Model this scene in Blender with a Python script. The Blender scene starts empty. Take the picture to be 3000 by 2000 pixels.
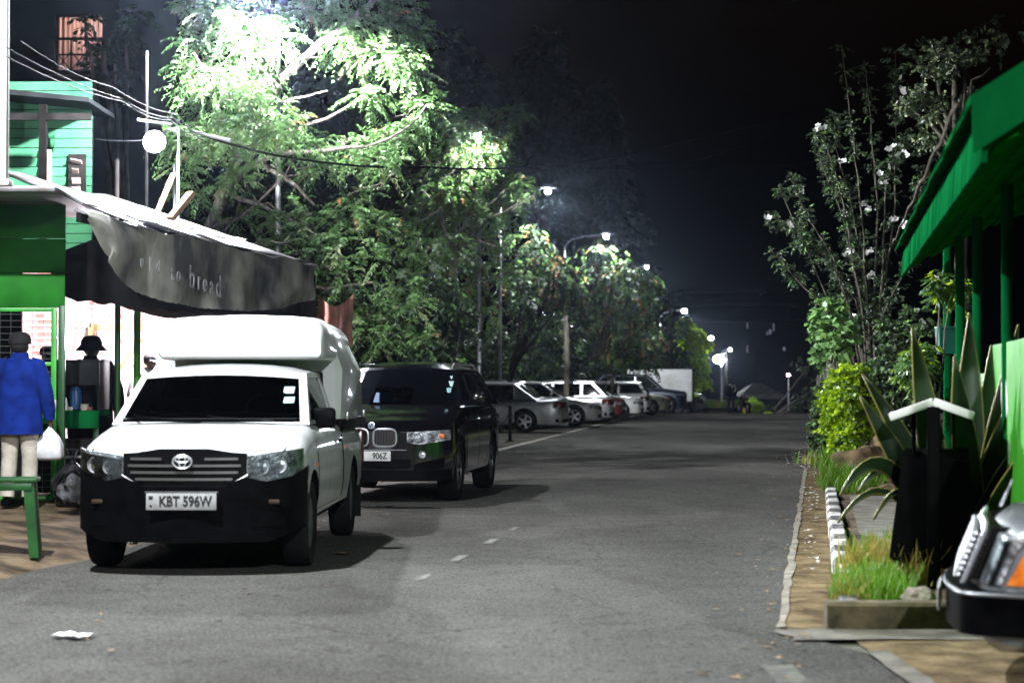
import bpy, bmesh, math, random
import numpy as np
from mathutils import Vector, Matrix
random.seed(7)
R = math.radians
SC = bpy.context.scene
COL = SC.collection

# ---------------------------------------------------------------- camera space helper
F = 5600.0
CAMZ = 1.43
PITCH = math.atan(120.0 / F)
def W(px, py, Y):
    """point at true distance Y (metres ahead) seen at photo position px,py (3000x2000)"""
    dx = (px - 1500) / F; dy = (1000 - py) / F
    c, s = math.cos(PITCH), math.sin(PITCH)
    vy = c - dy * s; vz = s + dy * c
    t = Y / vy
    return Vector((dx * t, Y, CAMZ + vz * t))
def gz(Y):
    if Y < 85: return 0.0
    if Y < 100: return -0.001 * (Y - 85) ** 2
    if Y < 190: return -0.225 - 0.03 * (Y - 100)
    return -2.925
def redge(Y): return 1.76 + 0.1607 * (Y - 12)
def ledge(Y): return -3.7 + 0.132 * (Y - 14)

# ---------------------------------------------------------------- naming
def tag(o, label=None, cat=None, group=None, kind=None):
    if label: o['label'] = label
    if cat: o['category'] = cat
    if group: o['group'] = group
    if kind: o['kind'] = kind
    return o
def thing(name, label, cat, loc=(0, 0, 0), rz=0.0, group=None):
    o = bpy.data.objects.new(name, None)
    o.empty_display_size = 0.2
    COL.objects.link(o)
    o.location = loc; o.rotation_euler = (0, 0, rz)
    return tag(o, label, cat, group)
def copy_tree(o, parent=None):
    c = o.copy(); COL.objects.link(c)
    c.parent = parent
    for ch in list(o.children): copy_tree(ch, c)
    return c

# ---------------------------------------------------------------- mesh builder
def frame_of(d):
    d = d.normalized()
    a = Vector((0, 0, 1)) if abs(d.z) < 0.9 else Vector((1, 0, 0))
    u = d.cross(a).normalized(); v = d.cross(u).normalized()
    return u, v
class MB:
    def __init__(s): s.v = []; s.f = []; s.m = []
    def add(s, vs, fs, m=0):
        b = len(s.v); s.v += [tuple(p) for p in vs]
        for f in fs: s.f.append([b + i for i in f]); s.m.append(m)
        return s
    def box(s, c, size, m=0, rz=0.0, rx=0.0, ry=0.0):
        hx, hy, hz = size[0] / 2, size[1] / 2, size[2] / 2
        M = Matrix.Rotation(rz, 3, 'Z') @ Matrix.Rotation(ry, 3, 'Y') @ Matrix.Rotation(rx, 3, 'X')
        vs = [Vector(c) + M @ Vector((x, y, z)) for x in (-hx, hx) for y in (-hy, hy) for z in (-hz, hz)]
        return s.add(vs, [(0, 1, 3, 2), (4, 6, 7, 5), (0, 4, 5, 1), (2, 3, 7, 6), (0, 2, 6, 4), (1, 5, 7, 3)], m)
    def bbox(s, c, size, b=0.01, m=0, rz=0.0, rx=0.0, ry=0.0):
        """box with chamfered edges"""
        bm = bmesh.new(); bmesh.ops.create_cube(bm, size=1.0)
        for v in bm.verts: v.co = Vector((v.co.x * size[0], v.co.y * size[1], v.co.z * size[2]))
        bmesh.ops.bevel(bm, geom=bm.edges[:], offset=b, segments=2, affect='EDGES', profile=0.5)
        M = Matrix.Rotation(rz, 3, 'Z') @ Matrix.Rotation(ry, 3, 'Y') @ Matrix.Rotation(rx, 3, 'X')
        bm.verts.index_update()
        vs = [Vector(c) + M @ v.co for v in bm.verts]
        fs = [[v.index for v in f.verts] for f in bm.faces]
        bm.free()
        return s.add(vs, fs, m)
    def tube(s, pts, rad, n=8, m=0, cap=True):
        pts = [Vector(p) for p in pts]
        if not isinstance(rad, (list, tuple)): rad = [rad] * len(pts)
        vs = []; fs = []; u0 = None
        for i, p in enumerate(pts):
            d = (pts[min(i + 1, len(pts) - 1)] - pts[max(i - 1, 0)])
            if d.length < 1e-9: d = Vector((0, 0, 1))
            d.normalize()
            if u0 is None: u, v = frame_of(d)
            else:
                u = (u0 - d * u0.dot(d)); u = u.normalized() if u.length > 1e-6 else frame_of(d)[0]
                v = d.cross(u)
            u0 = u
            for k in range(n):
                a = 2 * math.pi * k / n
                vs.append(p + (u * math.cos(a) + v * math.sin(a)) * rad[i])
        for i in range(len(pts) - 1):
            for k in range(n):
                k2 = (k + 1) % n
                fs.append((i * n + k, i * n + k2, (i + 1) * n + k2, (i + 1) * n + k))
        if cap:
            fs.append(tuple(range(n))[::-1]); fs.append(tuple((len(pts) - 1) * n + k for k in range(n)))
        return s.add(vs, fs, m)
    def loft(s, rings, m=0, cap=True, closed=True):
        n = len(rings[0]); vs = [p for r in rings for p in r]; fs = []
        for i in range(len(rings) - 1):
            for k in range(n if closed else n - 1):
                k2 = (k + 1) % n
                fs.append((i * n + k, i * n + k2, (i + 1) * n + k2, (i + 1) * n + k))
        if cap:
            fs.append(tuple(range(n))[::-1]); fs.append(tuple((len(rings) - 1) * n + k for k in range(n)))
        return s.add(vs, fs, m)
    def grid(s, rows, m=0):
        n = len(rows[0]); vs = [p for r in rows for p in r]
        fs = [(i * n + k, i * n + k + 1, (i + 1) * n + k + 1, (i + 1) * n + k) for i in range(len(rows) - 1) for k in range(n - 1)]
        return s.add(vs, fs, m)
    def poly(s, pts, m=0): return s.add(pts, [tuple(range(len(pts)))], m)
    def prism(s, pts, d, m=0):
        """polygon pts pushed along vector d (closed solid)"""
        n = len(pts); d = Vector(d); a = [Vector(p) for p in pts]; b = [p + d for p in a]
        fs = [tuple(range(n))[::-1], tuple(range(n, 2 * n))] + [(k, (k + 1) % n, n + (k + 1) % n, n + k) for k in range(n)]
        return s.add(a + b, fs, m)
    def bridge(s, outer, inner, m=0):
        n = len(outer)
        return s.add(list(outer) + list(inner), [(k, (k + 1) % n, n + (k + 1) % n, n + k) for k in range(n)], m)
    def lathe(s, prof, c=(0, 0, 0), axis='Z', n=24, m=0, cap=False):
        """prof: list of (radius, height along axis)"""
        rings = []
        for r, h in prof:
            ring = []
            for k in range(n):
                a = 2 * math.pi * k / n
                x, y = r * math.cos(a), r * math.sin(a)
                p = {'Z': (x, y, h), 'X': (h, x, y), 'Y': (x, h, y)}[axis]
                ring.append(Vector(c) + Vector(p))
            rings.append(ring)
        return s.loft(rings, m, cap)
    def ball(s, c, r, m=0, n=12, k=8):
        if not isinstance(r, (list, tuple)): r = (r, r, r)
        rings = []
        for i in range(k + 1):
            t = math.pi * i / k
            rr = max(math.sin(t), 0.01)
            rings.append([Vector(c) + Vector((r[0] * rr * math.cos(2 * math.pi * j / n), r[1] * rr * math.sin(2 * math.pi * j / n), -r[2] * math.cos(t))) for j in range(n)])
        return s.loft(rings, m, True)
    def xform(s, M):
        s.v = [tuple(M @ Vector(p)) for p in s.v]; return s
    def mirror(s):
        b = len(s.v); nf = len(s.f)
        s.v += [(-x, y, z) for x, y, z in s.v]
        for i in range(nf):
            s.f.append([b + k for k in reversed(s.f[i])]); s.m.append(s.m[i])
        return s
    def build(s, name, mats, parent=None, smooth=35, fixn=True):
        me = bpy.data.meshes.new(name)
        me.from_pydata(s.v, [], s.f)
        if not isinstance(mats, (list, tuple)): mats = [mats]
        for m in mats: me.materials.append(m)
        if len(mats) > 1: me.polygons.foreach_set('material_index', s.m)
        if fixn:
            bm = bmesh.new(); bm.from_mesh(me)
            bmesh.ops.recalc_face_normals(bm, faces=bm.faces[:]); bm.to_mesh(me); bm.free()
        if smooth:
            me.shade_smooth(); me.set_sharp_from_angle(angle=R(smooth))
        me.update()
        o = bpy.data.objects.new(name, me); COL.objects.link(o)
        if parent is not None: o.parent = parent
        return o
def np_mesh(name, V, Fq, mats, parent=None, mi=None):
    me = bpy.data.meshes.new(name)
    n = len(V); f = len(Fq); k = Fq.shape[1]
    me.vertices.add(n); me.vertices.foreach_set('co', V.astype(np.float32).ravel())
    me.loops.add(f * k); me.loops.foreach_set('vertex_index', Fq.astype(np.int32).ravel())
    me.polygons.add(f); me.polygons.foreach_set('loop_start', np.arange(0, f * k, k, dtype=np.int32))
    for m in (mats if isinstance(mats, (list, tuple)) else [mats]): me.materials.append(m)
    if mi is not None: me.polygons.foreach_set('material_index', mi.astype(np.int32))
    me.update(calc_edges=True); me.validate()
    o = bpy.data.objects.new(name, me); COL.objects.link(o)
    if parent is not None: o.parent = parent
    return o
def evaluated(o):
    """bake the modifiers of o into its mesh"""
    dg = bpy.context.evaluated_depsgraph_get(); dg.update()
    me = bpy.data.meshes.new_from_object(o.evaluated_get(dg))
    o.modifiers.clear(); old = o.data; o.data = me
    me.name = old.name
    bpy.data.meshes.remove(old)
    return o
def text_obj(name, body, size, mat, parent, M, depth=0.003, bold=0.0, sx=1.0, align='CENTER'):
    cu = bpy.data.curves.new(name, 'FONT'); cu.body = body; cu.size = size; cu.extrude = depth
    cu.align_x = align; cu.align_y = 'CENTER'; cu.offset = bold
    o = bpy.data.objects.new(name, cu); COL.objects.link(o)
    dg = bpy.context.evaluated_depsgraph_get(); dg.update()
    me = bpy.data.meshes.new_from_object(o.evaluated_get(dg))
    bpy.data.objects.remove(o); bpy.data.curves.remove(cu)
    me.transform(M @ Matrix.Diagonal((sx, 1, 1, 1)))
    me.materials.clear(); me.materials.append(mat)
    o = bpy.data.objects.new(name, me); COL.objects.link(o)
    if parent is not None: o.parent = parent
    return o

# ---------------------------------------------------------------- materials
def new_mat(name):
    m = bpy.data.materials.new(name); m.use_nodes = True
    nt = m.node_tree; nt.nodes.clear()
    out = nt.nodes.new('ShaderNodeOutputMaterial')
    return m, nt, out
def mat(name, c, rough=0.6, metal=0.0, var=0.15, scale=4.0, bump=0.0, bscale=40.0, c2=None, coat=0.0, spec=0.5, detail=6, stretch=None, emit=None, transl=0.0, cut=(0.35, 0.65)):
    m, nt, out = new_mat(name)
    N = nt.nodes.new; L = nt.links.new
    b = N('ShaderNodeBsdfPrincipled')
    b.inputs['Roughness'].default_value = rough; b.inputs['Metallic'].default_value = metal
    b.inputs['Coat Weight'].default_value = coat; b.inputs['Coat Roughness'].default_value = 0.05
    b.inputs['Specular IOR Level'].default_value = spec
    tc = N('ShaderNodeTexCoord'); src = tc.outputs['Object']
    if stretch:
        mp = N('ShaderNodeMapping'); mp.inputs['Scale'].default_value = stretch
        L(src, mp.inputs[0]); src = mp.outputs[0]
    no = N('ShaderNodeTexNoise'); no.inputs['Scale'].default_value = scale; no.inputs['Detail'].default_value = detail
    L(src, no.inputs['Vector'])
    cr = N('ShaderNodeValToRGB'); L(no.outputs['Fac'], cr.inputs[0])
    if c2 is None: c2 = tuple(x * (1 - 2 * var) for x in c)
    cr.color_ramp.elements[0].position = cut[0]; cr.color_ramp.elements[1].position = cut[1]
    cr.color_ramp.elements[0].color = (*c2, 1); cr.color_ramp.elements[1].color = (*c, 1)
    L(cr.outputs[0], b.inputs['Base Color'])
    if bump:
        n2 = N('ShaderNodeTexNoise'); n2.inputs['Scale'].default_value = bscale; n2.inputs['Detail'].default_value = 4
        L(src, n2.inputs['Vector'])
        bp = N('ShaderNodeBump'); bp.inputs['Strength'].default_value = bump; bp.inputs['Distance'].default_value = 0.02
        L(n2.outputs['Fac'], bp.inputs['Height']); L(bp.outputs[0], b.inputs['Normal'])
    if emit:
        b.inputs['Emission Color'].default_value = (*emit[0], 1); b.inputs['Emission Strength'].default_value = emit[1]
    if transl:
        t = N('ShaderNodeBsdfTranslucent'); L(cr.outputs[0], t.inputs[0])
        mx = N('ShaderNodeMixShader'); mx.inputs[0].default_value = transl
        L(b.outputs[0], mx.inputs[1]); L(t.outputs[0], mx.inputs[2]); L(mx.outputs[0], out.inputs[0])
    else: L(b.outputs[0], out.inputs[0])
    return m
def emis(name, c, s):
    m, nt, out = new_mat(name)
    e = nt.nodes.new('ShaderNodeEmission'); e.inputs[0].default_value = (*c, 1); e.inputs[1].default_value = s
    nt.links.new(e.outputs[0], out.inputs[0]); return m
def glass(name, tint=(0.25, 0.28, 0.28), rough=0.02, ior=1.36):
    m, nt, out = new_mat(name); N = nt.nodes.new; L = nt.links.new
    t = N('ShaderNodeBsdfTransparent'); t.inputs[0].default_value = (*tint, 1)
    g = N('ShaderNodeBsdfGlossy'); g.inputs['Roughness'].default_value = rough
    fr = N('ShaderNodeFresnel'); fr.inputs[0].default_value = ior
    mx = N('ShaderNodeMixShader'); L(fr.outputs[0], mx.inputs[0]); L(t.outputs[0], mx.inputs[1]); L(g.outputs[0], mx.inputs[2])
    L(mx.outputs[0], out.inputs[0]); return m

def asphalt():
    m, nt, out = new_mat('asphalt'); N = nt.nodes.new; L = nt.links.new
    b = N('ShaderNodeBsdfPrincipled'); b.inputs['Roughness'].default_value = 0.9; b.inputs['Specular IOR Level'].default_value = 0.0
    tc = N('ShaderNodeTexCoord')
    def noise(sc, det=5, stretch=(1, 1, 1)):
        mp = N('ShaderNodeMapping'); mp.inputs['Scale'].default_value = stretch; L(tc.outputs['Object'], mp.inputs[0])
        n = N('ShaderNodeTexNoise'); n.inputs['Scale'].default_value = sc; n.inputs['Detail'].default_value = det; L(mp.outputs[0], n.inputs['Vector']); return n.outputs['Fac']
    def ramp(f, p0, v0, p1, v1):
        r = N('ShaderNodeMapRange'); L(f, r.inputs[0]); r.inputs[1].default_value = p0; r.inputs[2].default_value = p1; r.inputs[3].default_value = v0; r.inputs[4].default_value = v1; return r.outputs[0]
    def mul(a, c):
        q = N('ShaderNodeMath'); q.operation = 'MULTIPLY'; L(a, q.inputs[0]); L(c, q.inputs[1]); return q.outputs[0]
    big = ramp(noise(0.35, 4, (1.6, 0.5, 1)), 0.3, 0.74, 0.7, 1.24)
    mid = ramp(noise(3.0, 8), 0.3, 0.88, 0.7, 1.10)
    fine = mul(ramp(noise(55, 2), 0.3, 0.55, 0.7, 1.42), ramp(noise(22, 2), .3, .8, .7, 1.2))
    blot = ramp(noise(11.0, 4), 0.26, 0.45, 0.40, 1.0)
    vo = N('ShaderNodeTexVoronoi'); vo.feature = 'DISTANCE_TO_EDGE'; vo.inputs['Scale'].default_value = .55; vo.inputs['Randomness'].default_value = 1
    nz = N('ShaderNodeTexNoise'); nz.inputs['Scale'].default_value = 2.2; nz.inputs['Detail'].default_value = 5; L(tc.outputs['Object'], nz.inputs['Vector'])
    mv = N('ShaderNodeMix'); mv.data_type = 'VECTOR'; mv.inputs[0].default_value = .22; L(tc.outputs['Object'], mv.inputs[4]); L(nz.outputs['Color'], mv.inputs[5]); L(mv.outputs[1], vo.inputs['Vector'])
    crack = ramp(vo.outputs['Distance'], .0, .72, .008, 1.0)
    where = ramp(noise(.6, 2), .48, 1.0, .56, 0.0)
    keep = N('ShaderNodeMath'); keep.operation = 'MAXIMUM'; L(crack, keep.inputs[0]); L(where, keep.inputs[1])
    patch = ramp(noise(.22, 2, (1.2, .6, 1)), .50, .86, .52, 1.04)
    f = mul(mul(mul(mul(mul(big, mid), fine), blot), keep.outputs[0]), patch)
    cc = N('ShaderNodeMix'); cc.data_type = 'RGBA'; cc.blend_type = 'MULTIPLY'; cc.inputs[0].default_value = 1
    cc.inputs[6].default_value = (0.094, 0.091, 0.083, 1); L(f, cc.inputs[7])
    L(cc.outputs[2], b.inputs['Base Color'])
    bp = N('ShaderNodeBump'); bp.inputs['Strength'].default_value = 0.5; bp.inputs['Distance'].default_value = 0.006
    L(noise(90, 4), bp.inputs['Height'])
    bp2 = N('ShaderNodeBump'); bp2.inputs['Strength'].default_value = 0.35; bp2.inputs['Distance'].default_value = 0.05
    L(noise(6, 3), bp2.inputs['Height']); L(bp.outputs[0], bp2.inputs['Normal']); L(bp2.outputs[0], b.inputs['Normal'])
    L(b.outputs[0], out.inputs[0]); return m
def brick_mat():
    m, nt, out = new_mat('whitewashed_brick'); N = nt.nodes.new; L = nt.links.new
    b = N('ShaderNodeBsdfPrincipled'); b.inputs['Roughness'].default_value = 0.85
    tc = N('ShaderNodeTexCoord'); mp = N('ShaderNodeMapping'); mp.inputs['Rotation'].default_value = (R(90), 0, 0); L(tc.outputs['Object'], mp.inputs[0])
    br = N('ShaderNodeTexBrick'); L(mp.outputs[0], br.inputs['Vector'])
    br.inputs['Color1'].default_value = (0.46, 0.14, 0.11, 1); br.inputs['Color2'].default_value = (0.55, 0.26, 0.22, 1); br.inputs['Mortar'].default_value = (0.62, 0.52, 0.52, 1)
    br.inputs['Scale'].default_value = 1.0; br.inputs['Brick Width'].default_value = 0.24; br.inputs['Row Height'].default_value = 0.09; br.inputs['Mortar Size'].default_value = 0.017; br.inputs['Mortar Smooth'].default_value = 0.3
    n = N('ShaderNodeTexNoise'); n.inputs['Scale'].default_value = 2.6; n.inputs['Detail'].default_value = 7; L(tc.outputs['Object'], n.inputs['Vector'])
    cr = N('ShaderNodeValToRGB'); cr.color_ramp.elements[0].position = 0.44; cr.color_ramp.elements[1].position = 0.56; L(n.outputs['Fac'], cr.inputs[0])
    mx = N('ShaderNodeMix'); mx.data_type = 'RGBA'; L(cr.outputs[0], mx.inputs[0]); L(br.outputs[0], mx.inputs[6]); mx.inputs[7].default_value = (0.62, 0.52, 0.52, 1)
    L(mx.outputs[2], b.inputs['Base Color'])
    bp = N('ShaderNodeBump'); bp.inputs['Strength'].default_value = 0.5; L(br.outputs['Fac'], bp.inputs['Height']); bp.invert = True; L(bp.outputs[0], b.inputs['Normal'])
    L(b.outputs[0], out.inputs[0]); return m
def kerb_mat():
    """alternating black and white painted kerb blocks, painted across its length (object Y)"""
    m, nt, out = new_mat('painted_kerb'); N = nt.nodes.new; L = nt.links.new
    b = N('ShaderNodeBsdfPrincipled'); b.inputs['Roughness'].default_value = 0.8
    tc = N('ShaderNodeTexCoord'); sp = N('ShaderNodeSeparateXYZ'); L(tc.outputs['Object'], sp.inputs[0])
    a = N('ShaderNodeMath'); a.operation = 'MULTIPLY'; a.inputs[1].default_value = 0.9; L(sp.outputs[1], a.inputs[0])
    f = N('ShaderNodeMath'); f.operation = 'FRACT'; L(a.outputs[0], f.inputs[0])
    g = N('ShaderNodeMath'); g.operation = 'GREATER_THAN'; g.inputs[1].default_value = 0.5; L(f.outputs[0], g.inputs[0])
    n = N('ShaderNodeTexNoise'); n.inputs['Scale'].default_value = 9; n.inputs['Detail'].default_value = 6; L(tc.outputs['Object'], n.inputs['Vector'])
    cr = N('ShaderNodeValToRGB'); cr.color_ramp.elements[0].position = 0.36; cr.color_ramp.elements[1].position = 0.46; L(n.outputs['Fac'], cr.inputs[0])
    mx = N('ShaderNodeMix'); mx.data_type = 'RGBA'; L(g.outputs[0], mx.inputs[0]); mx.inputs[6].default_value = (0.03, 0.03, 0.03, 1); mx.inputs[7].default_value = (0.62, 0.60, 0.55, 1)
    m2 = N('ShaderNodeMix'); m2.data_type = 'RGBA'; L(cr.outputs[0], m2.inputs[0]); m2.inputs[6].default_value = (0.16, 0.14, 0.11, 1); L(mx.outputs[2], m2.inputs[7])
    L(m2.outputs[2], b.inputs['Base Color']); L(b.outputs[0], out.inputs[0]); return m
def carpaint(name, c, metal=0.0, rough=0.35, dirt=0.12):
    return mat(name, c, rough=rough, metal=metal, var=dirt / 2, scale=3.0, coat=0.8, spec=0.5)

M = {}
M['asphalt'] = asphalt()
M['dirt'] = mat('packed_dirt', (0.15, 0.108, 0.066), 0.95, c2=(0.035, 0.026, 0.018), scale=3.0, bump=0.8, bscale=18, spec=.1, cut=(.36,.6), detail=9)
M['sand'] = mat('sandy_gutter', (0.235, 0.178, 0.10), 0.95, c2=(0.075, 0.056, 0.035), scale=4.0, bump=0.7, bscale=25, spec=0, detail=9)
M['ground'] = mat('dark_soil', (0.085, 0.075, 0.05), 0.95, c2=(0.04, 0.045, 0.025), scale=1.2, bump=0.6, bscale=8)
M['lot'] = mat('worn_concrete', (0.13, 0.125, 0.105), 0.9, c2=(0.055, 0.052, 0.046), scale=1.6, bump=0.4, bscale=20, spec=0)
M['concrete'] = mat('grey_concrete', (0.17, 0.155, 0.125), 0.88, c2=(0.08, 0.072, 0.055), scale=4.5, bump=0.5, bscale=30, spec=.2)
M['mossy'] = mat('mossy_concrete', (0.13, 0.105, 0.058), 0.9, c2=(0.04, 0.036, 0.02), scale=6.0, bump=0.6, bscale=25, spec=.2)
M['kerb'] = kerb_mat()
M['paint_mark'] = mat('faded_road_paint', (0.135, 0.135, 0.10), 0.85, c2=(0.075, 0.074, 0.066), scale=9, cut=(0.44, 0.66), spec=.1)
M['white_paint'] = mat('white_house_paint', (0.72, 0.72, 0.68), 0.6, var=0.08, scale=3)
M['car_white'] = mat('white_car_paint', (0.78, 0.79, 0.78), 0.35, c2=(0.60, 0.59, 0.55), scale=2.4, coat=.8, cut=(.28,.52), detail=9)
M['car_black'] = mat('black_car_paint', (0.004, 0.004, 0.006), rough=0.10, var=.1, coat=.3, spec=.5)
M['car_silver'] = carpaint('silver_car_paint', (0.42, 0.43, 0.44), metal=0.6)
M['car_grey'] = carpaint('grey_car_paint', (0.20, 0.21, 0.22), metal=0.5)
M['car_blue'] = carpaint('dark_blue_car_paint', (0.012, 0.02, 0.05), metal=0.2)
M['car_beige'] = carpaint('beige_car_paint', (0.45, 0.40, 0.28))
M['car_red'] = carpaint('dark_red_car_paint', (0.09, 0.012, 0.012))
M['black_plastic'] = mat('black_plastic', (0.003, 0.003, 0.0034), 0.4, var=0.25, scale=8, spec=.03)
M['gloss_black'] = mat('gloss_black', (0.005, 0.005, 0.006), 0.12, var=0.1, spec=.4)
M['rubber'] = mat('tyre_rubber', (0.010, 0.010, 0.010), 0.85, var=0.2, scale=12, bump=0.3, bscale=60, spec=.15)
M['rim'] = mat('wheel_alloy', (0.38, 0.38, 0.40), 0.32, metal=0.9, var=0.15)
M['steel_rim'] = mat('steel_wheel', (0.10, 0.10, 0.105), 0.5, metal=0.5, var=0.2, scale=9)
M['chrome'] = mat('chrome', (0.85, 0.86, 0.90), 0.26, metal=.75, var=0.03)
M['bar_metal'] = mat('grille_bar', (0.20, 0.20, 0.19), 0.35, metal=0.7, var=0.1)
M['lamp_clear'] = mat('headlamp_reflector', (0.55, 0.57, 0.60), 0.22, metal=0.5, c2=(0.06, 0.06, 0.07), scale=9, bump=1.0, bscale=34, cut=(.35,.65))
M['lamp_orange'] = mat('orange_lens', (0.95, 0.25, 0.015), 0.3, c2=(0.6, .12, .01), scale=20, bump=0.5, bscale=60, coat=0.5)
M['lamp_red'] = mat('red_lens', (0.10, 0.006, 0.006), 0.25, var=0.2, coat=0.3)
M['glass'] = glass('tinted_glass', (0.14, 0.16, 0.16), .03, 1.18)
M['glass_dark'] = glass('dark_tinted_glass', (0.10, 0.11, 0.12))
M['glass_clear'] = glass('clear_glass', (0.8, 0.85, 0.85))
M['interior'] = mat('car_interior', (0.012, 0.012, 0.013), 0.85, var=0.2, spec=.15)
M['plate_shaded'] = mat('number_plate_shaded', (0.36, 0.36, 0.35), 0.5, var=0.14, scale=14)  # white plate with the dim grazing light on the pickup front put into its colour
M['plate_white'] = mat('number_plate_white', (0.62, 0.62, 0.60), 0.5, var=0.12, scale=14)
M['ink'] = mat('black_ink', (0.008, 0.008, 0.008), 0.6, var=0.1)
M['sticker'] = mat('pale_sticker', (0.45, 0.62, 0.60), 0.6, var=0.2, scale=30)
M['green_bright'] = mat('bright_green_gloss', (0.035, 0.36, 0.03), 0.4, c2=(0.02, 0.24, 0.02), scale=5)
M['green_gloss'] = mat('green_gloss_paint', (0.008, 0.075, 0.010), 0.4, c2=(0.004, 0.04, 0.006), scale=5)
M['green_board'] = mat('green_board_paint', (0.014, 0.16, 0.012), 0.6, c2=(0.008, 0.09, 0.008), scale=2.2, spec=.1)
M['green_roof'] = mat('green_fascia_paint', (0.0025, 0.095, 0.023), 0.7, c2=(0.001, 0.03, 0.009), scale=3, spec=0, detail=10, stretch=(1, 1.6, .3), cut=(.33,.6))
M['green_beam'] = mat('bright_green_paint', (0.012, 0.30, 0.006), 0.6, c2=(0.008, 0.2, 0.004), scale=3, spec=0)
M['green_soffit'] = mat('green_soffit_paint', (0.004, 0.13, 0.006), 0.7, c2=(0.002, 0.07, 0.004), scale=3, spec=0)
M['green_pale'] = mat('pale_green_paint', (0.042, 0.26, 0.016), 0.6, c2=(0.024, 0.16, 0.010), scale=2.2, spec=.1)
M['green_lime'] = mat('lime_green_paint', (0.045, 0.24, 0.008), 0.55, c2=(0.03, 0.17, 0.006), scale=3, spec=.3)
M['teal'] = mat('teal_plastic', (0.008, 0.11, 0.07), 0.5, var=0.15)
M['siding'] = mat('mint_siding_paint', (0.045, 0.16, 0.075), 0.7, c2=(0.028, 0.105, 0.06), scale=1.5, spec=.1)
M['dark_wood'] = mat('dark_wood', (0.008, 0.0065, 0.006), 0.8, var=0.3, scale=6, spec=.15)
M['wood'] = mat('raw_wood', (0.32, 0.19, 0.10), 0.8, c2=(0.16, 0.09, 0.05), scale=3, stretch=(8, 8, 1))
M['wood_dull'] = mat('dull_wood', (0.09, 0.065, 0.045), 0.9, var=.2, scale=6, spec=.1)
M['pale_wood'] = mat('pale_wood', (0.52, 0.38, 0.16), 0.7, c2=(0.38, 0.26, 0.10), scale=4)
M['grey_wood'] = mat('weathered_wood', (0.30, 0.29, 0.28), 0.9, c2=(0.12, 0.11, 0.11), scale=5, stretch=(6, 6, 1))
M['pink_door'] = mat('pinkish_door_paint', (0.45, 0.33, 0.29), 0.7, var=0.1)
M['curtain'] = mat('pink_curtain', (0.42, 0.27, 0.24), 0.9, c2=(0.22, 0.13, 0.115), scale=7, stretch=(5, 5, 0.2), transl=.6)
M['tin'] = mat('corrugated_tin', (0.30, 0.30, 0.33), 0.45, metal=0.4, c2=(0.10, 0.075, 0.065), scale=2.5, detail=9)
M['canvas'] = mat('grey_canvas', (0.42, 0.40, 0.34), 0.95, c2=(0.06, 0.058, 0.058), scale=1.3, bump=0.4, bscale=6, cut=(0.38, 0.66), detail=8, spec=.15)
M['underside_shade'] = mat('awning_underside_shade', (0.014, 0.013, 0.014), 0.9, c2=(0.006, 0.006, 0.0065), scale=2.5, bump=0.4, bscale=9, spec=.1)  # near black, stands for the shade under the awning
M['brown_cloth'] = mat('brown_cloth', (0.16, 0.06, 0.04), 0.95, c2=(0.05, 0.03, 0.025), scale=3, bump=0.4, bscale=12)
M['letter'] = mat('faded_lettering', (0.42, 0.42, 0.43), 0.9, c2=(0.12, 0.12, 0.125), scale=7, cut=(0.40, 0.62))
M['brick'] = brick_mat()
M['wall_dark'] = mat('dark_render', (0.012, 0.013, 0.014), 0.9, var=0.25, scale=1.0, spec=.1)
M['wall_white'] = mat('white_wall', (0.72, 0.70, 0.66), 0.8, var=0.1)
M['galv'] = mat('galvanised_steel', (0.30, 0.31, 0.32), 0.45, metal=0.6, var=0.2, scale=7)
M['pole_grey'] = mat('grey_pole_paint', (0.12, 0.115, 0.11), 0.6, var=0.2, scale=3)
M['pole_white'] = mat('white_pole_paint', (0.05, 0.05, 0.05), 0.6, var=0.25, scale=3, spec=.1)
M['cable'] = mat('black_cable', (0.007, 0.007, 0.008), 0.7, var=0.2, spec=.05)
M['bin_black'] = mat('black_bin_paint', (0.0025, 0.0025, 0.0025), 0.6, var=0.25, scale=6, spec=.02)
M['rock'] = mat('brown_rock', (0.25, 0.17, 0.09), 0.95, c2=(0.05, 0.038, 0.02), scale=3.2, bump=1.0, bscale=9, detail=9, spec=.2)
M['stone'] = mat('pale_stone', (0.28, 0.25, 0.19), 0.9, c2=(0.13, 0.11, 0.08), scale=7, bump=0.7, bscale=20, spec=.2)
M['litter'] = mat('white_litter', (0.72, 0.72, 0.74), 0.6, var=0.1, scale=20)
M['poly'] = glass('clear_polythene', (0.62, 0.64, 0.68), 0.22)
M['blue_cloth'] = mat('blue_cloth', (0.007, 0.026, 0.20), 0.9, c2=(0.003, 0.010, 0.085), scale=5, bump=1.0, bscale=9, spec=.1, cut=(.3,.62))
M['cream_cloth'] = mat('cream_cloth', (0.52, 0.48, 0.40), 0.9, c2=(0.36, 0.32, 0.26), scale=6, bump=0.6, bscale=16)
M['dark_cloth'] = mat('dark_cloth', (0.006, 0.0045, 0.006), 0.95, var=0.25, scale=6, bump=0.5, bscale=16, spec=.02)
M['grey_cloth'] = mat('grey_metal_paint', (0.014, 0.016, 0.018), 0.7, var=0.25, scale=6, spec=.1)
M['white_cloth'] = mat('white_cloth', (0.7, 0.7, 0.72), 0.9, var=0.1, scale=6, bump=0.4, bscale=16)
M['teal_cloth'] = mat('teal_cloth', (0.25, 0.48, 0.50), 0.9, var=0.15, scale=8)
M['navy_cloth'] = mat('navy_cloth', (0.012, 0.016, 0.06), 0.9, var=0.2, scale=6)
M['skin'] = mat('dark_skin', (0.075, 0.04, 0.026), 0.5, var=0.12, scale=10)
M['hair'] = mat('black_hair', (0.006, 0.005, 0.005), 0.8, var=0.2, scale=60, bump=0.6, bscale=120)
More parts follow.
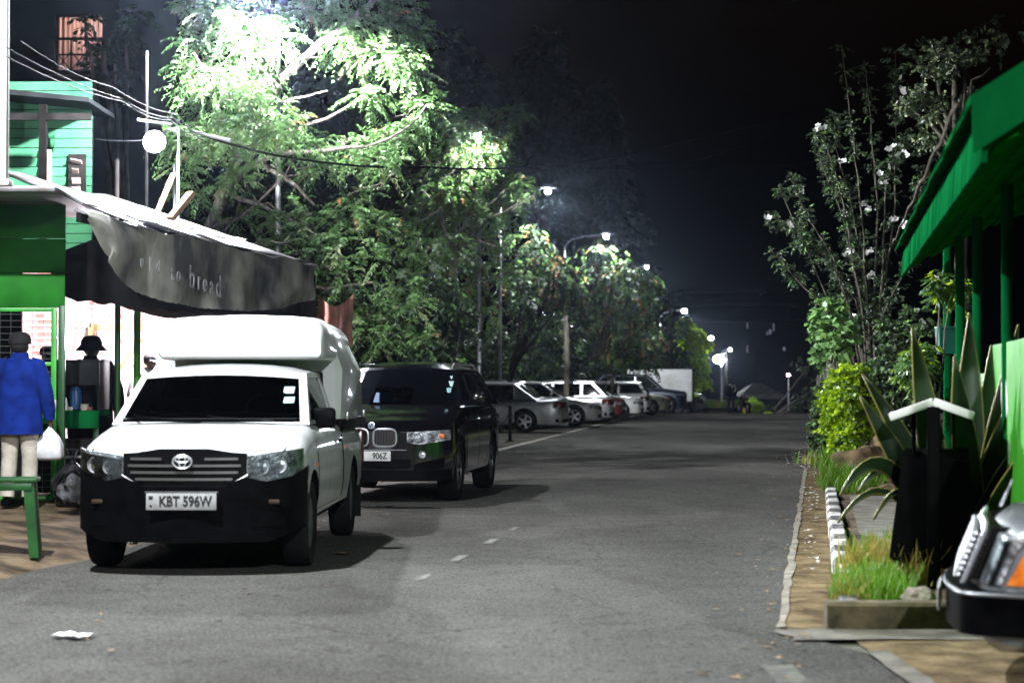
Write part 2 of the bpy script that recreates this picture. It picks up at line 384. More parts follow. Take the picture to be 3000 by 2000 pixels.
M['blue_plastic'] = mat('blue_plastic', (0.03, 0.12, 0.32), 0.35, var=0.15)
M['yellow'] = mat('yellow_paint', (0.75, 0.55, 0.03), 0.5, var=0.1)
M['bark'] = mat('grey_bark', (0.17, 0.15, 0.12), 0.9, c2=(0.055, 0.048, 0.038), scale=5, bump=0.7, bscale=14, stretch=(3, 3, 0.7))
M['lime_paint'] = mat('lime_yellow_paint', (.5, .6, .03), .5, var=.1)
M['bark_dark'] = mat('dark_bark', (0.05, 0.045, 0.032), 0.9, c2=(0.02, 0.018, 0.013), scale=8, bump=.6, bscale=20, spec=.2)
M['leaf'] = mat('feathery_leaf', (0.13, 0.25, 0.075), 0.5, c2=(0.055, 0.125, 0.035), scale=3.0, transl=0.4, detail=3)
M['leaf2'] = mat('broad_leaf', (0.12, 0.22, 0.055), 0.42, c2=(0.05, 0.11, 0.03), scale=3.0, transl=0.35, detail=3)
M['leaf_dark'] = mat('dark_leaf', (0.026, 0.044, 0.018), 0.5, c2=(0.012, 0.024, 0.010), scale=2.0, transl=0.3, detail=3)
M['leaf_pale'] = mat('pale_leaf', (0.20, 0.24, 0.12), 0.5, c2=(0.09, 0.12, 0.05), scale=3.0, transl=0.35, detail=3)
M['leaf_dry'] = mat('dry_leaf', (0.30, 0.17, 0.05), 0.7, c2=(0.16, 0.09, 0.03), scale=3.0, transl=0.3, detail=3)
M['leaf_lime'] = mat('lime_leaf', (0.42, 0.58, 0.015), 0.4, c2=(0.15, 0.28, 0.010), scale=6.0, transl=0.4, detail=3)
M['flower'] = mat('white_petal', (0.75, 0.75, 0.72), 0.6, var=0.05, transl=0.3)
M['agave'] = mat('agave_leaf', (0.016, 0.036, 0.010), 0.45, c2=(0.006, 0.015, 0.005), scale=2.5, spec=.25)
M['agave_edge'] = mat('agave_margin', (0.16, 0.145, 0.025), 0.55, var=0.15)
M['grass'] = mat('green_grass', (0.15, 0.32, 0.015), 0.6, c2=(0.08, 0.18, 0.01), scale=4, transl=0.35)
M['grass_dry'] = mat('dry_grass', (0.40, 0.32, 0.06), 0.7, c2=(0.24, 0.18, 0.04), scale=4, transl=0.3)
M['led'] = emis('white_led', (0.80, 0.88, 1.0), 500)
M['led_pink'] = emis('pinkish_lamp', (1.0, 0.72, 0.95), 50)
M['tube'] = emis('fluorescent_tube', (0.85, 0.86, 1.0), 45)
M['tail'] = emis('lit_tail_lamp', (1.0, 0.10, 0.10), 14)
M['win_lit'] = emis('lit_window', (0.75, 0.78, 1.0), 0.16)
SKY = 0.12; HAZE = 0.0001
# ---------------------------------------------------------------- vehicles
from mathutils.geometry import tessellate_polygon
LV = [(0.86, 0.0), (0.965, 0.07), (0.995, 0.28), (1.0, 0.52), (0.985, 0.78), (0.955, 0.91), (0.90, 0.975), (0.80, 1.0)]
PLAN = [(0.0, 0.84), (0.03, 0.90), (0.09, 0.945), (0.22, 0.98), (0.42, 1.0)]
def interp(x, tab):
    if x <= tab[0][0]: return tab[0][1]
    for (a, b), (c, d) in zip(tab, tab[1:]):
        if x <= c: return b + (d - b) * (x - a) / (c - a)
    return tab[-1][1]
_wheels = {}
def add_wheel(root, x, y, r, w, style, side):
    key = (round(r, 3), w, style, side)
    if key not in _wheels:
        b = MB()
        ri = r * 0.64
        hw = w / 2
        b.lathe([(ri, -hw * .8), (r * .80, -hw), (r * .95, -hw * .95), (r, -hw * .6), (r, hw * .6), (r * .95, hw * .95), (r * .80, hw), (ri, hw * .8), (ri, -hw * .8)], axis='X', n=28)
        t = b.build('wheel', M['rubber'], None, 40)
        q = MB(); o = side * hw
        if style == 'steel':
            q.lathe([(ri, o * .75), (ri * .9, o * .6), (ri * .82, o * .35), (ri * .5, o * .55), (ri * .3, o * .62), (0.01, o * .66)], axis='X', n=24)
            for k in range(8):
                a = 2 * math.pi * k / 8
                q.lathe([(0.02, 0), (0.012, o * .08)], c=(o * .5, ri * .63 * math.cos(a), ri * .63 * math.sin(a)), axis='X', n=6, cap=True)
            mm = M['steel_rim']
        else:
            q.lathe([(ri, o * .8), (ri * .93, o * .7), (ri * .9, o * .1), (0.01, o * .05)], axis='X', n=24, m=1)
            for k in range(10 if style == 'ten' else 5):
                a = 2 * math.pi * k / (10 if style == 'ten' else 5)
                ww = 0.035 if style == 'ten' else 0.07
                c, s = math.cos(a), math.sin(a)
                p = []
                for (rr, wd) in ((ri * .15, ww), (ri * .95, ww * .75)):
                    p.append((o * .72, rr * c - wd * .5 * s, rr * s + wd * .5 * c)); p.append((o * .72, rr * c + wd * .5 * s, rr * s - wd * .5 * c))
                q.prism([p[0], p[1], p[3], p[2]], (-o * .35, 0, 0))
            q.lathe([(ri * .22, o * .4), (ri * .22, o * .76), (0.01, o * .8)], axis='X', n=14)
            q.lathe([(ri * 1.0, o * .82), (ri * .93, o * .84), (ri * .93, o * .7)], axis='X', n=24)
            mm = [M['rim'], M['black_plastic']]
        rm = q.build('rim', mm, t, 40)
        t.location = (x, y, r); t.parent = root
        _wheels[key] = t
        return t
    t = copy_tree(_wheels[key], root); t.location = (x, y, r)
    return t

class Car:
    def __init__(s, name, label, cat, loc, rz, S, group=None):
        s.S = S; s.root = thing(name, label, cat, loc, rz, group)
        s.L, s.W = S['L'], S['W']; s.hw = s.W / 2; s.B = S.get('bow', 0.2)
        s.body(); s.cabin(); s.wheels(); s.details()
    def top(s, y):
        S = s.S
        hf, be, dk = S['hf'], S['belt'], S['deck']
        if y <= S['ywb']:
            t = max(0, (y - .09) / (S['ywb'] - .09)); z = hf + (be - hf) * (t ** .85)
            if y < .03: z -= .11
            elif y < .08: z -= .045
        elif y <= S['yrb']: z = be
        else:
            t = (y - S['yrb']) / max(.01, s.L - S['yrb']); z = be + (dk - be) * min(1, t * 1.0)
        if y > s.L - .015: z -= .13
        elif y > s.L - .06: z -= .05
        return z
    def plan(s, y):
        a = interp(y, PLAN); b = interp(s.L - y, PLAN); return s.hw * min(a, b)
    def zb(s, y):
        e = min(y, s.L - y); return s.S.get('zb', .2) + (0.07 if e < .02 else 0.03 if e < .06 else 0)
    def bowy(s, y, u):
        if y < 1.0: return y + s.B * (1 - y) ** 2 * u * u
        e = s.L - y
        if e < 1.0: return y - .8 * s.B * (1 - e) ** 2 * u * u
        return y
    def nose_y(s, x):
        u = min(abs(x) / s.hw, .999)
        y = 0
        for (a, b), (c, d) in zip(PLAN, PLAN[1:]):
            if u > b: y = a + (c - a) * min(1, (u - b) / (d - b))
        return s.bowy(y, u)
    def tail_y(s, x):
        u = min(abs(x) / s.hw, .999); y = 0
        for (a, b), (c, d) in zip(PLAN, PLAN[1:]):
            if u > b: y = a + (c - a) * min(1, (u - b) / (d - b))
        return s.bowy(s.L - y, u)
    def side_x(s, y, z):
        zb, zt = s.zb(y), s.top(y); f = max(0, min(1, (z - zb) / (zt - zb)))
        return s.plan(y) * interp(f, [(b, a) for a, b in LV])
    def body(s):
        S = s.S; L = s.L
        ys = [0, .03, .09, .22, .42, .7, 1.0]
        ys += [S['ywb'], (S['ywb'] + S['yrb']) / 2 - .4, (S['ywb'] + S['yrb']) / 2 + .4, S['yrb']] + list(S.get('extra', []))
        ys += [L - 1.0, L - .7, L - .42, L - .22, L - .09, L - .03, L]
        ys = sorted(set(round(y, 3) for y in ys if 0 <= y <= L))
        cr = S.get('crown', .03)
        rings = []
        for y in ys:
            zb, zt, hw = s.zb(y), s.top(y), s.plan(y)
            h = zt - zb
            half = [(hw * a, zb + h * b) for a, b in LV] + [(hw * .5, zt + cr * .75)]
            pts = [(0, zb)] + half + [(0, zt + cr)] + [(-x, z) for x, z in reversed(half)]
            rings.append([(x, s.bowy(y, x / s.hw), z) for x, z in pts])
        b = MB(); b.loft(rings, 0, cap=False)
        for ri, y in ((0, 0), (-1, L)):
            rg = rings[ri]; n = len(LV) + 1
            rows = []
            for i in range(1, n + 1):
                x, _, z = rg[i]
                rows.append([(x * u / 4, s.bowy(y, x * u / 4 / s.hw), z) for u in range(4, -5, -1)])
            b.grid(rows)
            for rr, c in ((rows[0], rg[0]), (rows[-1], rg[n + 1])):
                for k in range(8): b.add([rr[k], rr[k + 1], c], [(0, 1, 2)])
        me = b.build('body', [S['paint'], M['black_plastic']], s.root, 0)
        bm = bmesh.new(); bm.from_mesh(me.data); bmesh.ops.remove_doubles(bm, verts=bm.verts[:], dist=1e-5); bmesh.ops.recalc_face_normals(bm, faces=bm.faces[:]); bm.to_mesh(me.data); bm.free()
        cut = MB(); r = S['r'] + S.get('arch', .055)
        for y in (S['fo'], S['fo'] + S['wb']):
            for sd in (-1, 1):
                cut.lathe([(r, -.2), (r, .25)], c=(sd * s.hw, y, S['r'] + .01), axis='X', n=28, cap=True)
        co = cut.build('cutter', [M['black_plastic']], None, 0)
        co.parent = s.root
        md = me.modifiers.new('b', 'BOOLEAN'); md.operation = 'DIFFERENCE'; md.object = co; md.solver = 'EXACT'
        try: md.material_mode = 'TRANSFER'
        except Exception: pass
        evaluated(me)
        cm = co.data; bpy.data.objects.remove(co); bpy.data.meshes.remove(cm)
        me.data.shade_smooth(); me.data.set_sharp_from_angle(angle=R(38))
        s.body_o = me
    def cabin(s):
        S = s.S; be = S['belt'] - .006; zr = S['H']; ze = zr - S.get('edge', .07)
        ywb, ywt, yrt, yrb = S['ywb'], S['ywt'], S['yrt'], S['yrb']
        cb = s.hw * S.get('cbf', .93); tum = S.get('tum', .28)
        hx = lambda z: cb - tum * (z - be)
        wsb = S.get('wsbow', .12)
        s.hx = hx; s.be = be; s.ze = ze
        fr = MB(); gl = {'windscreen': MB(), 'rear_window': MB()}
        def screen(y0, y1, sgn, key, mu=.93, v0=.05, v1=.93):
            us = [-1, -mu, -mu * .66, -mu * .33, 0, mu * .33, mu * .66, mu, 1]; vs = [0, v0, (v0 + v1) / 2, v1, 1]
            P = lambda u, v: (u * hx(be + (ze - be) * v), y0 + (y1 - y0) * v - sgn * wsb * (1 - .4 * v) * (1 - u * u), be + (ze - be) * v + .04 * (1 - u * u) * v)
            for j in range(4):
                for i in range(8):
                    q = [P(us[i], vs[j]), P(us[i + 1], vs[j]), P(us[i + 1], vs[j + 1]), P(us[i], vs[j + 1])]
                    if 1 <= i <= 6 and 1 <= j <= 2: gl[key].add([(a, b + sgn * .004, c) for a, b, c in q], [(0, 1, 2, 3)])
                    else: fr.add(q, [(0, 1, 2, 3)])
            return P
        Pf = screen(ywb, ywt, 1, 'windscreen', S.get('mu', .93), .05, S.get('v1', .93))
        Pr = screen(yrb, yrt, -1, 'rear_window', .9, .12, .9)
        rows = []
        for t in (0, .1, .3, .5, .7, .9, 1):
            row = []
            for k in range(9):
                u = -1 + k / 4
                a, b = Pf(u, 1), Pr(u, 1)
                y = a[1] + (b[1] - a[1]) * t
                z = a[2] + (b[2] - a[2]) * t + (zr - ze - .04) * (1 - abs(u) ** 4) * min(1, 4 * t, 4 * (1 - t)) + .015 * math.sin(math.pi * t)
                row.append((a[0] + (b[0] - a[0]) * t, y, z))
            rows.append(row)
        fr.grid(rows)
        hl = MB(); hl.grid([[(x * .97, y, z - .035) for x, y, z in r] for r in rows]); hl.build('headliner', M['interior'], s.root, 60)
        A = lambda z: ywb + (ywt - ywb) * (z - be) / (ze - be)
        C = lambda z: yrb + (yrt - yrb) * (z - be) / (ze - be)
        roofpts = [(r[0][1], r[0][2]) for r in rows]
        outer = [(ywb, be)] + roofpts + [(yrb, be)]
        z0, z1 = be + .03, ze - .035
        pa, pc = S.get('pa', .09), S.get('pc', .12)
        cuts = [None] + list(S['pillars']) + [None]
        holes = []
        for a, b in zip(cuts, cuts[1:]):
            l0 = A(z0) + pa if a is None else a + .04; l1 = A(z1) + pa if a is None else a + .04
            r0 = C(z0) - pc if b is None else b - .04; r1 = C(z1) - pc if b is None else b - .04
            holes.append([(l0, z0), (r0, z0), (r1, z1), (l1, z1)])
        allp = outer + [p for h in holes for p in h]
        tris = tessellate_polygon([[Vector((p[0], p[1], 0)) for p in lp] for lp in [outer] + holes])
        sw = []
        for sd in (-1, 1):
            fr.add([(sd * hx(z), y, z) for y, z in allp], [tuple(t) for t in tris])
            for h in holes:
                o = [(sd * hx(z), y, z) for y, z in h]; i = [(sd * (hx(z) - .03), y, z) for y, z in h]
                fr.bridge(o, i)
                g = MB(); g.add([(sd * (hx(z) - .012), y, z) for y, z in h], [(0, 1, 2, 3)])
                sw.append(g)
        fr.build('cabin_frame', S['paint'], s.root, 30)
        gm = S.get('glass', M['glass'])
        gl['windscreen'].build('windscreen', gm, s.root, 60)
        if not S.get('no_rear'): gl['rear_window'].build('rear_window', gm, s.root, 60)
        for g in sw: g.build('side_window', gm, s.root, 0)
        it = MB()
        it.box((0, (ywb + yrb) / 2, be + .03), (2 * cb - .22, (yrb - ywb) - .3, .02))
        it.bbox((0, ywb + .30, be + .05), (2 * cb - .26, .35, .09), .03)
        ysx = [ywb + .95] + ([ywb + 1.75] if S.get('seats', 2) == 2 else [])
        for y in ysx:
            if y > yrb - .25: continue
            for sd in (-1, 1):
                it.bbox((sd * cb * .46, y, be + .10), (.46, .13, .26), .05)
                it.bbox((sd * cb * .46, y + .02, be + .29), (.25, .09, .15), .04)
        th = [2 * math.pi * k / 20 for k in range(21)]
        it.tube([(cb * .46 + .17 * math.cos(a), ywb + .50 + .06 * math.sin(a), be + .10 + .15 * math.sin(a)) for a in th], .013, 6)
        it.build('interior', M['interior'], s.root, 40)
    def wheels(s):
        S = s.S; w = S.get('ww', .2)
        for y in (S['fo'], S['fo'] + S['wb']):
            for sd in (-1, 1): add_wheel(s.root, sd * (s.hw - w / 2 - .015), y, S['r'], w, S.get('wheel', 'five'), sd)
    def strip(s, xs, zlo, zhi, off=.012, rows=3, yf=None, sgn=1, thick=.05, m=0, b=None):
        """panel wrapped on nose (sgn 1) or tail (sgn -1)"""
        yf = yf or (s.nose_y if sgn == 1 else s.tail_y)
        b = b or MB()
        g = []
        for j in range(rows + 1):
            g.append([(x, yf(x) - sgn * off, zlo(x) + (zhi(x) - zlo(x)) * j / rows) for x in xs])
        b.grid(g, m)
        edge = g[0] + [r[-1] for r in g[1:]] + g[-1][-2::-1] + [r[0] for r in g[-2:0:-1]]
        back = [(x, y + sgn * thick, z) for x, y, z in edge]
        b.bridge(edge, back, m)
        return b
    def lin(s, *pts):
        return lambda x: interp(x, pts)
    def mirror_part(s, mb, name, mats, label=None, smooth=35):
        """right and left copies as two parts; returns both"""
        out = []
        for sd in (1, -1):
            q = MB(); q.v = [(sd * x, y, z) for x, y, z in mb.v]; q.f = [list(f) if sd == 1 else list(reversed(f)) for f in mb.f]; q.m = list(mb.m)
            out.append(q.build(name, mats, s.root, smooth))
        return out
    def linspace(s, a, b, n): return [a + (b - a) * i / (n - 1) for i in range(n)]
    def plate(s, x, z, text, back=False, w=.5, h=.11, size=.098, sx=.78, y=None, dx=0.0, m='plate_white'):
        yy = y if y is not None else ((s.nose_y(x) - .03) if not back else (s.tail_y(x) + .02))
        b = MB(); b.bbox((x, yy, z), (w, .012, h), .005)
        p = b.build('number_plate', M[m], s.root)
        rot = Matrix.Rotation(R(90), 4, 'X') if not back else Matrix.Rotation(R(180), 4, 'Z') @ Matrix.Rotation(R(90), 4, 'X')
        if text: text_obj('plate_lettering', text, size, M['ink'], p, Matrix.Translation((x + dx, yy - (.0085 if not back else -.0085), z)) @ rot, .0015, .0022, sx)
        return p
    def mirrors(s, m=None, y=None, out=.13, size=(.2, .09, .15), z=None, one=False):
        S = s.S; y = y or S['ywb'] + .42; z = z or s.be + .10
        b = MB(); x = s.hx(s.be)
        b.bbox((x + out, y, z), size, .035); b.tube([(x - .02, y + .03, z - .05), (x + out, y, z - .04)], .022, 6)
        if one: b.build('wing_mirror', m or M['black_plastic'], s.root)
        else: s.mirror_part(b, 'wing_mirror', m or M['black_plastic'])
    def doors(s, spans, z0=.30, handle=True, hm=None):
        for (a, c) in spans:
            for sd in (1, -1):
                zt = s.be - .025
                def panel(a, c, zl, zh, off):
                    return [[(sd * (s.side_x(y, z) + off), y, z) for y in s.linspace(a, c, 4)] for z in s.linspace(zl, zh, 8)]
                q = MB(); q.grid(panel(a - .010, c + .010, z0 - .012, zt + .012, .002), 1); q.grid(panel(a, c, z0, zt, .0055), 0)
                d = q.build('door', [s.S['paint'], M['black_plastic']], s.root, 40, fixn=False)
                if sd < 0 : pass
                if handle:
                    h = MB(); zz = zt - .14; yy = c - .14
                    h.bbox((sd * (s.side_x(yy, zz) + .022), yy, zz), (.022, .17, .028), .008)
                    h.build('handle', hm or s.S['paint'], d)
    def details(s):
        st = s.S.get('style', 'generic')
        getattr(s, 'd_' + st)()
    # ---- ordinary parked car: lamps, grille, bumpers, plates
    def d_generic(s):
        S = s.S; hf = S['hf']; hw = s.hw
        xs = s.linspace(hw * .55, hw * .975, 6)
        b = s.strip(xs, s.lin((hw * .55, hf - .20), (hw, hf - .17)), s.lin((hw * .55, hf - .09), (hw, hf - .055)), .012)
        s.mirror_part(b, 'headlight', M['lamp_clear'])
        b = s.strip(s.linspace(-hw * .48, hw * .48, 9), lambda x: hf - .22, lambda x: hf - .10, .012); b.build('grille', M['gloss_black'], s.root)
        b = s.strip(s.linspace(-hw * .6, hw * .6, 9), lambda x: .27, lambda x: .40, .012); b.build('air_intake', M['black_plastic'], s.root)
        tz = S['deck']
        b = s.strip(s.linspace(hw * .58, hw * .985, 6), lambda x: tz - .28, lambda x: tz - .09, .012, sgn=-1)
        s.mirror_part(b, 'tail_light', M['lamp_red'])
        b = s.strip(s.linspace(-hw * .97, hw * .97, 15), lambda x: .30, lambda x: .40, .02, sgn=-1); b.build('rear_bumper', S.get('bump', M['black_plastic']), s.root)
        s.plate(0, .47, None); s.plate(0, .62, None, True)
        s.mirrors(S['paint'])
        p = S['pillars']
        if len(p) >= 1:
            sp = [(S['ywb'] + .25, p[0])]
            if S['yrb'] - p[0] > .6: sp.append((p[0] + .02, min(S['fo'] + S['wb'] - .28, S['yrb'] - .15)))
            s.doors(sp, hm=M['chrome'])

def sedan(**k):
    S = dict(L=4.5, W=1.74, H=1.45, hf=.76, belt=.93, deck=.98, ywb=1.15, ywt=1.9, yrt=3.2, yrb=3.85, r=.31, fo=.85, wb=2.65, pillars=(2.35, 3.22), paint=M['car_white'])
    S.update(k); return S
def hatch(**k):
    S = dict(L=4.1, W=1.70, H=1.50, hf=.80, belt=.95, deck=.94, ywb=1.0, ywt=1.7, yrt=3.5, yrb=3.98, r=.30, fo=.8, wb=2.5, pillars=(2.1, 3.1), paint=M['car_white'])
    S.update(k); return S
def suv(**k):
    S = dict(L=4.6, W=1.85, H=1.68, hf=.93, belt=1.06, deck=1.05, ywb=1.15, ywt=1.85, yrt=3.85, yrb=4.48, r=.365, fo=.88, wb=2.75, pillars=(2.35, 3.3), paint=M['car_blue'], zb=.26, ww=.24)
    S.update(k); return S
# ---------------------------------------------------------------- the white pickup
class Pickup(Car):
    def d_pickup(s):
        S = s.S; hw = s.hw; lin = s.lin
        # headlamps
        xs = s.linspace(.47, .845, 8)
        b = s.strip(xs, lin((.47, .715), (.60, .685), (.80, .725), (.845, .79)), lin((.47, .885), (.6, .905), (.845, .935)), .016)
        hl = s.mirror_part(b, 'headlight', M['lamp_clear'])
        for h, sd in zip(hl, (1, -1)):
            q = MB()
            for (x, z, r) in ((.57, .80, .052), (.69, .815, .06)):
                y = s.nose_y(x) - .014
                q.lathe([(r, -.004), (r * .97, -.012), (r * .7, .004), (r * .3, .0), (.004, -.012)], c=(sd * x, y, z), axis='Y', n=18)
            q.build('lamp_bowl', M['chrome'], h)
            c = MB(); rows = []
            for j in range(4):
                rows.append([(sd * x, s.nose_y(x) - .03, (lin((.47, .715), (.60, .685), (.80, .725), (.845, .79))(x)) * (1 - j / 3) + lin((.47, .885), (.6, .905), (.845, .935))(x) * j / 3) for x in xs])
            c.grid(rows); c.build('lens', M['glass_clear'], h, 60)
        # grille
        gx = s.linspace(-.46, .46, 11)
        b = s.strip(gx, lin((-.46, .74), (-.30, .655), (.30, .655), (.46, .74)), lin((-.46, .905), (-.30, .915), (-.24, .94), (.24, .94), (.30, .915), (.46, .905)), .014)
        g = b.build('grille', M['gloss_black'], s.root)
        q = MB()
        for (z, x0, x1) in ((.865, .16, .40), (.815, .07, .42), (.765, .0, .40), (.715, .0, .36)):
            for sd in (-1, 1):
                x = s.linspace(max(x0, .0), x1, 6)
                s.strip([sd * v for v in x], lambda v: z - .009, lambda v: z + .009, .028, rows=1, b=q, thick=.012)
        q.build('grille_bar', M['bar_metal'], g)
        q = MB(); fr = [(-.47, .745), (-.31, .65), (.31, .65), (.47, .745)]
        q.tube([(x, s.nose_y(x) - .022, z) for x, z in fr], .008, 6); q.build('grille_trim', M['bar_metal'], g)
        q = MB()
        for rx, rz, dz in ((.070, .050, 0), (.024, .046, 0), (.052, .022, .016)):
            q.tube([(rx * math.cos(a), s.nose_y(0) - .045, .845 + dz + rz * math.sin(a)) for a in [2 * math.pi * k / 24 for k in range(25)]], .0075, 6)
        q.build('emblem', M['chrome'], g)
        # bumper
        n = s.linspace(-hw * .995, hw * .995, 41)
        b = s.strip(n, lambda x: .25 + .55 * max(0, abs(x) / hw - .70) ** 1.3, lin((-hw, .80), (-.845, .79), (-.80, .735), (-.60, .695), (-.475, .725), (-.455, .735), (-.30, .66), (.30, .66), (.455, .735), (.475, .725), (.60, .695), (.80, .735), (.845, .79), (hw, .80)), .05, rows=6, thick=.10)
        bp = b.build('bumper', M['black_plastic'], s.root, 40)
        b = s.strip(s.linspace(-.42, .42, 9), lambda x: .32, lambda x: .45, .052, rows=2, thick=.02); b.build('air_intake', M['black_plastic'], bp)
        b = s.strip(s.linspace(.50, .74, 5), lambda x: .36, lambda x: .47, .054, rows=2, thick=.02); s.mirror_part(b, 'fog_lamp_bezel', M['black_plastic'])
        b = MB(); x = .66; b.bbox((x, s.nose_y(x) - .058, .545), (.085, .02, .032), .006)
        for sd in (1, -1):
            q = MB(); q.v = [(sd * a, c, d) for a, c, d in b.v]; q.f = b.f; q.m = b.m
            q.build('indicator', mat('dull_indicator', (.035, .016, .005), .5), bp)
        p = s.plate(0, .555, 'KBT 596W', w=.52, h=.125, size=.105, sx=.80, y=s.nose_y(0) - .075, dx=.03, m='plate_shaded')
        q = MB(); q.box((-.225, s.nose_y(0) - .083, .585), (.03, .003, .022)); q.build('plate_emblem', M['ink'], p)
        q = MB(); q.box((-.225, s.nose_y(0) - .083, .525), (.018, .003, .012)); q.build('plate_bolt', M['ink'], p)
        q = MB(); q.bbox((0, s.nose_y(0) - .068, .623), (.54, .025, .012), .004); q.build('plate_frame', M['bar_metal'], p)
        # bonnet seam, wipers
        q = MB()
        for sd in (-1, 1): q.tube([(sd * .72, .16, .918), (sd * .735, .6, 1.005), (sd * .74, 1.05, 1.07)], .005, 5)
        q.tube([(x, s.nose_y(x) + .10, .925 + .02 * (1 - abs(x) / .72)) for x in s.linspace(-.72, .72, 13)], .005, 5)
        q.build('bonnet_seam', M['black_plastic'], s.root)
        for x0, x1 in ((-.05, -.60), (.52, -.02)):
            q = MB(); y = S['ywb']; q.tube([(x0, y - .13, s.be + .03), (x1 + .05, y - .08, s.be + .06), (x1, y - .045, s.be + .075)], .009, 6); q.build('wiper', M['black_plastic'], s.root)
        q = MB(); rows = []
        for j in range(2): rows.append([(x, S['ywb'] - .10 + .1 * abs(x) ** 2 - .05 * (1 - j), s.be + .045 + .01 * j) for x in s.linspace(-.70, .70, 9)])
        q.grid(rows); q.build('cowl', M['black_plastic'], s.root)
        # windscreen stickers
        hx = s.hx
        for z, w, h in ((s.be + .275, .085, .055), (s.be + .195, .085, .05)):
            v = (z - s.be) / (s.ze - s.be); y = S['ywb'] + (S['ywt'] - S['ywb']) * v
            u = .80; yy = y - .12 * (1 - .4 * v) * (1 - u * u) - .008
            sl = (S['ywt'] - S['ywb']) / (s.ze - s.be)
            q = MB(); x = u * hx(z) 
            q.add([(x - w / 2, yy - sl * h / 2 - .012, z - h / 2), (x + w / 2, yy - sl * h / 2 + .008, z - h / 2), (x + w / 2, yy + sl * h / 2 + .008, z + h / 2), (x - w / 2, yy + sl * h / 2 - .012, z + h / 2)], [(0, 1, 2, 3)])
            q.build('windscreen_sticker', M['sticker'], s.root, 0)
        s.mirrors(M['black_plastic'], y=S['ywb'] + .48, out=.06, size=(.19, .10, .17), z=s.be + .045, one=True)
        q = MB(); q.bbox((0, S['yrb'] - .17, s.be + .18), (1.42, .05, .50), .02); q.build('bulkhead', M['interior'], s.root)
        q = MB(); q.bbox((0, 2.4, .30), (1.2, 4.0, .16), .03); q.bbox((0, .9, .28), (1.3, .5, .14), .03); q.bbox((0, 3.83, .33), (1.3, .14, .14), .04); q.build('chassis', M['black_plastic'], s.root)
        s.doors([(1.12, 2.70)], .32, True, M['black_plastic'])
        # bed rail + canopy
        q = MB(); bz = S['deck']
        for sd in (-1, 1): q.bbox((sd * (hw - .055), 3.93, bz + .05), (.10, 2.08, .105), .012)
        q.box((0, 2.92, bz + .05), (2 * hw - .14, .06, .10)); q.box((0, 4.94, bz + .05), (2 * hw - .14, .06, .10))
        q.build('bed_rail', M['black_plastic'], s.root)
        def ring(y, zb, zt, wb_, wt, r=.13, dz=0):
            pts = []
            for k in range(7):
                a = math.pi / 2 * k / 6; pts.append((wt - r + r * math.cos(a), zt - r + r * math.sin(a)))
            mid = (wt + .03 * 0 , (zb + zt) / 2)
            pts = [(wb_, zb), (wb_ + (wt - wb_) * .5 + .018, (zb + zt) / 2)] + pts + [(wt * .5, zt + .015), (0, zt + .025)]
            full = pts + [(-x, z) for x, z in reversed(pts[:-1])]
            return [(x, y, z + dz) for x, z in full]
        c = MB(); z0 = bz + .105; zt = 1.985
        yb = 2.93
        c.loft([ring(yb, z0, zt - .06, hw - .10, .66, .18), ring(yb + .05, z0, zt - .01, hw - .045, .70, .2), ring(yb + .2, z0, zt, hw - .03, .71, .2), ring(4.0, z0, zt + .01, hw - .03, .675, .2), ring(4.85, z0, zt, hw - .03, .64, .2), ring(4.95, z0, zt - .02, hw - .04, .61, .18), ring(4.99, z0 + .03, zt - .08, hw - .09, .55, .15)], cap=True)
        def pring(y, zb, zt, wb_, wt, r):
            pts = []
            for k in range(5):
                a = math.pi / 2 * k / 4; pts.append((wt - r + r * math.cos(a), zt - r + r * math.sin(a)))
            lo = []
            for k in range(4):
                a = math.pi / 2 * (k / 3); lo.append((wb_ - .05 + .05 * math.sin(a), zb + .05 - .05 * math.cos(a)))
            pts = [(0, zb)] + lo + pts + [(wt * .5, zt + .015), (0, zt + .025)]
            return [(x, y, z) for x, z in pts + [(-x, z) for x, z in reversed(pts[1:-1])]]
        c.loft([pring(2.12, 1.66, 1.87, .66, .645, .06), pring(2.13, 1.642, 1.91, .69, .68, .09), pring(2.16, 1.63, 1.945, .705, .70, .11), pring(2.24, 1.625, 1.972, .715, .712, .13), pring(2.42, 1.622, 1.99, .72, .72, .14), pring(2.7, 1.62, 1.998, .725, .72, .16), pring(3.0, 1.62, 1.998, .73, .71, .18)], cap=True)
        c.v = [(x + .07 * min(1, max(0, (z - 1.05) / .5)), y, z) for x, y, z in c.v]
        cn = c.build('canopy', s.S['paint'], s.root, 40)
        q = MB()
        for sd in (-1, 1):
            for y in (3.2, 4.7): q.bbox((sd * (hw - .0), y, z0 + .02), (.02, .05, .07), .006)
        q.build('canopy_clamp', M['chrome'], cn)
        # tail lamps, rear plate
        b = MB(); b.bbox((hw - .10, s.L - .03, .80), (.15, .10, .34), .02); s.mirror_part(b, 'tail_light', M['lamp_red'])
        q = MB(); q.bbox((hw + .004, 1.02, .78), (.012, .07, .03), .004); s.mirror_part(q, 'side_indicator', M['lamp_orange'])
        q = MB(); q.box((hw - .1, .82 + 3.0 + .42, .30), (.24, .02, .30)); s.mirror_part(q, 'mud_flap', M['rubber'])
        q = MB(); q.tube([(s.side_x(2.9, z) + .001, 2.9, z) for z in s.linspace(.36, .97, 8)], .007, 5); s.mirror_part(q, 'body_gap', M['black_plastic'])
        q = MB(); q.grid([[(s.side_x(y, z) + .004, y, z) for y in s.linspace(3.25, 3.40, 3)] for z in s.linspace(.70, .85, 4)]); q.build('fuel_flap', s.S['paint'], s.root, 30)
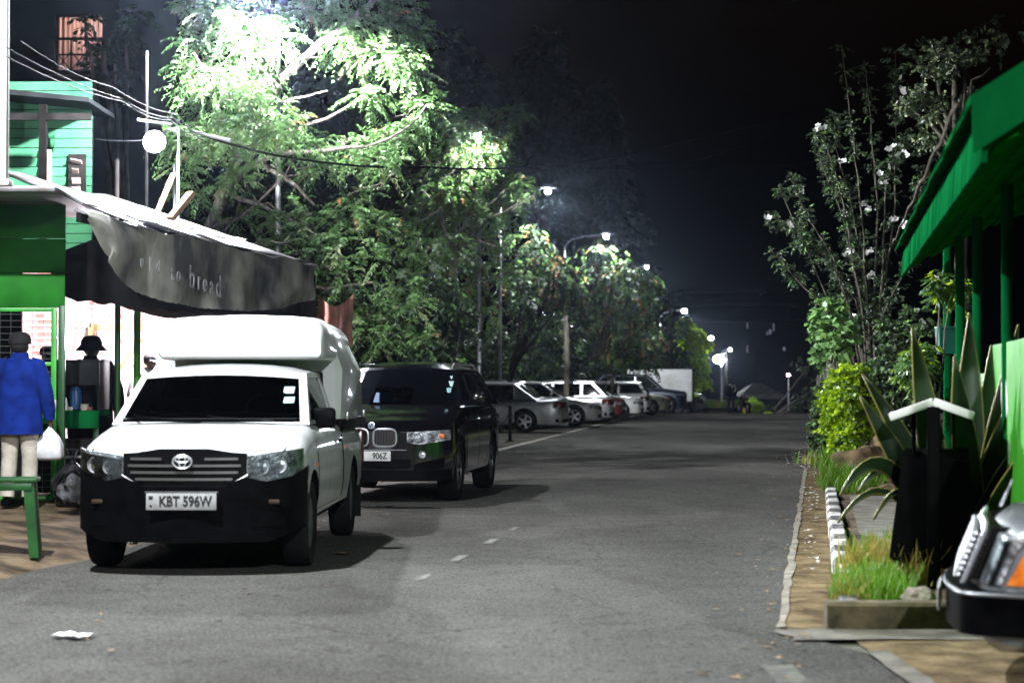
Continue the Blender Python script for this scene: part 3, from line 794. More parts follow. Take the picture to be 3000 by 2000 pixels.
PK = Pickup('pickup_truck', 'white single cab pickup truck with a tall fibreglass canopy on its bed', 'pickup truck', (-2.43, 14.15, 0), R(-1.2),
    dict(L=5.0, W=1.74, H=1.575, hf=.945, belt=1.10, deck=1.0, ywb=1.12, ywt=1.78, yrt=2.72, yrb=2.86, r=.335, fo=.83, wb=3.0, pillars=(), style='pickup',
         paint=M['car_white'], zb=.33, ww=.2, wheel='steel', bow=.26, tum=.27, cbf=.91, seats=1, pa=.11, pc=.16, arch=.075, glass=M['glass'], mu=.91, v1=.88, extra=(2.9, 3.4), crown=.02))

# ---------------------------------------------------------------- the black SUV
class Suv(Car):
    def d_suvx(s):
        S = s.S; hw = s.hw; lin = s.lin
        xs = s.linspace(.42, .90, 8)
        b = s.strip(xs, lin((.42, .725), (.55, .695), (.90, .75)), lin((.42, .845), (.90, .87)), .014)
        hl = s.mirror_part(b, 'headlight', M['lamp_clear'])
        for h, sd in zip(hl, (1, -1)):
            q = MB()
            for x, r in ((.55, .055), (.68, .058)):
                q.lathe([(r, -.006), (r * .9, -.02), (r * .5, .0), (.005, -.01)], c=(sd * x, s.nose_y(x) - .012, .78), axis='Y', n=16)
            q.build('lamp_bowl', M['lamp_clear'], h)
            q = MB(); q.bbox((sd * .80, s.nose_y(.80) - .008, .80), (.09, .03, .05), .01); q.build('indicator', M['lamp_orange'], h)
        for sd in (1, -1):   # two rounded grille openings
            q = MB(); r = []
            for k in range(24):
                a = 2 * math.pi * k / 24
                cx, sx = math.cos(a), math.sin(a)
                r.append((sd * (.165 + .135 * (abs(cx) ** .55) * (1 if cx > 0 else -1)), .78 + .105 * (abs(sx) ** .55) * (1 if sx > 0 else -1)))
            q.prism([(x, s.nose_y(x) - .018, z) for x, z in r], (0, .05, 0)); g = q.build('grille', M['gloss_black'], s.root)
            q = MB(); q.tube([(x, s.nose_y(x) - .022, z) for x, z in r + r[:1]], .013, 6); q.build('grille_trim', M['chrome'], g)
            q = MB()
            for k in range(8): x = sd * (.055 + k * .032); q.box((x, s.nose_y(x) - .026, .78), (.009, .014, .178))
            q.build('grille_bar', M['gloss_black'], g)
            q = MB(); q.tube([(x, s.nose_y(x) - .026, .875 - .0 * abs(x)) for x in (sd * .08, sd * .16, sd * .25)], .008, 5); q.build('grille_highlight', M['chrome'], g)
        q = MB(); q.lathe([(.042, 0), (.042, -.008), (.03, -.012), (.004, -.012)], c=(0, s.nose_y(0) + .01, .925), axis='Y', n=18); e = q.build('emblem', M['chrome'], s.root)
        q = MB()
        for a0 in (0, math.pi):
            q.prism([(0, s.nose_y(0) - .004, .925)] + [(.028 * math.cos(a0 + t), s.nose_y(0) - .004, .925 + .028 * math.sin(a0 + t)) for t in s.linspace(0, math.pi / 2, 6)], (0, -.003, 0))
        q.build('emblem_quarter', M['blue_plastic'], e)
        b = s.strip(s.linspace(-hw * .97, hw * .97, 21), lambda x: .27, lambda x: .40, .03, rows=2); b.build('bumper', M['black_plastic'], s.root)
        b = s.strip(s.linspace(-.46, .46, 9), lambda x: .42, lambda x: .53, .018, rows=2); b.build('air_intake', M['black_plastic'], s.root)
        b = s.strip(s.linspace(.50, .84, 5), lin((.5, .36), (.84, .42)), lin((.5, .47), (.84, .54)), .020, rows=2); s.mirror_part(b, 'side_intake', M['black_plastic'])
        q = MB(); q.lathe([(.045, -.004), (.042, -.018), (.02, .0), (.004, -.004)], c=(.60, s.nose_y(.60) - .025, .58), axis='Y', n=16); s.mirror_part(q, 'fog_lamp', M['chrome'])
        q = MB(); q.tube([(x, s.nose_y(x) - .02, .635) for x in s.linspace(-.42, .42, 9)], .006, 5); q.build('lower_trim', M['chrome'], s.root)
        s.plate(-.02, .565, '906Z', w=.52, h=.115, size=.105, sx=.78, dx=.13)
        s.mirrors(s.S['paint'], out=.12, size=(.19, .11, .13))
        s.doors([(1.35, 2.33), (2.36, 3.30)], .33)
        for sd in (1, -1):
            q = MB(); x = s.hx(s.ze) - .05; q.tube([(sd * x, 1.95, s.ze + .02), (sd * x, 2.1, s.ze + .075), (sd * x, 3.7, s.ze + .075), (sd * x, 3.9, s.ze + .02)], .014, 6); q.build('roof_rail', M['chrome'], s.root)
        for y in (S['fo'], S['fo'] + S['wb']):
            for sd in (1, -1):
                q = MB(); r0, r1 = S['r'] + .05, S['r'] + .095
                a = s.linspace(R(-12), R(192), 15)
                q.grid([[(sd * (hw + .006), y + r * math.cos(t), S['r'] + .01 + r * math.sin(t)) for t in a] for r in (r0, r1)]); q.build('wheel_arch', M['black_plastic'], s.root, 40)
        # stickers and a blue parking card
        for u, z, w, h, mm in ((.86, s.be + .36, .09, .04, 'sticker'), (.85, s.be + .28, .11, .07, 'sticker'), (.84, s.be + .20, .06, .06, 'teal_cloth'), (-.12, s.be + .11, .24, .12, 'blue_plastic')):
            v = (z - s.be) / (s.ze - s.be); sl = (S['ywt'] - S['ywb']) / (s.ze - s.be)
            yy = S['ywb'] + (S['ywt'] - S['ywb']) * v - .12 * (1 - .4 * v) * (1 - u * u) - .008; x = u * s.hx(z)
            q = MB(); q.add([(x - w / 2, yy - sl * h / 2, z - h / 2), (x + w / 2, yy - sl * h / 2 + .01, z - h / 2), (x + w / 2, yy + sl * h / 2 + .01, z + h / 2), (x - w / 2, yy + sl * h / 2, z + h / 2)], [(0, 1, 2, 3)])
            q.build('windscreen_sticker' if mm != 'blue_plastic' else 'parking_card', M[mm], s.root, 0)
        b = s.strip(s.linspace(hw * .6, hw * .985, 5), lambda x: .85, lambda x: 1.0, .012, sgn=-1); s.mirror_part(b, 'tail_light', M['lamp_red'])
BM = Suv('suv', 'black suv with a twin rounded chrome grille parked behind the white pickup', 'suv', (-1.66, 22.55, 0), R(-7.5),
    suv(W=1.88, L=4.65, paint=M['car_black'], glass=M['glass_dark'], style='suvx', bow=.26, wheel='ten', hf=.935, belt=1.14, deck=1.12, H=1.69, edge=.10, tum=.42, cbf=.945, ywb=1.22, ywt=1.95))

# ---------------------------------------------------------------- row of parked cars
CG = 'cars parked in the bay left of the road'
def car(label, cat, px, Y, front_right, S, yaw=0.0, name='parked_car', group=CG, X=None, nose=0.0):
    """px: photo column of the end that points at the road"""
    x = (px - 1500) / F * Y if X is None else X
    if front_right: loc = (x, Y, gz(Y)); rz = R(90 + yaw)
    else:
        rz = R(-90 + yaw)
        loc = (x - S['L'] * math.cos(R(yaw)), Y - S['L'] * math.sin(R(yaw)), gz(Y))
    return Car(name, label, cat, loc, rz, S, group)
car('silver saloon car parked tail to the road behind the chained bollards', 'car', 1666, 54.9, False, sedan(paint=M['car_silver'], glass=M['glass_dark'], L=4.7, r=.32), -6)
car('dark grey saloon car whose roof shows just over the silver saloon', 'car', 1652, 58.4, False, sedan(paint=M['car_grey'], H=1.50, glass=M['glass_dark']), -6)
car('white saloon car with open dark fog lamp recess next along from the dark grey saloon', 'car', 1762, 62.5, True, sedan(paint=M['car_white'], H=1.47, r=.33), -6)
car('pale silver hatchback peeping out beyond the white saloon bonnet', 'car', 1800, 66.6, False, hatch(paint=M['car_silver'], L=4.2), -6)
car('dark red hatchback squeezed in the shade between two pale cars', 'car', 1832, 70.8, True, hatch(paint=M['car_red'], H=1.42), -6)
car('small white saloon car with nose to the road beyond the dark red hatchback', 'car', 1884, 75.5, True, sedan(paint=M['car_white'], H=1.42, L=4.3), -6)
car('white estate car with square rear side windows and its tail to the road', 'car', 1905, 80.2, False, hatch(paint=M['car_white'], L=4.4, H=1.47, yrt=4.0, yrb=4.3, glass=M['glass']), -6)
cb = car('beige saloon car with orange corner indicator under the dark blue suv flank', 'car', 1964, 84.5, True, sedan(paint=M['car_beige'], H=1.38, r=.33), -6)
q = MB(); q.bbox((.80, .14, .70), (.10, .12, .14), .02); cb.mirror_part(q, 'indicator', M['lamp_orange'])
car('dark blue suv with a big wheel parked in front of the white box truck', 'suv', 2012, 88.5, True, suv(L=4.8, H=1.82, hf=1.0, belt=1.15, deck=1.1, r=.39), -6)
car('dull silver car tail beside the grassy mound past the white box truck', 'car', 2062, 108, False, sedan(paint=M['car_silver'], deck=1.0), -6)
car('white hatchback standing behind the grassy mound near the lamp posts', 'car', 2126, 121, True, hatch(paint=M['car_white'], H=1.62, belt=1.05, hf=.9, glass=M['glass']), -16)
# white box truck
def truck():
    t = thing('box_truck', 'white box truck standing tall behind the dark blue suv', 'truck', (0, 0, 0))
    Y = 104.0; g = gz(Y)
    x0 = (1838 - 1500) / F * Y; x1 = (2027 - 1500) / F * Y
    b = MB(); b.bbox(((x0 + x1) / 2, Y + 1.0, g + 1.62), (x1 - x0, 2.0, 1.75), .04); b.build('cargo_box', M['car_white'], t)
    b = MB(); b.box((x1 + .012, Y + 1.0, g + 1.62), (.02, 1.9, 1.7)); b.build('rear_door', M['galv'], t)
    b = MB(); b.box(((x0 + x1) / 2, Y + 1.0, g + .66), (x1 - x0 + .4, .9, .14)); b.build('chassis', M['black_plastic'], t)
    b = MB(); b.prism([(x0 - 1.7, Y + .1, g + .45), (x0 - .1, Y + .1, g + .45), (x0 - .1, Y + .1, g + 1.95), (x0 - 1.1, Y + .1, g + 1.95), (x0 - 1.6, Y + .1, g + 1.2)], (0, 1.8, 0)); b.build('cab', M['car_white'], t)
    for x in (x0 - .9, x1 - .75):
        for yy in (Y + .25, Y + 1.75):
            w = add_wheel(t, x, yy, .36, .2, 'steel', 1); w.rotation_euler = (0, 0, R(-90)); w.location.z = g + .36
truck()
# receding car with a lit tail lamp on the road
tc = Car('car', 'dark car with a glowing red tail lamp driving away down the road', 'car', (27.2, 175.0, gz(177)), R(174), suv(paint=M['car_black'], H=1.6, L=4.4))
b = MB(); b.bbox((-.62, tc.L + .01, .92), (.22, .06, .2), .02); b.build('lit_tail_light', M['tail'], tc.root)
# ---------------------------------------------------------------- near car at the right edge
class OldSedan(Car):
    def d_old(s):
        hw = s.hw; lin = s.lin
        xs = s.linspace(.65, .80, 6)
        b = s.strip(xs, lambda x: .53, lin((.5, .765), (.8, .74)), .016)
        hl = s.mirror_part(b, 'headlight', M['lamp_clear'])
        for h, sd in zip(hl, (1, -1)):
            c = MB(); c.grid([[(sd * x, s.nose_y(x) - .026, z) for x in xs] for z in (.535, .64, .735)]); c.build('lens', M['glass_clear'], h, 60)
        # wrap-round amber corner lamps
        q = MB(); rows = []
        for z in (.53, .60, .67, .735):
            f = (z - .53) / .205
            rows.append([(s.side_x(max(y, .1), z) * .0 + s.plan(y) * 1.0 + .012, s.bowy(y, .98), z) for y in s.linspace(.07 + .06 * f, .46 - .08 * f, 7)])
        q.grid(rows); q.bridge(rows[0] + [r[-1] for r in rows[1:]] + rows[-1][-2::-1] + [r[0] for r in rows[-2:0:-1]], [(x - .05, y, z) for x, y, z in rows[0] + [r[-1] for r in rows[1:]] + rows[-1][-2::-1] + [r[0] for r in rows[-2:0:-1]]])
        s.mirror_part(q, 'indicator', M['lamp_orange'])
        b = s.strip(s.linspace(-.61, .61, 11), lambda x: .53, lambda x: .77, .05, thick=.10); g = b.build('grille', M['gloss_black'], s.root)
        q = MB()
        for k in range(8):
            z = .55 + k * .027; q.bbox((0, s.nose_y(0) - .06, z), (1.2, .03, .012), .004)
        q.build('grille_bar', M['chrome'], g)
        q = MB()
        q.tube([(-.62, -.02, .52), (-.62, -.02, .755), (-.57, -.03, .785), (0, -.05, .785), (.57, -.03, .785), (.62, -.02, .755), (.62, -.02, .52)], .012, 8); q.build('grille_trim', M['chrome'], g)
        q = MB(); q.tube([(0, .03, .83), (0, .03, .90)], .008, 6); q.tube([(.032 * math.cos(a), .03, .925 + .032 * math.sin(a)) for a in [2 * math.pi * k / 16 for k in range(17)]], .005, 5); q.build('bonnet_ornament', M['chrome'], s.root)
        n = s.linspace(-hw * .997, hw * .997, 25)
        b = s.strip(n, lambda x: .30, lambda x: .50, .10, rows=5, thick=.16); bp = b.build('bumper', M['black_plastic'], s.root, 40)
        q = MB(); q.tube([(x, s.nose_y(x) - .105, .485) for x in n], .010, 6); q.build('bumper_trim', M['car_grey'], bp)
        for sd in (-1, 1):
            q = MB(); q.grid([[(sd * (s.plan(y) + .05), s.bowy(y, .98), z) for y in s.linspace(.2, .56, 5)] for z in (.31, .4, .5)]); q.build('bumper_corner', M['black_plastic'], bp)
        q = MB(); q.grid([[(s.plan(y) + .004, s.bowy(y, .98), z) for y in s.linspace(.0, .58, 8)] for z in (.495, .528)]); s.mirror_part(q, 'lamp_trim', M['car_silver'])
        s.plate(0, .40, None, y=s.nose_y(0) - .13)
        s.mirrors(s.S['paint']); s.doors([(1.45, 2.4), (2.43, 3.3)], .3)
        b = s.strip(s.linspace(hw * .5, hw * .985, 6), lambda x: .62, lambda x: .82, .012, sgn=-1); s.mirror_part(b, 'tail_light', M['lamp_red'])
OC = OldSedan('saloon_car', 'old silver saloon car with amber corner lamp nosing in at the right edge', 'car', (2.22, 9.35, 0), R(-90 - 14),
    sedan(paint=M['car_grey'], W=1.74, H=1.42, hf=.80, belt=.93, L=4.7, style='old', bow=.12, r=.31, zb=.22))

def lean_nose(o, k=.42):
    for ch in o.children:
        if ch.type == 'MESH' and not ch.name.startswith('wheel'):
            for v in ch.data.vertices:
                if v.co.y < .9 and v.co.z > .5: v.co.y += k * (v.co.z - .5) * (1 - max(0, v.co.y) / .9)
            for g in ch.children:
                for v in g.data.vertices:
                    if v.co.y < .9 and v.co.z > .5: v.co.y += k * (v.co.z - .5) * (1 - max(0, v.co.y) / .9)
lean_nose(OC.root)
# ---------------------------------------------------------------- ground, road, kerbs
def sheet(name, left, right, Ys, dz, m, kind='structure', nx=2, jit=0.0, zfun=None):
    b = MB(); rows = []
    for Y in Ys:
        l, r = left(Y), right(Y); row = []
        for k in range(nx):
            f = k / (nx - 1)
            x = l + (r - l) * f + (random.uniform(-jit, jit) if k in (0, nx - 1) else 0)
            row.append((x, Y, gz(Y) + dz + (zfun(x, Y) if zfun else 0)))
        rows.append(row)
    b.grid(rows); o = b.build(name, m, None, 60)
    if name != 'x': tag(o, kind=kind)
    return o
YF = [-25, -5, 0, 5, 10, 20, 40, 60, 80, 84, 86, 88, 90, 92, 94, 96, 98, 100, 110, 130, 160, 190, 195, 250, 400, 900]
sheet('ground', lambda Y: -500, lambda Y: 500, YF, -.012, M['ground'])
YR = [-25 + 1.0 * k for k in range(0, 120)] + [96, 98, 100, 105, 110, 120, 130, 150, 170, 190, 200, 250, 320]
sheet('road', lambda Y: ledge(Y) - (0.0 if Y > 13 else (13 - Y) * .25), lambda Y: redge(Y) if Y > 10.6 else 1.92, YR, 0.0, M['asphalt'], jit=.018)
YL = [27 + 2 * k for k in range(34)]
sheet('parking_bay', lambda Y: ledge(Y) - 9 if Y > 31 else ledge(Y) - 2.4, lambda Y: ledge(Y) - .16, YL, -.004, M['lot'], nx=6)
sheet('bay_edge', lambda Y: ledge(Y) - .16, lambda Y: ledge(Y) + .02, YL, .006, M['stone'], jit=.03)
# dirt apron before the kiosks, with a broken lip on the road
from mathutils import noise as mnoise
def dirtz(x, Y):
    d = ledge(Y) + .12 + .22 * mnoise.noise(Vector((Y * .8, 3, 0))) - x
    h = min(1, max(0, d / .35))
    return -.03 + .11 * min(1, max(0, d - .5) / .9) + h * (.10 + .05 * mnoise.noise(Vector((x * 1.3, Y * 1.1, 0))) + .025 * mnoise.noise(Vector((x * 5, Y * 5, 2))))
sheet('dirt_verge', lambda Y: -9, lambda Y: ledge(Y) + .3, [11 + .16 * k for k in range(110)], 0, M['dirt'], nx=40, zfun=dirtz)
# right hand side
YE = [11.1 + .35 * k for k in range(60)]
sheet('gutter', lambda Y: redge(Y) - .05 + .03 * mnoise.noise(Vector((0, Y * 2, 0))), lambda Y: redge(Y) + .34, YE, .010, M['sand'], nx=5, zfun=lambda x, Y: .012 * mnoise.noise(Vector((x * 6, Y * 4, 0))))
sheet('road_edging', lambda Y: redge(Y) - .085, lambda Y: redge(Y) - .03, YE, .018, M['stone'], jit=.014)
sheet('driveway', lambda Y: 1.90, lambda Y: 12, [2 + .3 * k for k in range(29)] + [10.62], .008, M['sand'], nx=24, jit=.03, zfun=lambda x, Y: .012 * mnoise.noise(Vector((x * 2, Y * 2, 0))))
sheet('driveway_edging', lambda Y: 1.87, lambda Y: 1.99, [2 + .3 * k for k in range(28)], .020, M['concrete'], jit=.014)
sheet('driveway_threshold', lambda Y: redge(11) - .06 + .03 * math.sin(Y * 9), lambda Y: 6.5, [10.58, 10.7, 10.82, 10.94, 11.05], .014, M['concrete'], nx=30, jit=.03, zfun=lambda x, Y: .008 * mnoise.noise(Vector((x * 4, Y * 4, 0))))
def planterz(x, Y): return .05 * mnoise.noise(Vector((x * 1.7, Y * 1.3, 5))) + .02 * mnoise.noise(Vector((x * 6, Y * 6, 1)))
sheet('planting_bed', lambda Y: redge(Y) + .33, lambda Y: redge(Y) + 7, [11.15 + .4 * k for k in range(62)], .09, M['dirt'], nx=24, zfun=planterz)
sheet('footpath', lambda Y: redge(Y) + .50 + (.0 if Y > 16 else (16 - Y) * .2), lambda Y: redge(Y) + 1.6, [14.5 + .5 * k for k in range(15)], .165, M['concrete'], nx=4)
def kerb(name, p0, p1, w, h, m, seg=24):
    d = Vector(p1) - Vector(p0); L = d.length
    b = MB()
    rings = []
    for k in range(seg + 1):
        t = k / seg * L; j = random.uniform(-.006, .006)
        rings.append([(-w / 2 + j, t, -.05), (-w / 2 + j, t, h - .025), (-w / 2 + .025 + j, t, h), (w / 2 - .02 + j, t, h + j), (w / 2 + j, t, h - .02), (w / 2 + j, t, -.05)])
    b.loft(rings); o = b.build(name, m, None, 40)
    o.location = p0; o.rotation_euler = (0, 0, math.atan2(-d.x, d.y)); return tag(o, kind='structure')
kerb('kerb', (redge(11.3) + .34, 11.3, 0), (redge(26) + .30, 26, 0), .14, .15, M['kerb'], 40)
kerb('planter_kerb', (redge(11) + .22, 11.12, 0), (6.5, 10.9, 0), .16, .165, M['mossy'], 30)
# faded centre dashes on the asphalt
for i, (px, py) in enumerate(((1345, 1634), (1440, 1584), (1240, 1690), (1505, 1548))):
    Y = 8008 / (py - 1120); x = (px - 1500) / F * Y
    b = MB(); a = math.radians(-8); L_, w_ = .52, .085
    if i > 1: L_, w_ = .40, .06
    n = 9; rows = [[(x + math.sin(-a) * t + (w_ / 2 * s_) + random.uniform(-.008, .008), Y + t, .005) for s_ in (-1, 1)] for t in [-L_ / 2 + L_ * k / n for k in range(n + 1)]]
    b.grid(rows); tag(b.build('road_marking', M['paint_mark'], None, 0), kind='structure')
Y = 9.35; b = MB(); b.grid([[(1.26, Y - .25, .005), (1.42, Y - .25, .005)], [(1.26, Y + .35, .005), (1.42, Y + .35, .005)]]); tag(b.build('road_marking', M['paint_mark'], None, 0), kind='structure')

# ---------------------------------------------------------------- litter on the ground
def scrap(name, label, px, py, w, d, m, z0=.012, seed=0, h=.02, group=None):
    rnd = random.Random(seed); Y = CAMZ * F / (py - 1120); x = (px - 1500) / F * Y
    b = MB(); n = 9; rows = []
    for j in range(5):
        rows.append([(w * (k / (n - 1) - .5) * (1 - .25 * abs(j - 2) / 2 + rnd.uniform(-.12, .12)), d * (j / 4 - .5) + rnd.uniform(-.1, .1) * d + .25 * d * math.sin(k * .9), rnd.uniform(.2, 1) * h) for k in range(n)])
    b.grid(rows); o = b.build(name, m, None, 40); o.location = (x, Y, z0)
    md = o.modifiers.new('s', 'SOLIDIFY'); md.thickness = .002
    return tag(o, label, 'litter', group)
scrap('paper_scrap', 'crumpled white paper scrap alone on the near asphalt', 218, 1867, .25, .12, M['litter'], seed=1)
scrap('brick_chip', 'flat reddish brick chip on the asphalt by the pickup shadow', 1000, 1623, .16, .10, M['brown_cloth'], seed=2)
scrap('strap', 'thin dark strap lying on the asphalt behind the pickup rear wheel', 1105, 1489, .38, .05, M['black_plastic'], seed=3)
scrap('paper_scrap', 'small white paper scrap under the pickup front bumper', 385, 1592, .13, .12, M['litter'], seed=4)
scrap('paper_scrap', 'crumpled white plastic scrap on the footpath between agave leaves and bin', 2562, 1418, .25, .3, M['litter'], z0=.18, seed=5, h=.08)
# fallen petals by the gutter: uncountable
V = []; Fc = []
rnd = random.Random(3)
for k in range(190):
    if k < 120:
        px, py = 2300 + abs(rnd.gauss(0, 1)) * 45 if rnd.random() < .25 else 2390 - abs(rnd.gauss(0, 32)), 1345 + rnd.gauss(0, 9)
    else: px, py = 2395 - (rnd.random()) * 45, 1360 + rnd.random() ** 1.5 * 320
    Y = CAMZ * F / (py - 1120); x = (px - 1500) / F * Y; a = rnd.random() * 6; s_ = rnd.uniform(.012, .028)
    i = len(V)
    V += [(x + s_ * math.cos(a + t), Y + 1.6 * s_ * math.sin(a + t), .03 + rnd.uniform(0, .02)) for t in (0, 1.57, 3.14, 4.71)]; Fc.append((i, i + 1, i + 2, i + 3))
tag(np_mesh('fallen_petals', np.array(V), np.array(Fc), M['flower']), kind='stuff')

V = []; Fc = []
for k in range(420):
    Y = rnd.uniform(9, 40)
    if k % 3: x = redge(Y) + .1 - abs(rnd.gauss(0, .25))
    else: x = ledge(Y) + abs(rnd.gauss(0, .8)) + .2
    a = rnd.random() * 6; s_ = rnd.uniform(.008, .028); z = gz(Y) + (.03 if x > redge(Y) - .05 else .006); i = len(V)
    V += [(x + s_ * math.cos(a + t) * (1.8 if t in (0, 3.14) else .7), Y + s_ * math.sin(a + t) * (1.8 if t in (0, 3.14) else .7), z + rnd.uniform(0, .012)) for t in (0, 1.57, 3.14, 4.71)]; Fc.append((i, i + 1, i + 2, i + 3))
tag(np_mesh('leaf_litter', np.array(V), np.array(Fc), M['leaf_dry']), kind='stuff')

# ---------------------------------------------------------------- grass
def blades(name, spots, mats, wid=.006):
    V = []; Fq = []; mi = []
    for (x, y, z, h, r, n, m) in spots:
        for k in range(n):
            a = random.random() * 6.283; rr = r * math.sqrt(random.random())
            bx, by = x + rr * math.cos(a), y + rr * math.sin(a)
            hh = h * random.uniform(.45, 1.1); la = random.random() * 6.283; ln = hh * random.uniform(.1, .7)
            dx, dy = math.cos(la), math.sin(la); w = wid * random.uniform(.7, 1.3); sx, sy = -dy * w, dx * w
            i = len(V)
            for t, wf in ((0, 1), (.5, .8), (1, .08)):
                cx, cy, cz = bx + dx * ln * t * t, by + dy * ln * t * t, z + hh * (t - .22 * t * t * (ln / hh))
                V.append((cx - sx * wf, cy - sy * wf, cz)); V.append((cx + sx * wf, cy + sy * wf, cz))
            Fq += [(i, i + 1, i + 3, i + 2), (i + 2, i + 3, i + 5, i + 4)]; mm = m if m < 2 else int(random.random() < .5); mi += [mm, mm]
    o = np_mesh(name, np.array(V), np.array(Fq), mats, None, np.array(mi)); return tag(o, kind='stuff')
sp = []
for k in range(46):
    px = random.uniform(2478, 2660); py = random.uniform(1600, 1768)
    Y = max(11.3, 1.33 * F / (py - 1120)); x = (px - 1500) / F * Y
    top = px < 2520 or py < 1650
    sp.append((x, Y, .08, random.uniform(.10, .24), .12, 90, (2 if random.random() < .5 else 0) if top else 0))
for k in range(10): sp.append((2.55 + random.uniform(-.2, .25), 12.9 + random.uniform(-.5, .6), .1, .3, .12, 70, 1))
blades('grass', sp, [M['grass'], M['grass_dry']])
sp = []
for k in range(44):
    Y = random.uniform(23, 33); x = redge(Y) + .30 + random.uniform(0, .55); sp.append((x, Y, .1, random.uniform(.2, .42), .22, 60, 0))
for k in range(26):
    Y = random.uniform(32, 90); x = redge(Y) + random.uniform(.1, .5); sp.append((x, Y, 0, random.uniform(.2, .5), .4, 40, 2))
for k in range(20): Y = random.uniform(17, 26); x = redge(Y) + random.uniform(1.5, 2.6); sp.append((x, Y, .1, .28, .3, 50, 2))
blades('grass', sp, [M['grass'], M['grass_dry']], .011)
# grassy mound far left of the road
b = MB(); Y = 112; c = W(2085, 1200, Y); rows = []
for j in range(9): rows.append([(c.x + 3.2 * (i / 12 - .5), Y + 2.2 * (j / 8 - .5), gz(Y) + 1.0 * max(0, 1 - (2 * i / 12 - 1) ** 2) * max(0, 1 - (2 * j / 8 - 1) ** 2) + .05 * random.random()) for i in range(13)])
b.grid(rows); tag(b.build('mound', M['ground'], None, 60), kind='structure')
sp = [(c.x + 2.4 * (random.random() - .5), Y + 1.6 * (random.random() - .9), gz(Y) + .55, .5, .4, 50, 2 if k % 2 else 0) for k in range(26)]
blades('grass', sp, [M['grass'], M['grass_dry']], .03)

# ---------------------------------------------------------------- rocks
def rock(label, c, r, m, seed):
    bm = bmesh.new(); bmesh.ops.create_icosphere(bm, subdivisions=4, radius=1)
    for v in bm.verts:
        p = v.co.copy(); n = 1 + .30 * mnoise.noise(p * 1.3 + Vector((seed, 0, 0))) + .13 * mnoise.noise(p * 3.2 + Vector((0, seed, 0))) + .05 * mnoise.noise(p * 8)
        v.co = Vector((p.x * r[0] * n, p.y * r[1] * n, max(-.3, p.z) * r[2] * n))
    me = bpy.data.meshes.new('rock'); bm.to_mesh(me); bm.free(); me.materials.append(m); me.shade_smooth()
    o = bpy.data.objects.new('rock', me); COL.objects.link(o); o.location = c; return tag(o, label, 'rock')
p = W(2535, 1352, 27.5); rock('big brown boulder lying between the grass and the bright green bush', (p.x, p.y, .22), (.47, .4, .30), M['rock'], 3)
p = W(2592, 1275, 29.0); rock('brown boulder perched behind the big boulder beneath the agave leaves', (p.x, p.y, .42), (.26, .28, .24), M['rock'], 9)
p = W(2690, 1745, 11.55); rock('pale stone in the planting bed behind the mossy kerb', (p.x, p.y, .14), (.10, .09, .06), M['stone'], 5)
p = W(2610, 1400, 20.5); rock('long flat brown stone on the footpath behind the litter bin', (p.x, p.y, .25), (.24, .12, .09), M['rock'], 13)

# ---------------------------------------------------------------- litter bin
def litter_bin():
    c = W(2737, 1690, 12.6); x, y = c.x, c.y; g = .10
    t = thing('litter_bin', 'black litter bin on a post with a white chevron cap', 'litter bin', (x, y, g), R(-13))
    b = MB(); b.bbox((0, -.03, .56), (.085, .07, 1.22), .008); b.build('post', M['bin_black'], t)
    b = MB()
    r = []
    for z, w0, w1, d in ((.16, -.285, .24, .17), (.18, -.29, .245, .175), (.86, -.20, .235, .155), (.885, -.19, .225, .15)):
        r.append([(w0, .18 - d, z), (w1, .18 - d, z - .08 * (w1 - .24 > -.1)), (w1, .18 + d, z), (w0, .18 + d, z)])
    b.loft(r); b.build('body', M['bin_black'], t, 30)
    b = MB()
    for s_, L_ in ((-1, .30), (1, .275)):
        a = R(20) * -s_ * -1
        b.bbox((s_ * L_ * .47, .16, 1.205 - .052 * (L_ / .29)), (L_, .44, .052), .006, ry=s_ * R(20))
    b.build('cap', M['wall_white'], t)
    for s_ in (-1, 1):
        b = MB(); b.tube([(s_ * .13, .02 + .0, .86), (s_ * .13, .02, 1.13)], .012, 6); b.tube([(s_ * .13, .32, .86), (s_ * .13, .32, 1.13)], .012, 6); b.build('stay', M['bin_black'], t)
litter_bin()

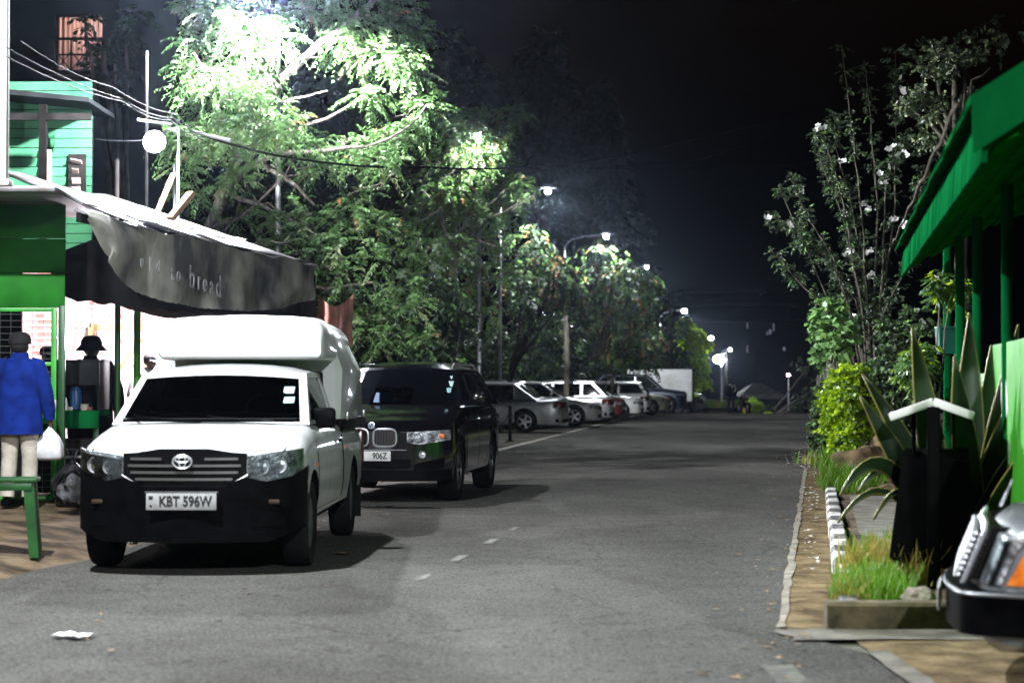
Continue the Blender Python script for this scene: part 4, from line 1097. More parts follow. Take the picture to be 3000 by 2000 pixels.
# ---------------------------------------------------------------- agave
def agave():
    Y = 13.1; base = W(2845, 1440, Y); base.z = .12
    t = thing('agave', 'large agave with long spiky green leaves behind the litter bin', 'plant', base)
    tips = [((2673, 960), 12.9, .13), ((2841, 915), 13.3, .15), ((2797, 1045), 12.7, .14), ((2985, 950), 13.2, .12), ((3060, 1010), 13.0, .14), ((3080, 1215), 12.6, .13), ((3060, 1100), 13.6, .13),
            ((2527, 1095), 13.3, .10), ((2520, 1160), 13.0, .11), ((2905, 1010), 13.9, .13), ((2990, 1330), 12.3, .11), ((2640, 1250), 13.9, .14)]
    def leaf(pts, w):
        b = MB(); n = 12
        def at(t):
            a, c, d = pts
            return a * (1 - t) ** 2 + c * 2 * t * (1 - t) + d * t * t
        rows = []
        for k in range(n + 1):
            u = k / n; p = at(u); dr = (at(min(1, u + .02)) - at(max(0, u - .02))).normalized()
            side = dr.cross(Vector((0, -1, .25))).normalized(); nrm = side.cross(dr).normalized()
            ww = w * (.62 + .9 * u * (1 - u) * 1.6) * (1 - u ** 4) + .002
            cup = .22 * ww
            if nrm.y > 0: nrm = -nrm
            rows.append([p - side * ww + nrm * cup, p - side * ww * .93 + nrm * cup * .8, p - side * ww * .4, p, p + side * ww * .4, p + side * ww * .93 + nrm * cup * .8, p + side * ww + nrm * cup])
        b.grid(rows); b.m = [1 if k % 6 in (0, 5) else 0 for k in range(6 * n)]
        bm = b.build('leaf', [M['agave'], M['agave_edge']], t, 60, fixn=False)
        md = bm.modifiers.new('s', 'SOLIDIFY'); md.thickness = .012
        bm.data.shade_smooth()
    for (tp, ty, w) in tips:
        tip = W(tp[0], tp[1], ty) - base
        root = Vector((random.uniform(-.07, .07) + (-.12 if tip.x < -.4 else 0), random.uniform(-.08, .08), random.uniform(.02, .18)))
        mid = root + (tip - root) * .45 + Vector((0, 0, .12 if abs(tip.x) > .4 else .02))
        leaf((root, mid, tip), w * .72)
    for tp, ty, w, up in (((2462, 1450), 12.7, .055, .55), ((2515, 1440), 12.9, .035, .45), ((2455, 1530), 12.8, .02, .5), ((2560, 1520), 12.7, .02, .45)):
        tip = W(tp[0], tp[1], ty) - base; root = Vector((-.25, .1, .15))
        leaf((root, Vector((tip.x * .62, tip.y * .5, max(tip.z, 0) + up)), tip), w)
agave()

# ---------------------------------------------------------------- green shelter on the right
def shelter():
    E0 = Vector((2.22, 9.0, 2.72)); E1 = Vector((3.86, 18.9, 2.72))
    d = (E1 - E0); d.z = 0; L_ = d.length; d.normalize(); n = Vector((d.y, -d.x, 0))     # n points away from the road
    t = thing('shelter', 'green open sided shelter with a pitched roof and slim posts', 'shelter', (E0.x, E0.y, 0), math.atan2(-d.x, d.y))
    # local: y along the eave, x inwards
    P = lambda x, y, z: (x, y, z)
    pitch = math.tan(R(33)); wid = 2.7
    b = MB()
    b.prism([P(-.06, -.05, 2.735), P(wid, -.05, 2.735 + pitch * wid), P(wid, -.05, 2.775 + pitch * wid), P(-.06, -.05, 2.775)], (0, L_ + .1, 0))
    b.prism([P(wid, -.05, 2.735 + pitch * wid), P(2 * wid + .06, -.05, 2.735), P(2 * wid + .06, -.05, 2.775), P(wid, -.05, 2.775 + pitch * wid)], (0, L_ + .1, 0))
    for k in range(46): b.tube([P(-.04, .1 + k * .215, 2.78), P(wid, .1 + k * .215, 2.78 + pitch * wid)], .018, 5)
    b.build('roof', M['green_roof'], t, 30)
    b = MB()
    for k in range(5):
        y0 = k * L_ / 5; b.bbox((.012 + random.uniform(0, .006), y0 + L_ / 10, 2.60), (.03, L_ / 5 - .012, .27), .006, ry=R(4 + random.uniform(-1, 1)))
    b.build('fascia', M['green_roof'], t)
    b = MB(); b.prism([P(-.05, -.075, 2.50), P(wid, -.075, 2.50 + pitch * wid), P(wid, -.075, 2.74 + pitch * wid), P(-.05, -.075, 2.74)], (0, .022, 0)); b.build('bargeboard', M['green_roof'], t)
    b = MB()
    for k in range(40): b.bbox((.25 + 0.9, .1 + k * .25, 2.60 + pitch * .25 + .32), (2.2, .05, .045), .004, ry=-R(18))
    b.build('rafter', M['green_soffit'], t)
    b = MB(); b.prism([P(.04, 0, 2.56), P(wid, 0, 2.56 + .5 * wid), P(wid, 0, 2.575 + .5 * wid), P(.04, 0, 2.575)], (0, L_, 0)); b.build('soffit', M['green_soffit'], t)
    b = MB()
    for k in range(9): x = .12 + k * .2; b.bbox((x, L_ / 2, 2.548 + .5 * (x - .04)), (.11, L_ - .1, .022), .004, ry=-math.atan(.5))
    b.build('soffit_slat', M['green_soffit'], t)
    b = MB(); b.tube([P(-.10, .2 + k * .48, 2.775 + .02 * math.sin(k * 1.7)) for k in range(21)], .010, 6); b.build('edge_batten', M['wood_dull'], t)
    px = .47
    b = MB(); b.bbox((px, L_ / 2 - .2, 2.88), (.07, L_ + .6, .10), .008); b.build('wall_plate', M['green_beam'], t)
    for y in (.6, 2.2, 3.98, 6.6, 8.7, 10.6):
        b = MB(); b.tube([P(px, y, .08), P(px, y, 2.85)], .042, 12); b.build('post', M['green_roof'], t)
    for (y0, y1, zt, m) in ((-.2, 3.0, 1.70, 'green_pale'), (3.02, 5.2, 1.70, 'green_pale'), (5.24, 6.5, 1.50, 'green_lime'), (6.7, 8.6, 1.42, 'green_lime')):
        b = MB(); b.bbox((px, (y0 + y1) / 2, (zt + .1) / 2), (.03, y1 - y0, zt - .1), .006); pn = b.build('panel', M[m], t)
        if m == 'green_pale':
            q = MB(); rr = random.Random(int(y0 * 10)); pts = []
            for k in range(14):
                a = 2 * math.pi * k / 14; s_ = rr.uniform(.6, 1.1); pts.append((px - .0185, (y0 + y1) / 2 + .30 * math.cos(a) * s_, zt - .36 + .24 * math.sin(a) * s_))
            q.poly(pts); q.build('paint_patch', M['wall_white'], pn, 0)
    b = MB(); b.bbox((px + 2.4, L_ / 2, 1.45), (.08, L_, 2.7), .01); b.build('back_wall', M['green_soffit'], t)
    b = MB(); b.box((px + 2.3, L_ / 2, .12), (3.6, L_ - .4, .10)); b.build('floor', M['concrete'], t)
shelter()
def teal_box():
    Y = 19.4; a = W(2745, 960, Y); c = W(2806, 1036, Y)
    t = thing('crate', 'small teal plastic box hung on the shelter posts above the low green wall', 'box', ((a.x + c.x) / 2, Y, c.z))
    b = MB(); w = c.x - a.x; h = a.z - c.z
    b.loft([[(-w * .46, -.08, 0), (w * .46, -.08, 0), (w * .46, .08, 0), (-w * .46, .08, 0)], [(-w * .5, -.1, h), (w * .5, -.1, h), (w * .5, .1, h), (-w * .5, .1, h)]]); b.build('tub', M['teal'], t, 30)
    b = MB(); b.bbox((0, 0, h), (w * 1.04, .22, .025), .006); b.build('rim', M['teal'], t)
teal_box()
# weathered board fence far along the right verge
for i, (px, top, w) in enumerate(((2408, 1098, .16), (2420, 1085, .18), (2431, 1066, .18), (2441, 1058, .2))):
    Y = 46 - i * .5; p = W(px, top, Y)
    b = MB(); b.loft([[(-w / 2, -.02, 0), (w / 2, -.02, 0), (w / 2, .02, 0), (-w / 2, .02, 0)], [(-w / 2 - .05, -.02, p.z - .1), (w / 2 - .05, -.02, p.z - .1), (w / 2 - .05, .02, p.z - .1), (-w / 2 - .05, .02, p.z - .1)], [(-w / 3 - .05, -.02, p.z), (w / 3 - .05, -.02, p.z - .04), (w / 3 - .05, .02, p.z - .04), (-w / 3 - .05, .02, p.z)]])
    o = b.build('fence_board', M['grey_wood'], None, 30); o.location = (p.x, Y, 0)
    tag(o, 'weathered grey fence board, ' + ('shortest and leftmost of the four by the bush', 'second from the left of the four by the bush', 'third from the left of the four by the bush', 'tallest and rightmost of the four by the bush')[i], 'fence board', 'grey fence boards')
# ---------------------------------------------------------------- kiosks on the left
RD = Vector((.17, 1, 0)).normalized(); RN = Vector((-RD.y, RD.x, 0))      # along the road, away from the road (left)
def awning():
    A = Vector((-4.55, 14.2, 3.02)); L_ = 10.9; RD = Vector((.183, 1, 0)).normalized(); Y0 = 3.35
    t = thing('awning', 'long tin roofed awning with a sagging grey canvas valance', 'awning', (A.x, A.y, 0), math.atan2(-RD.x, RD.y))
    # local y along the road, -x away from the road
    sl = math.tan(R(19)); b = MB(); rows = []
    n = 150
    def zt(y): return 3.0 + .018 * math.sin(y * 2.1) + .012 * math.sin(y * 5.3 + 1) - .004 * y
    for j in range(8):
        row = []
        for k in range(n + 1):
            y = Y0 + (L_ - Y0) * k / n
            x = -(.12 + 2.28 * min(1, max(0, (y - 5.5) / .5))) * j / 7 + .05
            row.append((x + (.02 * math.sin(y * 3.1) + .03 * mnoise.noise(Vector((y * 1.5, 0, 0))) if j == 0 else 0), y, zt(y) - sl * x + .014 * math.sin(y * 2 * math.pi / .105)))
        rows.append(row)
    b.grid(rows); o = b.build('roof_sheet', M['tin'], t, 60); md = o.modifiers.new('s', 'SOLIDIFY'); md.thickness = .012
    # loose curled sheets on the roof edge
    b = MB()
    for k, (y, w, d, tl) in enumerate(((5.2, 1.0, .4, .08), (6.3, .8, .5, .05), (7.5, .9, .35, .10), (4.4, .7, .3, .06))):
        r = []
        for j in range(4): r.append([(.06 - d * j / 3, y + w * (i / 5 - .5), zt(y) + .05 + sl * d * j / 3 + tl * (1 - j / 3) * (i / 5) * .5 + random.uniform(0, .015)) for i in range(6)])
        b.grid(r)
    o = b.build('loose_sheet', M['tin'], t, 60); md = o.modifiers.new('s', 'SOLIDIFY'); md.thickness = .006
    b = MB(); b.bbox((-.03, (Y0 + L_) / 2, 2.945), (.05, L_ - Y0, .09), .006); b.build('eave_beam', M['dark_wood'], t)
    # canvas valance
    def zlow(y):
        return interp(y, [(3.3, 2.90), (3.6, 2.66), (4.0, 2.46), (4.6, 2.32), (5.4, 2.25), (6.5, 2.23), (8.0, 2.25), (9.2, 2.32), (10.0, 2.42), (10.8, 2.50)])
    b = MB(); rows = []
    ys = [3.3 + 7.5 * k / 90 for k in range(91)]
    for j in range(15):
        f = j / 14; row = []
        for y in ys:
            top = zt(y) - .01; z = top + (zlow(y) - top) * f
            fold = .035 * math.sin(y * 3.3 + f * 2) * f + .05 * mnoise.noise(Vector((y * 1.6, f * 2.2, 0))) * f + .10 * math.sin(f * 3.14) * max(0, 1 - abs(y - 3.9) / 1.0)
            row.append((.045 + fold, y + (.10 * f if y < 3.8 else 0), z + (.005 * math.sin(y * 31) if j == 14 else 0)))
        rows.append(row)
    b.grid(rows); cv = b.build('valance', M['canvas'], t, 60)
    # faded lettering following the cloth's slant
    for i, (s_, y, z, sz) in enumerate((('u', 4.45, 2.60, .20), ('l', 4.66, 2.585, .20), ('d', 4.88, 2.57, .20), ('t', 5.28, 2.54, .24), ('o', 5.46, 2.53, .22), ('b', 5.86, 2.52, .34), ('r', 6.08, 2.50, .30), ('e', 6.26, 2.48, .30), ('a', 6.47, 2.47, .30), ('d', 6.70, 2.46, .34))):
        Mx = Matrix.Translation((.16, y, z)) @ Matrix.Rotation(R(90), 4, 'Z') @ Matrix.Rotation(R(90), 4, 'X')
        text_obj('lettering', s_, sz, M['letter'], cv, Mx, .002, .002, 1.0)
    # added dark sheet standing in for the shaded underside of the awning
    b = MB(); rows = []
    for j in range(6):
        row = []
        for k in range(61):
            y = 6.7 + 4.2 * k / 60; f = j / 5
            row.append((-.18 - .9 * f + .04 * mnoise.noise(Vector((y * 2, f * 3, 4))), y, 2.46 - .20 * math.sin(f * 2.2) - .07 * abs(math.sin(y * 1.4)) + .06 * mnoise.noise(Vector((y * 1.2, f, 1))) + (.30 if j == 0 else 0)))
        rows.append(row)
    b.grid(rows); b.build('under_shade', M['underside_shade'], t, 60)
    # made-up dark sheet behind the valance, for the shade under the awning
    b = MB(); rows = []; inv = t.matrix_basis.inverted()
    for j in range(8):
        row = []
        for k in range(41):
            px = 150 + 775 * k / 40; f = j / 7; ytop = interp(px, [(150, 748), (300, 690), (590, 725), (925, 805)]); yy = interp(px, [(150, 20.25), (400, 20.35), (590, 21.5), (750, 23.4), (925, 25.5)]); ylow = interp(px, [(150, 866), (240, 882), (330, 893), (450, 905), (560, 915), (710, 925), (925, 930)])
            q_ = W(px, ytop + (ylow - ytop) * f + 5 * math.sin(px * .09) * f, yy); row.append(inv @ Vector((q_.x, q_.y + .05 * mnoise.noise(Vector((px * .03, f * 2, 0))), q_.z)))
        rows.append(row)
    b.grid(rows); b.build('shade_sheet', M['underside_shade'], t, 60)
    for (px, Y, m, top, r_) in ((345, 20.9, 'green_gloss', 2.9, .032), (402, 21.8, 'green_lime', 2.9, .040)):
        p = W(px, 1000, Y); l = t.matrix_basis.inverted() @ Vector((p.x, p.y, 0))
        b = MB(); b.tube([(l.x, l.y, .0), (l.x, l.y, top)], r_, 10); b.build('post', M[m], t)
    for y in (10.7,):
        b = MB(); b.tube([(-.1, y, 0), (-.1, y, 2.95)], .04, 8); b.build('post', M['dark_wood'], t)
    return t
AW = awning()
def kiosk():
    Y = 19.75; x1 = (186 - 1500) / F * Y; x0 = x1 - 2.6
    t = thing('kiosk', 'green boarded kiosk front at the left edge beside the grey valance', 'kiosk', ((x0 + x1) / 2, Y, 0), R(3))
    w = x1 - x0
    b = MB()
    for k in range(3): b.bbox((0, .004 * k, 2.38 + .36 * k), (w, .04, .352), .006)
    b.build('fascia_board', M['green_board'], t)
    b = MB(); b.bbox((w / 2 - .03, .0, 1.15), (.07, .07, 2.15), .008); b.build('corner_post', M['green_gloss'], t)
    # the door frame with wire mesh
    b = MB(); zb, zt_ = .22, 2.20; xr = w / 2 - .10; xl = -w / 2 + .62
    for x in (xr, xl): b.bbox((x, -.06, (zb + zt_) / 2), (.055, .045, zt_ - zb), .006)
    for z in (zb + .02, .93, 1.62, zt_ - .02): b.bbox(((xl + xr) / 2, -.06, z), (xr - xl, .04, .04), .006)
    d = b.build('door', M['green_bright'], t)
    b = MB(); 
    for k in range(1, 17): x = xl + (xr - xl) * k / 17; b.tube([(x, -.06, zb), (x, -.06, zt_)], .0022, 4)
    for k in range(1, 30): z = zb + (zt_ - zb) * k / 30; b.tube([(xl, -.058, z), (xr, -.058, z)], .0022, 4)
    b.build('wire_mesh', M['galv'], d)
    b = MB(); b.bbox((xr + .02, -.08, 1.2), (.03, .06, .10), .008); b.build('latch', M['galv'], d)
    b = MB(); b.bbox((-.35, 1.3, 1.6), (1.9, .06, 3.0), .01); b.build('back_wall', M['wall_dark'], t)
    b = MB(); b.bbox((0, .05, 3.30), (w + .3, 2.9, .06), .01); b.build('roof', M['tin'], t)
kiosk()
def brick_wall():
    c = W(330, 1050, 27.5)
    t = thing('brick_wall', 'whitewashed red brick wall glowing under the awning lights', 'wall', (c.x, 27.5, 0), R(6))
    b = MB(); b.bbox((.1, .1, 1.6), (4.2, .2, 3.2), .01); b.build('wall', M['brick'], t)
    b = MB(); x0, x1, z0, z1 = -.30, .13, .2, 2.22
    b.box((x0, -.03, (z0 + z1) / 2), (.09, .06, z1 - z0)); b.box((x1 + .35, -.03, (z0 + z1) / 2), (.09, .06, z1 - z0)); b.box(((x0 + x1 + .35) / 2, -.032, z1), (x1 - x0 + .35, .06, .10))
    b.build('door_frame', M['pale_wood'], t)
    b = MB(); b.bbox((.14, -.02, 1.2), (.72, .02, 1.95), .004); d = b.build('door', M['brick'], t)
    b = MB(); b.tube([(-.2, -.05, 1.2), (.42, -.05, 2.05)], .03, 6); b.build('brace', M['pale_wood'], d)
    b = MB(); b.bbox((-.70, -.012, 2.08), (.30, .02, .26), .004); b.build('notice', M['litter'], t)
brick_wall()
def tube_lamp(px, py, Y, L_, label, en=1500):
    p = W(px, py, Y); t = thing('tube_lamp', label, 'tube light', p, math.atan2(-RD.x, RD.y) + R(60), 'tube lights under the awning')
    b = MB(); b.tube([(0, -L_ / 2, 0), (0, L_ / 2, 0)], .016, 8); b.build('tube', M['tube'], t)
    b = MB(); b.bbox((0, 0, .04), (.05, L_ + .08, .03), .005); b.build('fitting', M['white_paint'], t)
    b = MB(); b.tube([(0, 0, .05), (0, 0, .30)], .006, 5); b.build('hanger', M['cable'], t)
    l = bpy.data.lights.new('tube_light', 'POINT'); l.shadow_soft_size = .12; l.energy = en; l.color = (.95, .88, .97)
    o = bpy.data.objects.new('tube_light', l); COL.objects.link(o); o.parent = t; o.location = (0, 0, -.14)
tube_lamp(442, 896, 25.0, .65, 'lit white tube lamp hanging under the canvas, left of the two', 520)
tube_lamp(575, 899, 25.6, .45, 'lit white tube lamp hanging above the pickup canopy, right of the two')
def stall():
    Y = 20.8; a = W(180, 1055, Y); c = W(292, 1200, Y)
    x0 = a.x - .35; x1 = c.x; w = x1 - x0; zt_ = a.z; zc = c.z
    t = thing('food_stall', 'dark green food stall with a hooded counter beside the mesh door', 'food stall', ((x0 + x1) / 2, Y, 0))
    b = MB(); b.bbox((0, .25, zc - .04), (w, .55, .06), .008); b.bbox((0, -.03, zc - .12), (w, .03, .16), .006); b.build('counter', M['green_roof'], t)
    b = MB(); b.bbox((0, .5, (zc + zt_) / 2), (w, .03, zt_ - zc), .005); b.bbox((0, .24, zt_ - .01), (w, .55, .03), .005); b.bbox((0, -.02, zt_ - .14), (w, .03, .26), .005); b.bbox((w / 2 - .015, .24, (zc + zt_) / 2), (.03, .5, zt_ - zc), .005); b.build('hood', M['grey_cloth'], t)
    b = MB(); b.bbox((0, .3, .52), (w - .1, .4, zc - .55), .01); b.build('cupboard', M['dark_wood'], t)
    b = MB(); b.bbox((.12, .0, .62), (.5, .03, .03), .006); b.build('rail', M['galv'], t)
    for x in (-w / 2 + .05, w / 2 - .05):
        b = MB(); b.bbox((x, .05, zc / 2 - .05), (.05, .05, zc - .1), .005); b.build('leg', M['green_gloss'], t)
    p = W(222, 1135, Y + .15); 
    o = thing('canister', 'tall blue canister standing on the food stall counter', 'canister', (p.x, Y + .15, zc))
    b = MB(); b.lathe([(.005, .001), (.062, .001), (.064, .02), (.064, .20), (.055, .225), (.005, .23)], n=16); b.build('body', M['blue_plastic'], o); b = MB(); b.lathe([(.05, .22), (.052, .25), (.004, .255)], n=14); b.build('lid', M['blue_plastic'], o)
    for i, (px, r_, h, m, lb) in enumerate(((192, .03, .14, 'litter', 'white bottle beside the blue canister on the stall counter'), (205, .035, .04, 'wall_white', 'low white cup in front of the blue canister'), (248, .05, .07, 'stone', 'cream bowl to the right of the blue canister'), (262, .04, .04, 'brown_cloth', 'brown dish at the right end of the stall counter'))):
        p = W(px, 1180, Y + .06); b = MB()
        b.lathe([(.004, .001), (r_ * .8, .001), (r_, h * .4), (r_ * (.9 if h < .1 else .6), h * .8), (r_ * (.95 if h < .1 else .35), h), (.004, h * .8 if h < .1 else h)], n=14)
        o = b.build(('bottle', 'cup', 'bowl', 'dish')[i], M[m], None); o.location = (p.x, Y + .06, zc - .008); tag(o, lb, ('bottle', 'cup', 'bowl', 'dish')[i])
stall()
def bench():
    p = W(62, 1620, 15.0)
    t = thing('stool', 'green wooden stool at the left edge on the dirt verge', 'stool', (p.x - .12, 15.0, .07), R(8))
    b = MB(); b.bbox((0, 0, .60), (.50, .30, .035), .008); b.bbox((0, -.13, .55), (.42, .025, .06), .005); b.build('seat', M['green_gloss'], t)
    for sx in (-1, 1):
        for sy in (-1, 1):
            b = MB(); b.loft([[(sx * .23 + dx * .035, sy * .13 + dy * .03, 0) for dx, dy in ((-1, -1), (1, -1), (1, 1), (-1, 1))], [(sx * .18 + dx * .04, sy * .10 + dy * .03, .59) for dx, dy in ((-1, -1), (1, -1), (1, 1), (-1, 1))]]); b.build('leg', M['green_gloss'], t, 30)
bench()
def plastic_bag():
    p = W(212, 1440, 19.3)
    t = thing('refuse_bag', 'clear polythene bag stuffed with scraps between the mesh door and the pickup', 'bag', (p.x, 19.3, .10))
    def lump(r, h, seed, tie=True):
        bm = bmesh.new(); bmesh.ops.create_icosphere(bm, subdivisions=4, radius=1)
        for v in bm.verts:
            q = v.co.copy(); n = 1 + .16 * mnoise.noise(q * 2.1 + Vector((seed, 0, 0))) + .10 * mnoise.noise(q * 6 + Vector((0, seed, 0))); f = 1 if q.z < .55 else max(.25, 1 - 1.5 * (q.z - .55))
            v.co = Vector((q.x * r * n * f, q.y * r * n * f, (q.z + 1) * h / 2 * (1 if q.z < .6 else 1.05)))
        return bm
    for nm, r, h, m, s_ in (('film', .20, .52, 'poly', 1), ('contents', .16, .40, 'litter', 4)):
        bm = lump(r, h, s_); me = bpy.data.meshes.new(nm); bm.to_mesh(me); bm.free(); me.materials.append(M[m] if nm == 'film' else mat('mixed_scraps', (.42, .40, .38), .8, c2=(.08, .06, .05), scale=9, bump=.8, bscale=20)); me.shade_smooth()
        o = bpy.data.objects.new(nm, me); COL.objects.link(o); o.parent = t
    b = MB(); b.lathe([(.05, .50), (.02, .56), (.07, .66), (.05, .65)], n=10); b.build('knot', M['poly'], t)
plastic_bag()
b = MB(); rows = []
for j in range(8): rows.append([(.9 * (i / 14 - .5) + .02 * math.sin(j), .05 * math.sin(i * 1.1) + .02 * j / 8, -.95 * j / 7 - .22 * math.sin(math.pi * i / 14) * (1 - j / 9)) for i in range(15)])
b.grid(rows); p = W(982, 862, 25.6); o = b.build('hanging_cloth', M['brown_cloth'], None, 60); o.location = p; o.scale = (.52, 1, .72)
tag(o, 'reddish brown cloth hanging from a line past the awning end', 'cloth')

# ---------------------------------------------------------------- houses behind
def green_house():
    Y = 31.0; a = W(40, 590, Y); c = W(265, 330, Y)
    x0, x1 = a.x - 1.2, c.x + .02; z0, z1 = 0, c.z + .1
    t = thing('boarded_house', 'mint green weatherboard house with a dark porch frame behind the awning', 'house', ((x0 + x1) / 2, Y, 0))
    w = x1 - x0; b = MB(); z = 2.0; k = 0
    while z < z1 + .3:
        b.box((0, .02, z + .065), (w, .03, .14), 0, rx=R(9)); z += .155; k += 1
    b.build('boarding', M['siding'], t)
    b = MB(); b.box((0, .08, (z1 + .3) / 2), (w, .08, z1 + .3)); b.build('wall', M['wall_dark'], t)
    X = lambda px: W(px, 400, Y).x - (x0 + x1) / 2
    Z = lambda py: W(100, py, Y).z
    b = MB(); b.box((X(166), -.9, (Z(330)) / 2), (.11, .11, Z(330))); b.build('porch_post', M['dark_wood'], t)
    b = MB(); b.box((X(20), -.9, (Z(330)) / 2), (.11, .11, Z(330))); b.build('porch_post', M['dark_wood'], t)
    b = MB(); b.box((X(150), -.9, Z(365)), (X(270) - X(20) + .3, .10, .11)); b.build('porch_beam', M['dark_wood'], t)
    b = MB(); b.prism([(X(30), -1.0, Z(300)), (X(300), -1.0, Z(325)), (X(300), -1.0, Z(312)), (X(30), -1.0, Z(285))], (0, 1.9, 0)); b.build('roof', M['wall_dark'], t)
    b = MB(); b.bbox((X(134), -.01, Z(500)), (.20, .04, Z(445) - Z(565)), .006); b.build('door', M['pink_door'], t)
    b = MB(); b.bbox((X(140), -.005, Z(412)), (.22, .03, Z(378) - Z(445)), .006); b.build('fanlight', M['glass_clear'], t)
    # louvred window, some blades askew
    b = MB(); wx, wz0, wz1 = X(228), Z(575), Z(458); ww = .20
    b.box((wx, -.02, (wz0 + wz1) / 2), (ww + .08, .05, wz1 - wz0 + .06)); wd = b.build('window', M['dark_wood'], t)
    for i in range(4):
        q = MB(); q.box((wx - .02 + .015 * (i % 2), -.065, wz0 + .08 + i * (wz1 - wz0) / 4.2), (ww * (.9 - .2 * (i % 3)), .012, .14), 0, rx=R(25 + 12 * i), ry=R((i - 1) * 6)); q.build('louvre', M['pink_door'], wd)
green_house()
def tall_house():
    Y = 45.0; x0 = W(-500, 0, Y).x; x1 = W(345, 0, Y).x; z1 = 14
    wx0, wx1 = W(163, 0, Y).x, W(300, 0, Y).x; wz0, wz1 = W(0, 212, Y).z, W(0, 45, Y).z
    t = thing('tall_house', 'tall dark house with a pink curtained window high on the left', 'house', ((x0 + x1) / 2, Y, 0))
    cx = (x0 + x1) / 2; b = MB()
    o = [(x0 - cx, 0, 0), (x1 - cx, 0, 0), (x1 - cx, 0, z1), (x0 - cx, 0, z1)]; i = [(wx0 - cx, 0, wz0), (wx1 - cx, 0, wz0), (wx1 - cx, 0, wz1), (wx0 - cx, 0, wz1)]
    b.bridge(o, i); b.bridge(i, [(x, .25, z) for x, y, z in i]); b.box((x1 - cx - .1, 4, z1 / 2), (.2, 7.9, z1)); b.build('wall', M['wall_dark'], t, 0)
    b = MB(); rows = []
    for j in range(2): rows.append([(wx0 - cx + (wx1 - wx0) * k / 48, .30 + .04 * math.sin(k * 1.3), wz0 + (wz1 - wz0) * j) for k in range(49)])
    b.grid(rows); b.build('curtain', M['curtain'], t, 60)
    b = MB(); m_ = wz0 + .55 * (wz1 - wz0)
    b.box(((wx0 + wx1) / 2 - cx, -.25, m_), (wx1 - wx0 + .3, .06, .06)); b.box(((wx0 + wx1) / 2 - cx, -.25, wz0 + .5 * (m_ - wz0)), (wx1 - wx0 + .3, .04, .04))
    n = 3
    for k in range(n + 1):
        x = wx0 - cx + .06 + (wx1 - wx0) * k / n; b.tube([(x, -.25, wz0 - .1), (x, -.25, m_)], .022, 6)
        if k < n: xx = x + (wx1 - wx0) / n; b.tube([(x, -.25, wz0), (xx, -.25, m_ - .3)], .014, 5); b.tube([(xx, -.25, wz0), (x, -.25, m_ - .3)], .014, 5)
    b.build('balcony_rail', M['dark_wood'], t)
    b = MB(); b.box(((wx0 + wx1) / 2 - cx, -.15, wz0 - .06), (wx1 - wx0 + .5, .5, .10)); b.build('sill', M['wall_dark'], t)
    l = bpy.data.lights.new('room_light', 'POINT'); l.energy = 110; l.shadow_soft_size = .15; l.color = (1, .85, .75)
    o = bpy.data.objects.new('room_light', l); COL.objects.link(o); o.parent = t; o.location = ((wx0 + wx1) / 2 - cx, .95, wz1 - .3)
    b = MB(); b.lathe([(.004, 0), (.09, .02), (.09, .1), (.02, .14)], c=((wx0 + wx1) / 2 - cx, .95, wz1 - .15)); b.build('ceiling_lamp', emis('warm_bulb', (1, .85, .75), 3), t)
tall_house()
p0 = W(11, 500, 15.6); b = MB(); b.bbox((0, 0, 1.6), (.10, .10, 3.4), .008); b.bbox((.0, 0, -.12), (.16, .16, .05), .006); o = b.build('pillar', M['wall_white'], None); o.location = (p0.x - .02, 15.6, p0.z + .02)
tag(o, 'white painted upright rising at the far left edge above the awning roof', 'pillar')

# ---------------------------------------------------------------- poles and wires
def pole(name, label, cat, px, Y, top_py, r, m, group=None):
    p = W(px, top_py, Y); b = MB(); b.tube([(0, 0, 0), (0.01, 0, p.z * .5), (0, 0, p.z)], [r, r * .93, r * .85], 10)
    o = b.build(name, m, None); o.location = (p.x, Y, 0); return tag(o, label, cat, group)
pole('pipe', 'pale thin pipe standing behind the awning, left of the floodlight', 'pipe', 343, 27.0, 468, .035, M['pole_grey'])
pole('pipe', 'tallest thin white pipe running straight up past the floodlight', 'pipe', 430, 29.0, 150, .028, M['pole_white'])
pole('pole', 'slim metal pole with a leaning plank right of the floodlight', 'pole', 511, 23.6, 480, .022, M['galv'])
def plank(label, a, c, r):
    a, c = Vector(a), Vector(c); d = c - a; b = MB()
    b.box((0, 0, d.length / 2), (r * 2, r, d.length)); o = b.build('plank', M['wood'], None, 30); o.location = a; o.rotation_euler = d.to_track_quat('Z', 'Y').to_euler(); tag(o, label, 'plank')
plank('long thin timber plank leaning up to the slim metal pole', W(455, 636, 23.3), W(508, 508, 23.5), .035)
plank('short reddish timber stub poking up from the awning roof', W(498, 642, 22.6), W(560, 566, 22.9), .055)
def wire(label, pts, r, sag=0.0, group='overhead wires', name='wire'):
    P = [Vector(p) for p in pts]; out = []
    for a, c in zip(P, P[1:]):
        for k in range(13):
            f = k / 12
            if out and k == 0: continue
            out.append(a + (c - a) * f - Vector((0, 0, sag * 4 * f * (1 - f))))
    b = MB(); b.tube(out, r, 6); o = b.build(name, M['cable'], None); tag(o, label, 'wire', group)
hub = W(600, 398, 24.5)
wire('highest of the three pale wires slanting down from upper left to the tree', [W(60, 120, 15), W(330, 255, 19), W(520, 335, 22.5), hub], .0042, .05)
wire('middle of the three pale wires slanting down to the tree', [W(-30, 110, 14), W(360, 290, 19.5), W(510, 345, 22.5), hub + Vector((0, 0, -.03))], .0042, .05)
wire('lowest of the three pale wires slanting down to the tree', [W(-30, 140, 14), W(360, 298, 19), W(500, 352, 22.5), hub + Vector((0, .05, -.05))], .0048, .05)
wire('thick black cable crossing in front of the tree and the dark sky to the right', [hub, W(900, 470, 27), W(1250, 490, 31), W(1560, 487, 36), W(1900, 440, 42), W(2420, 310, 50)], .017, .04)
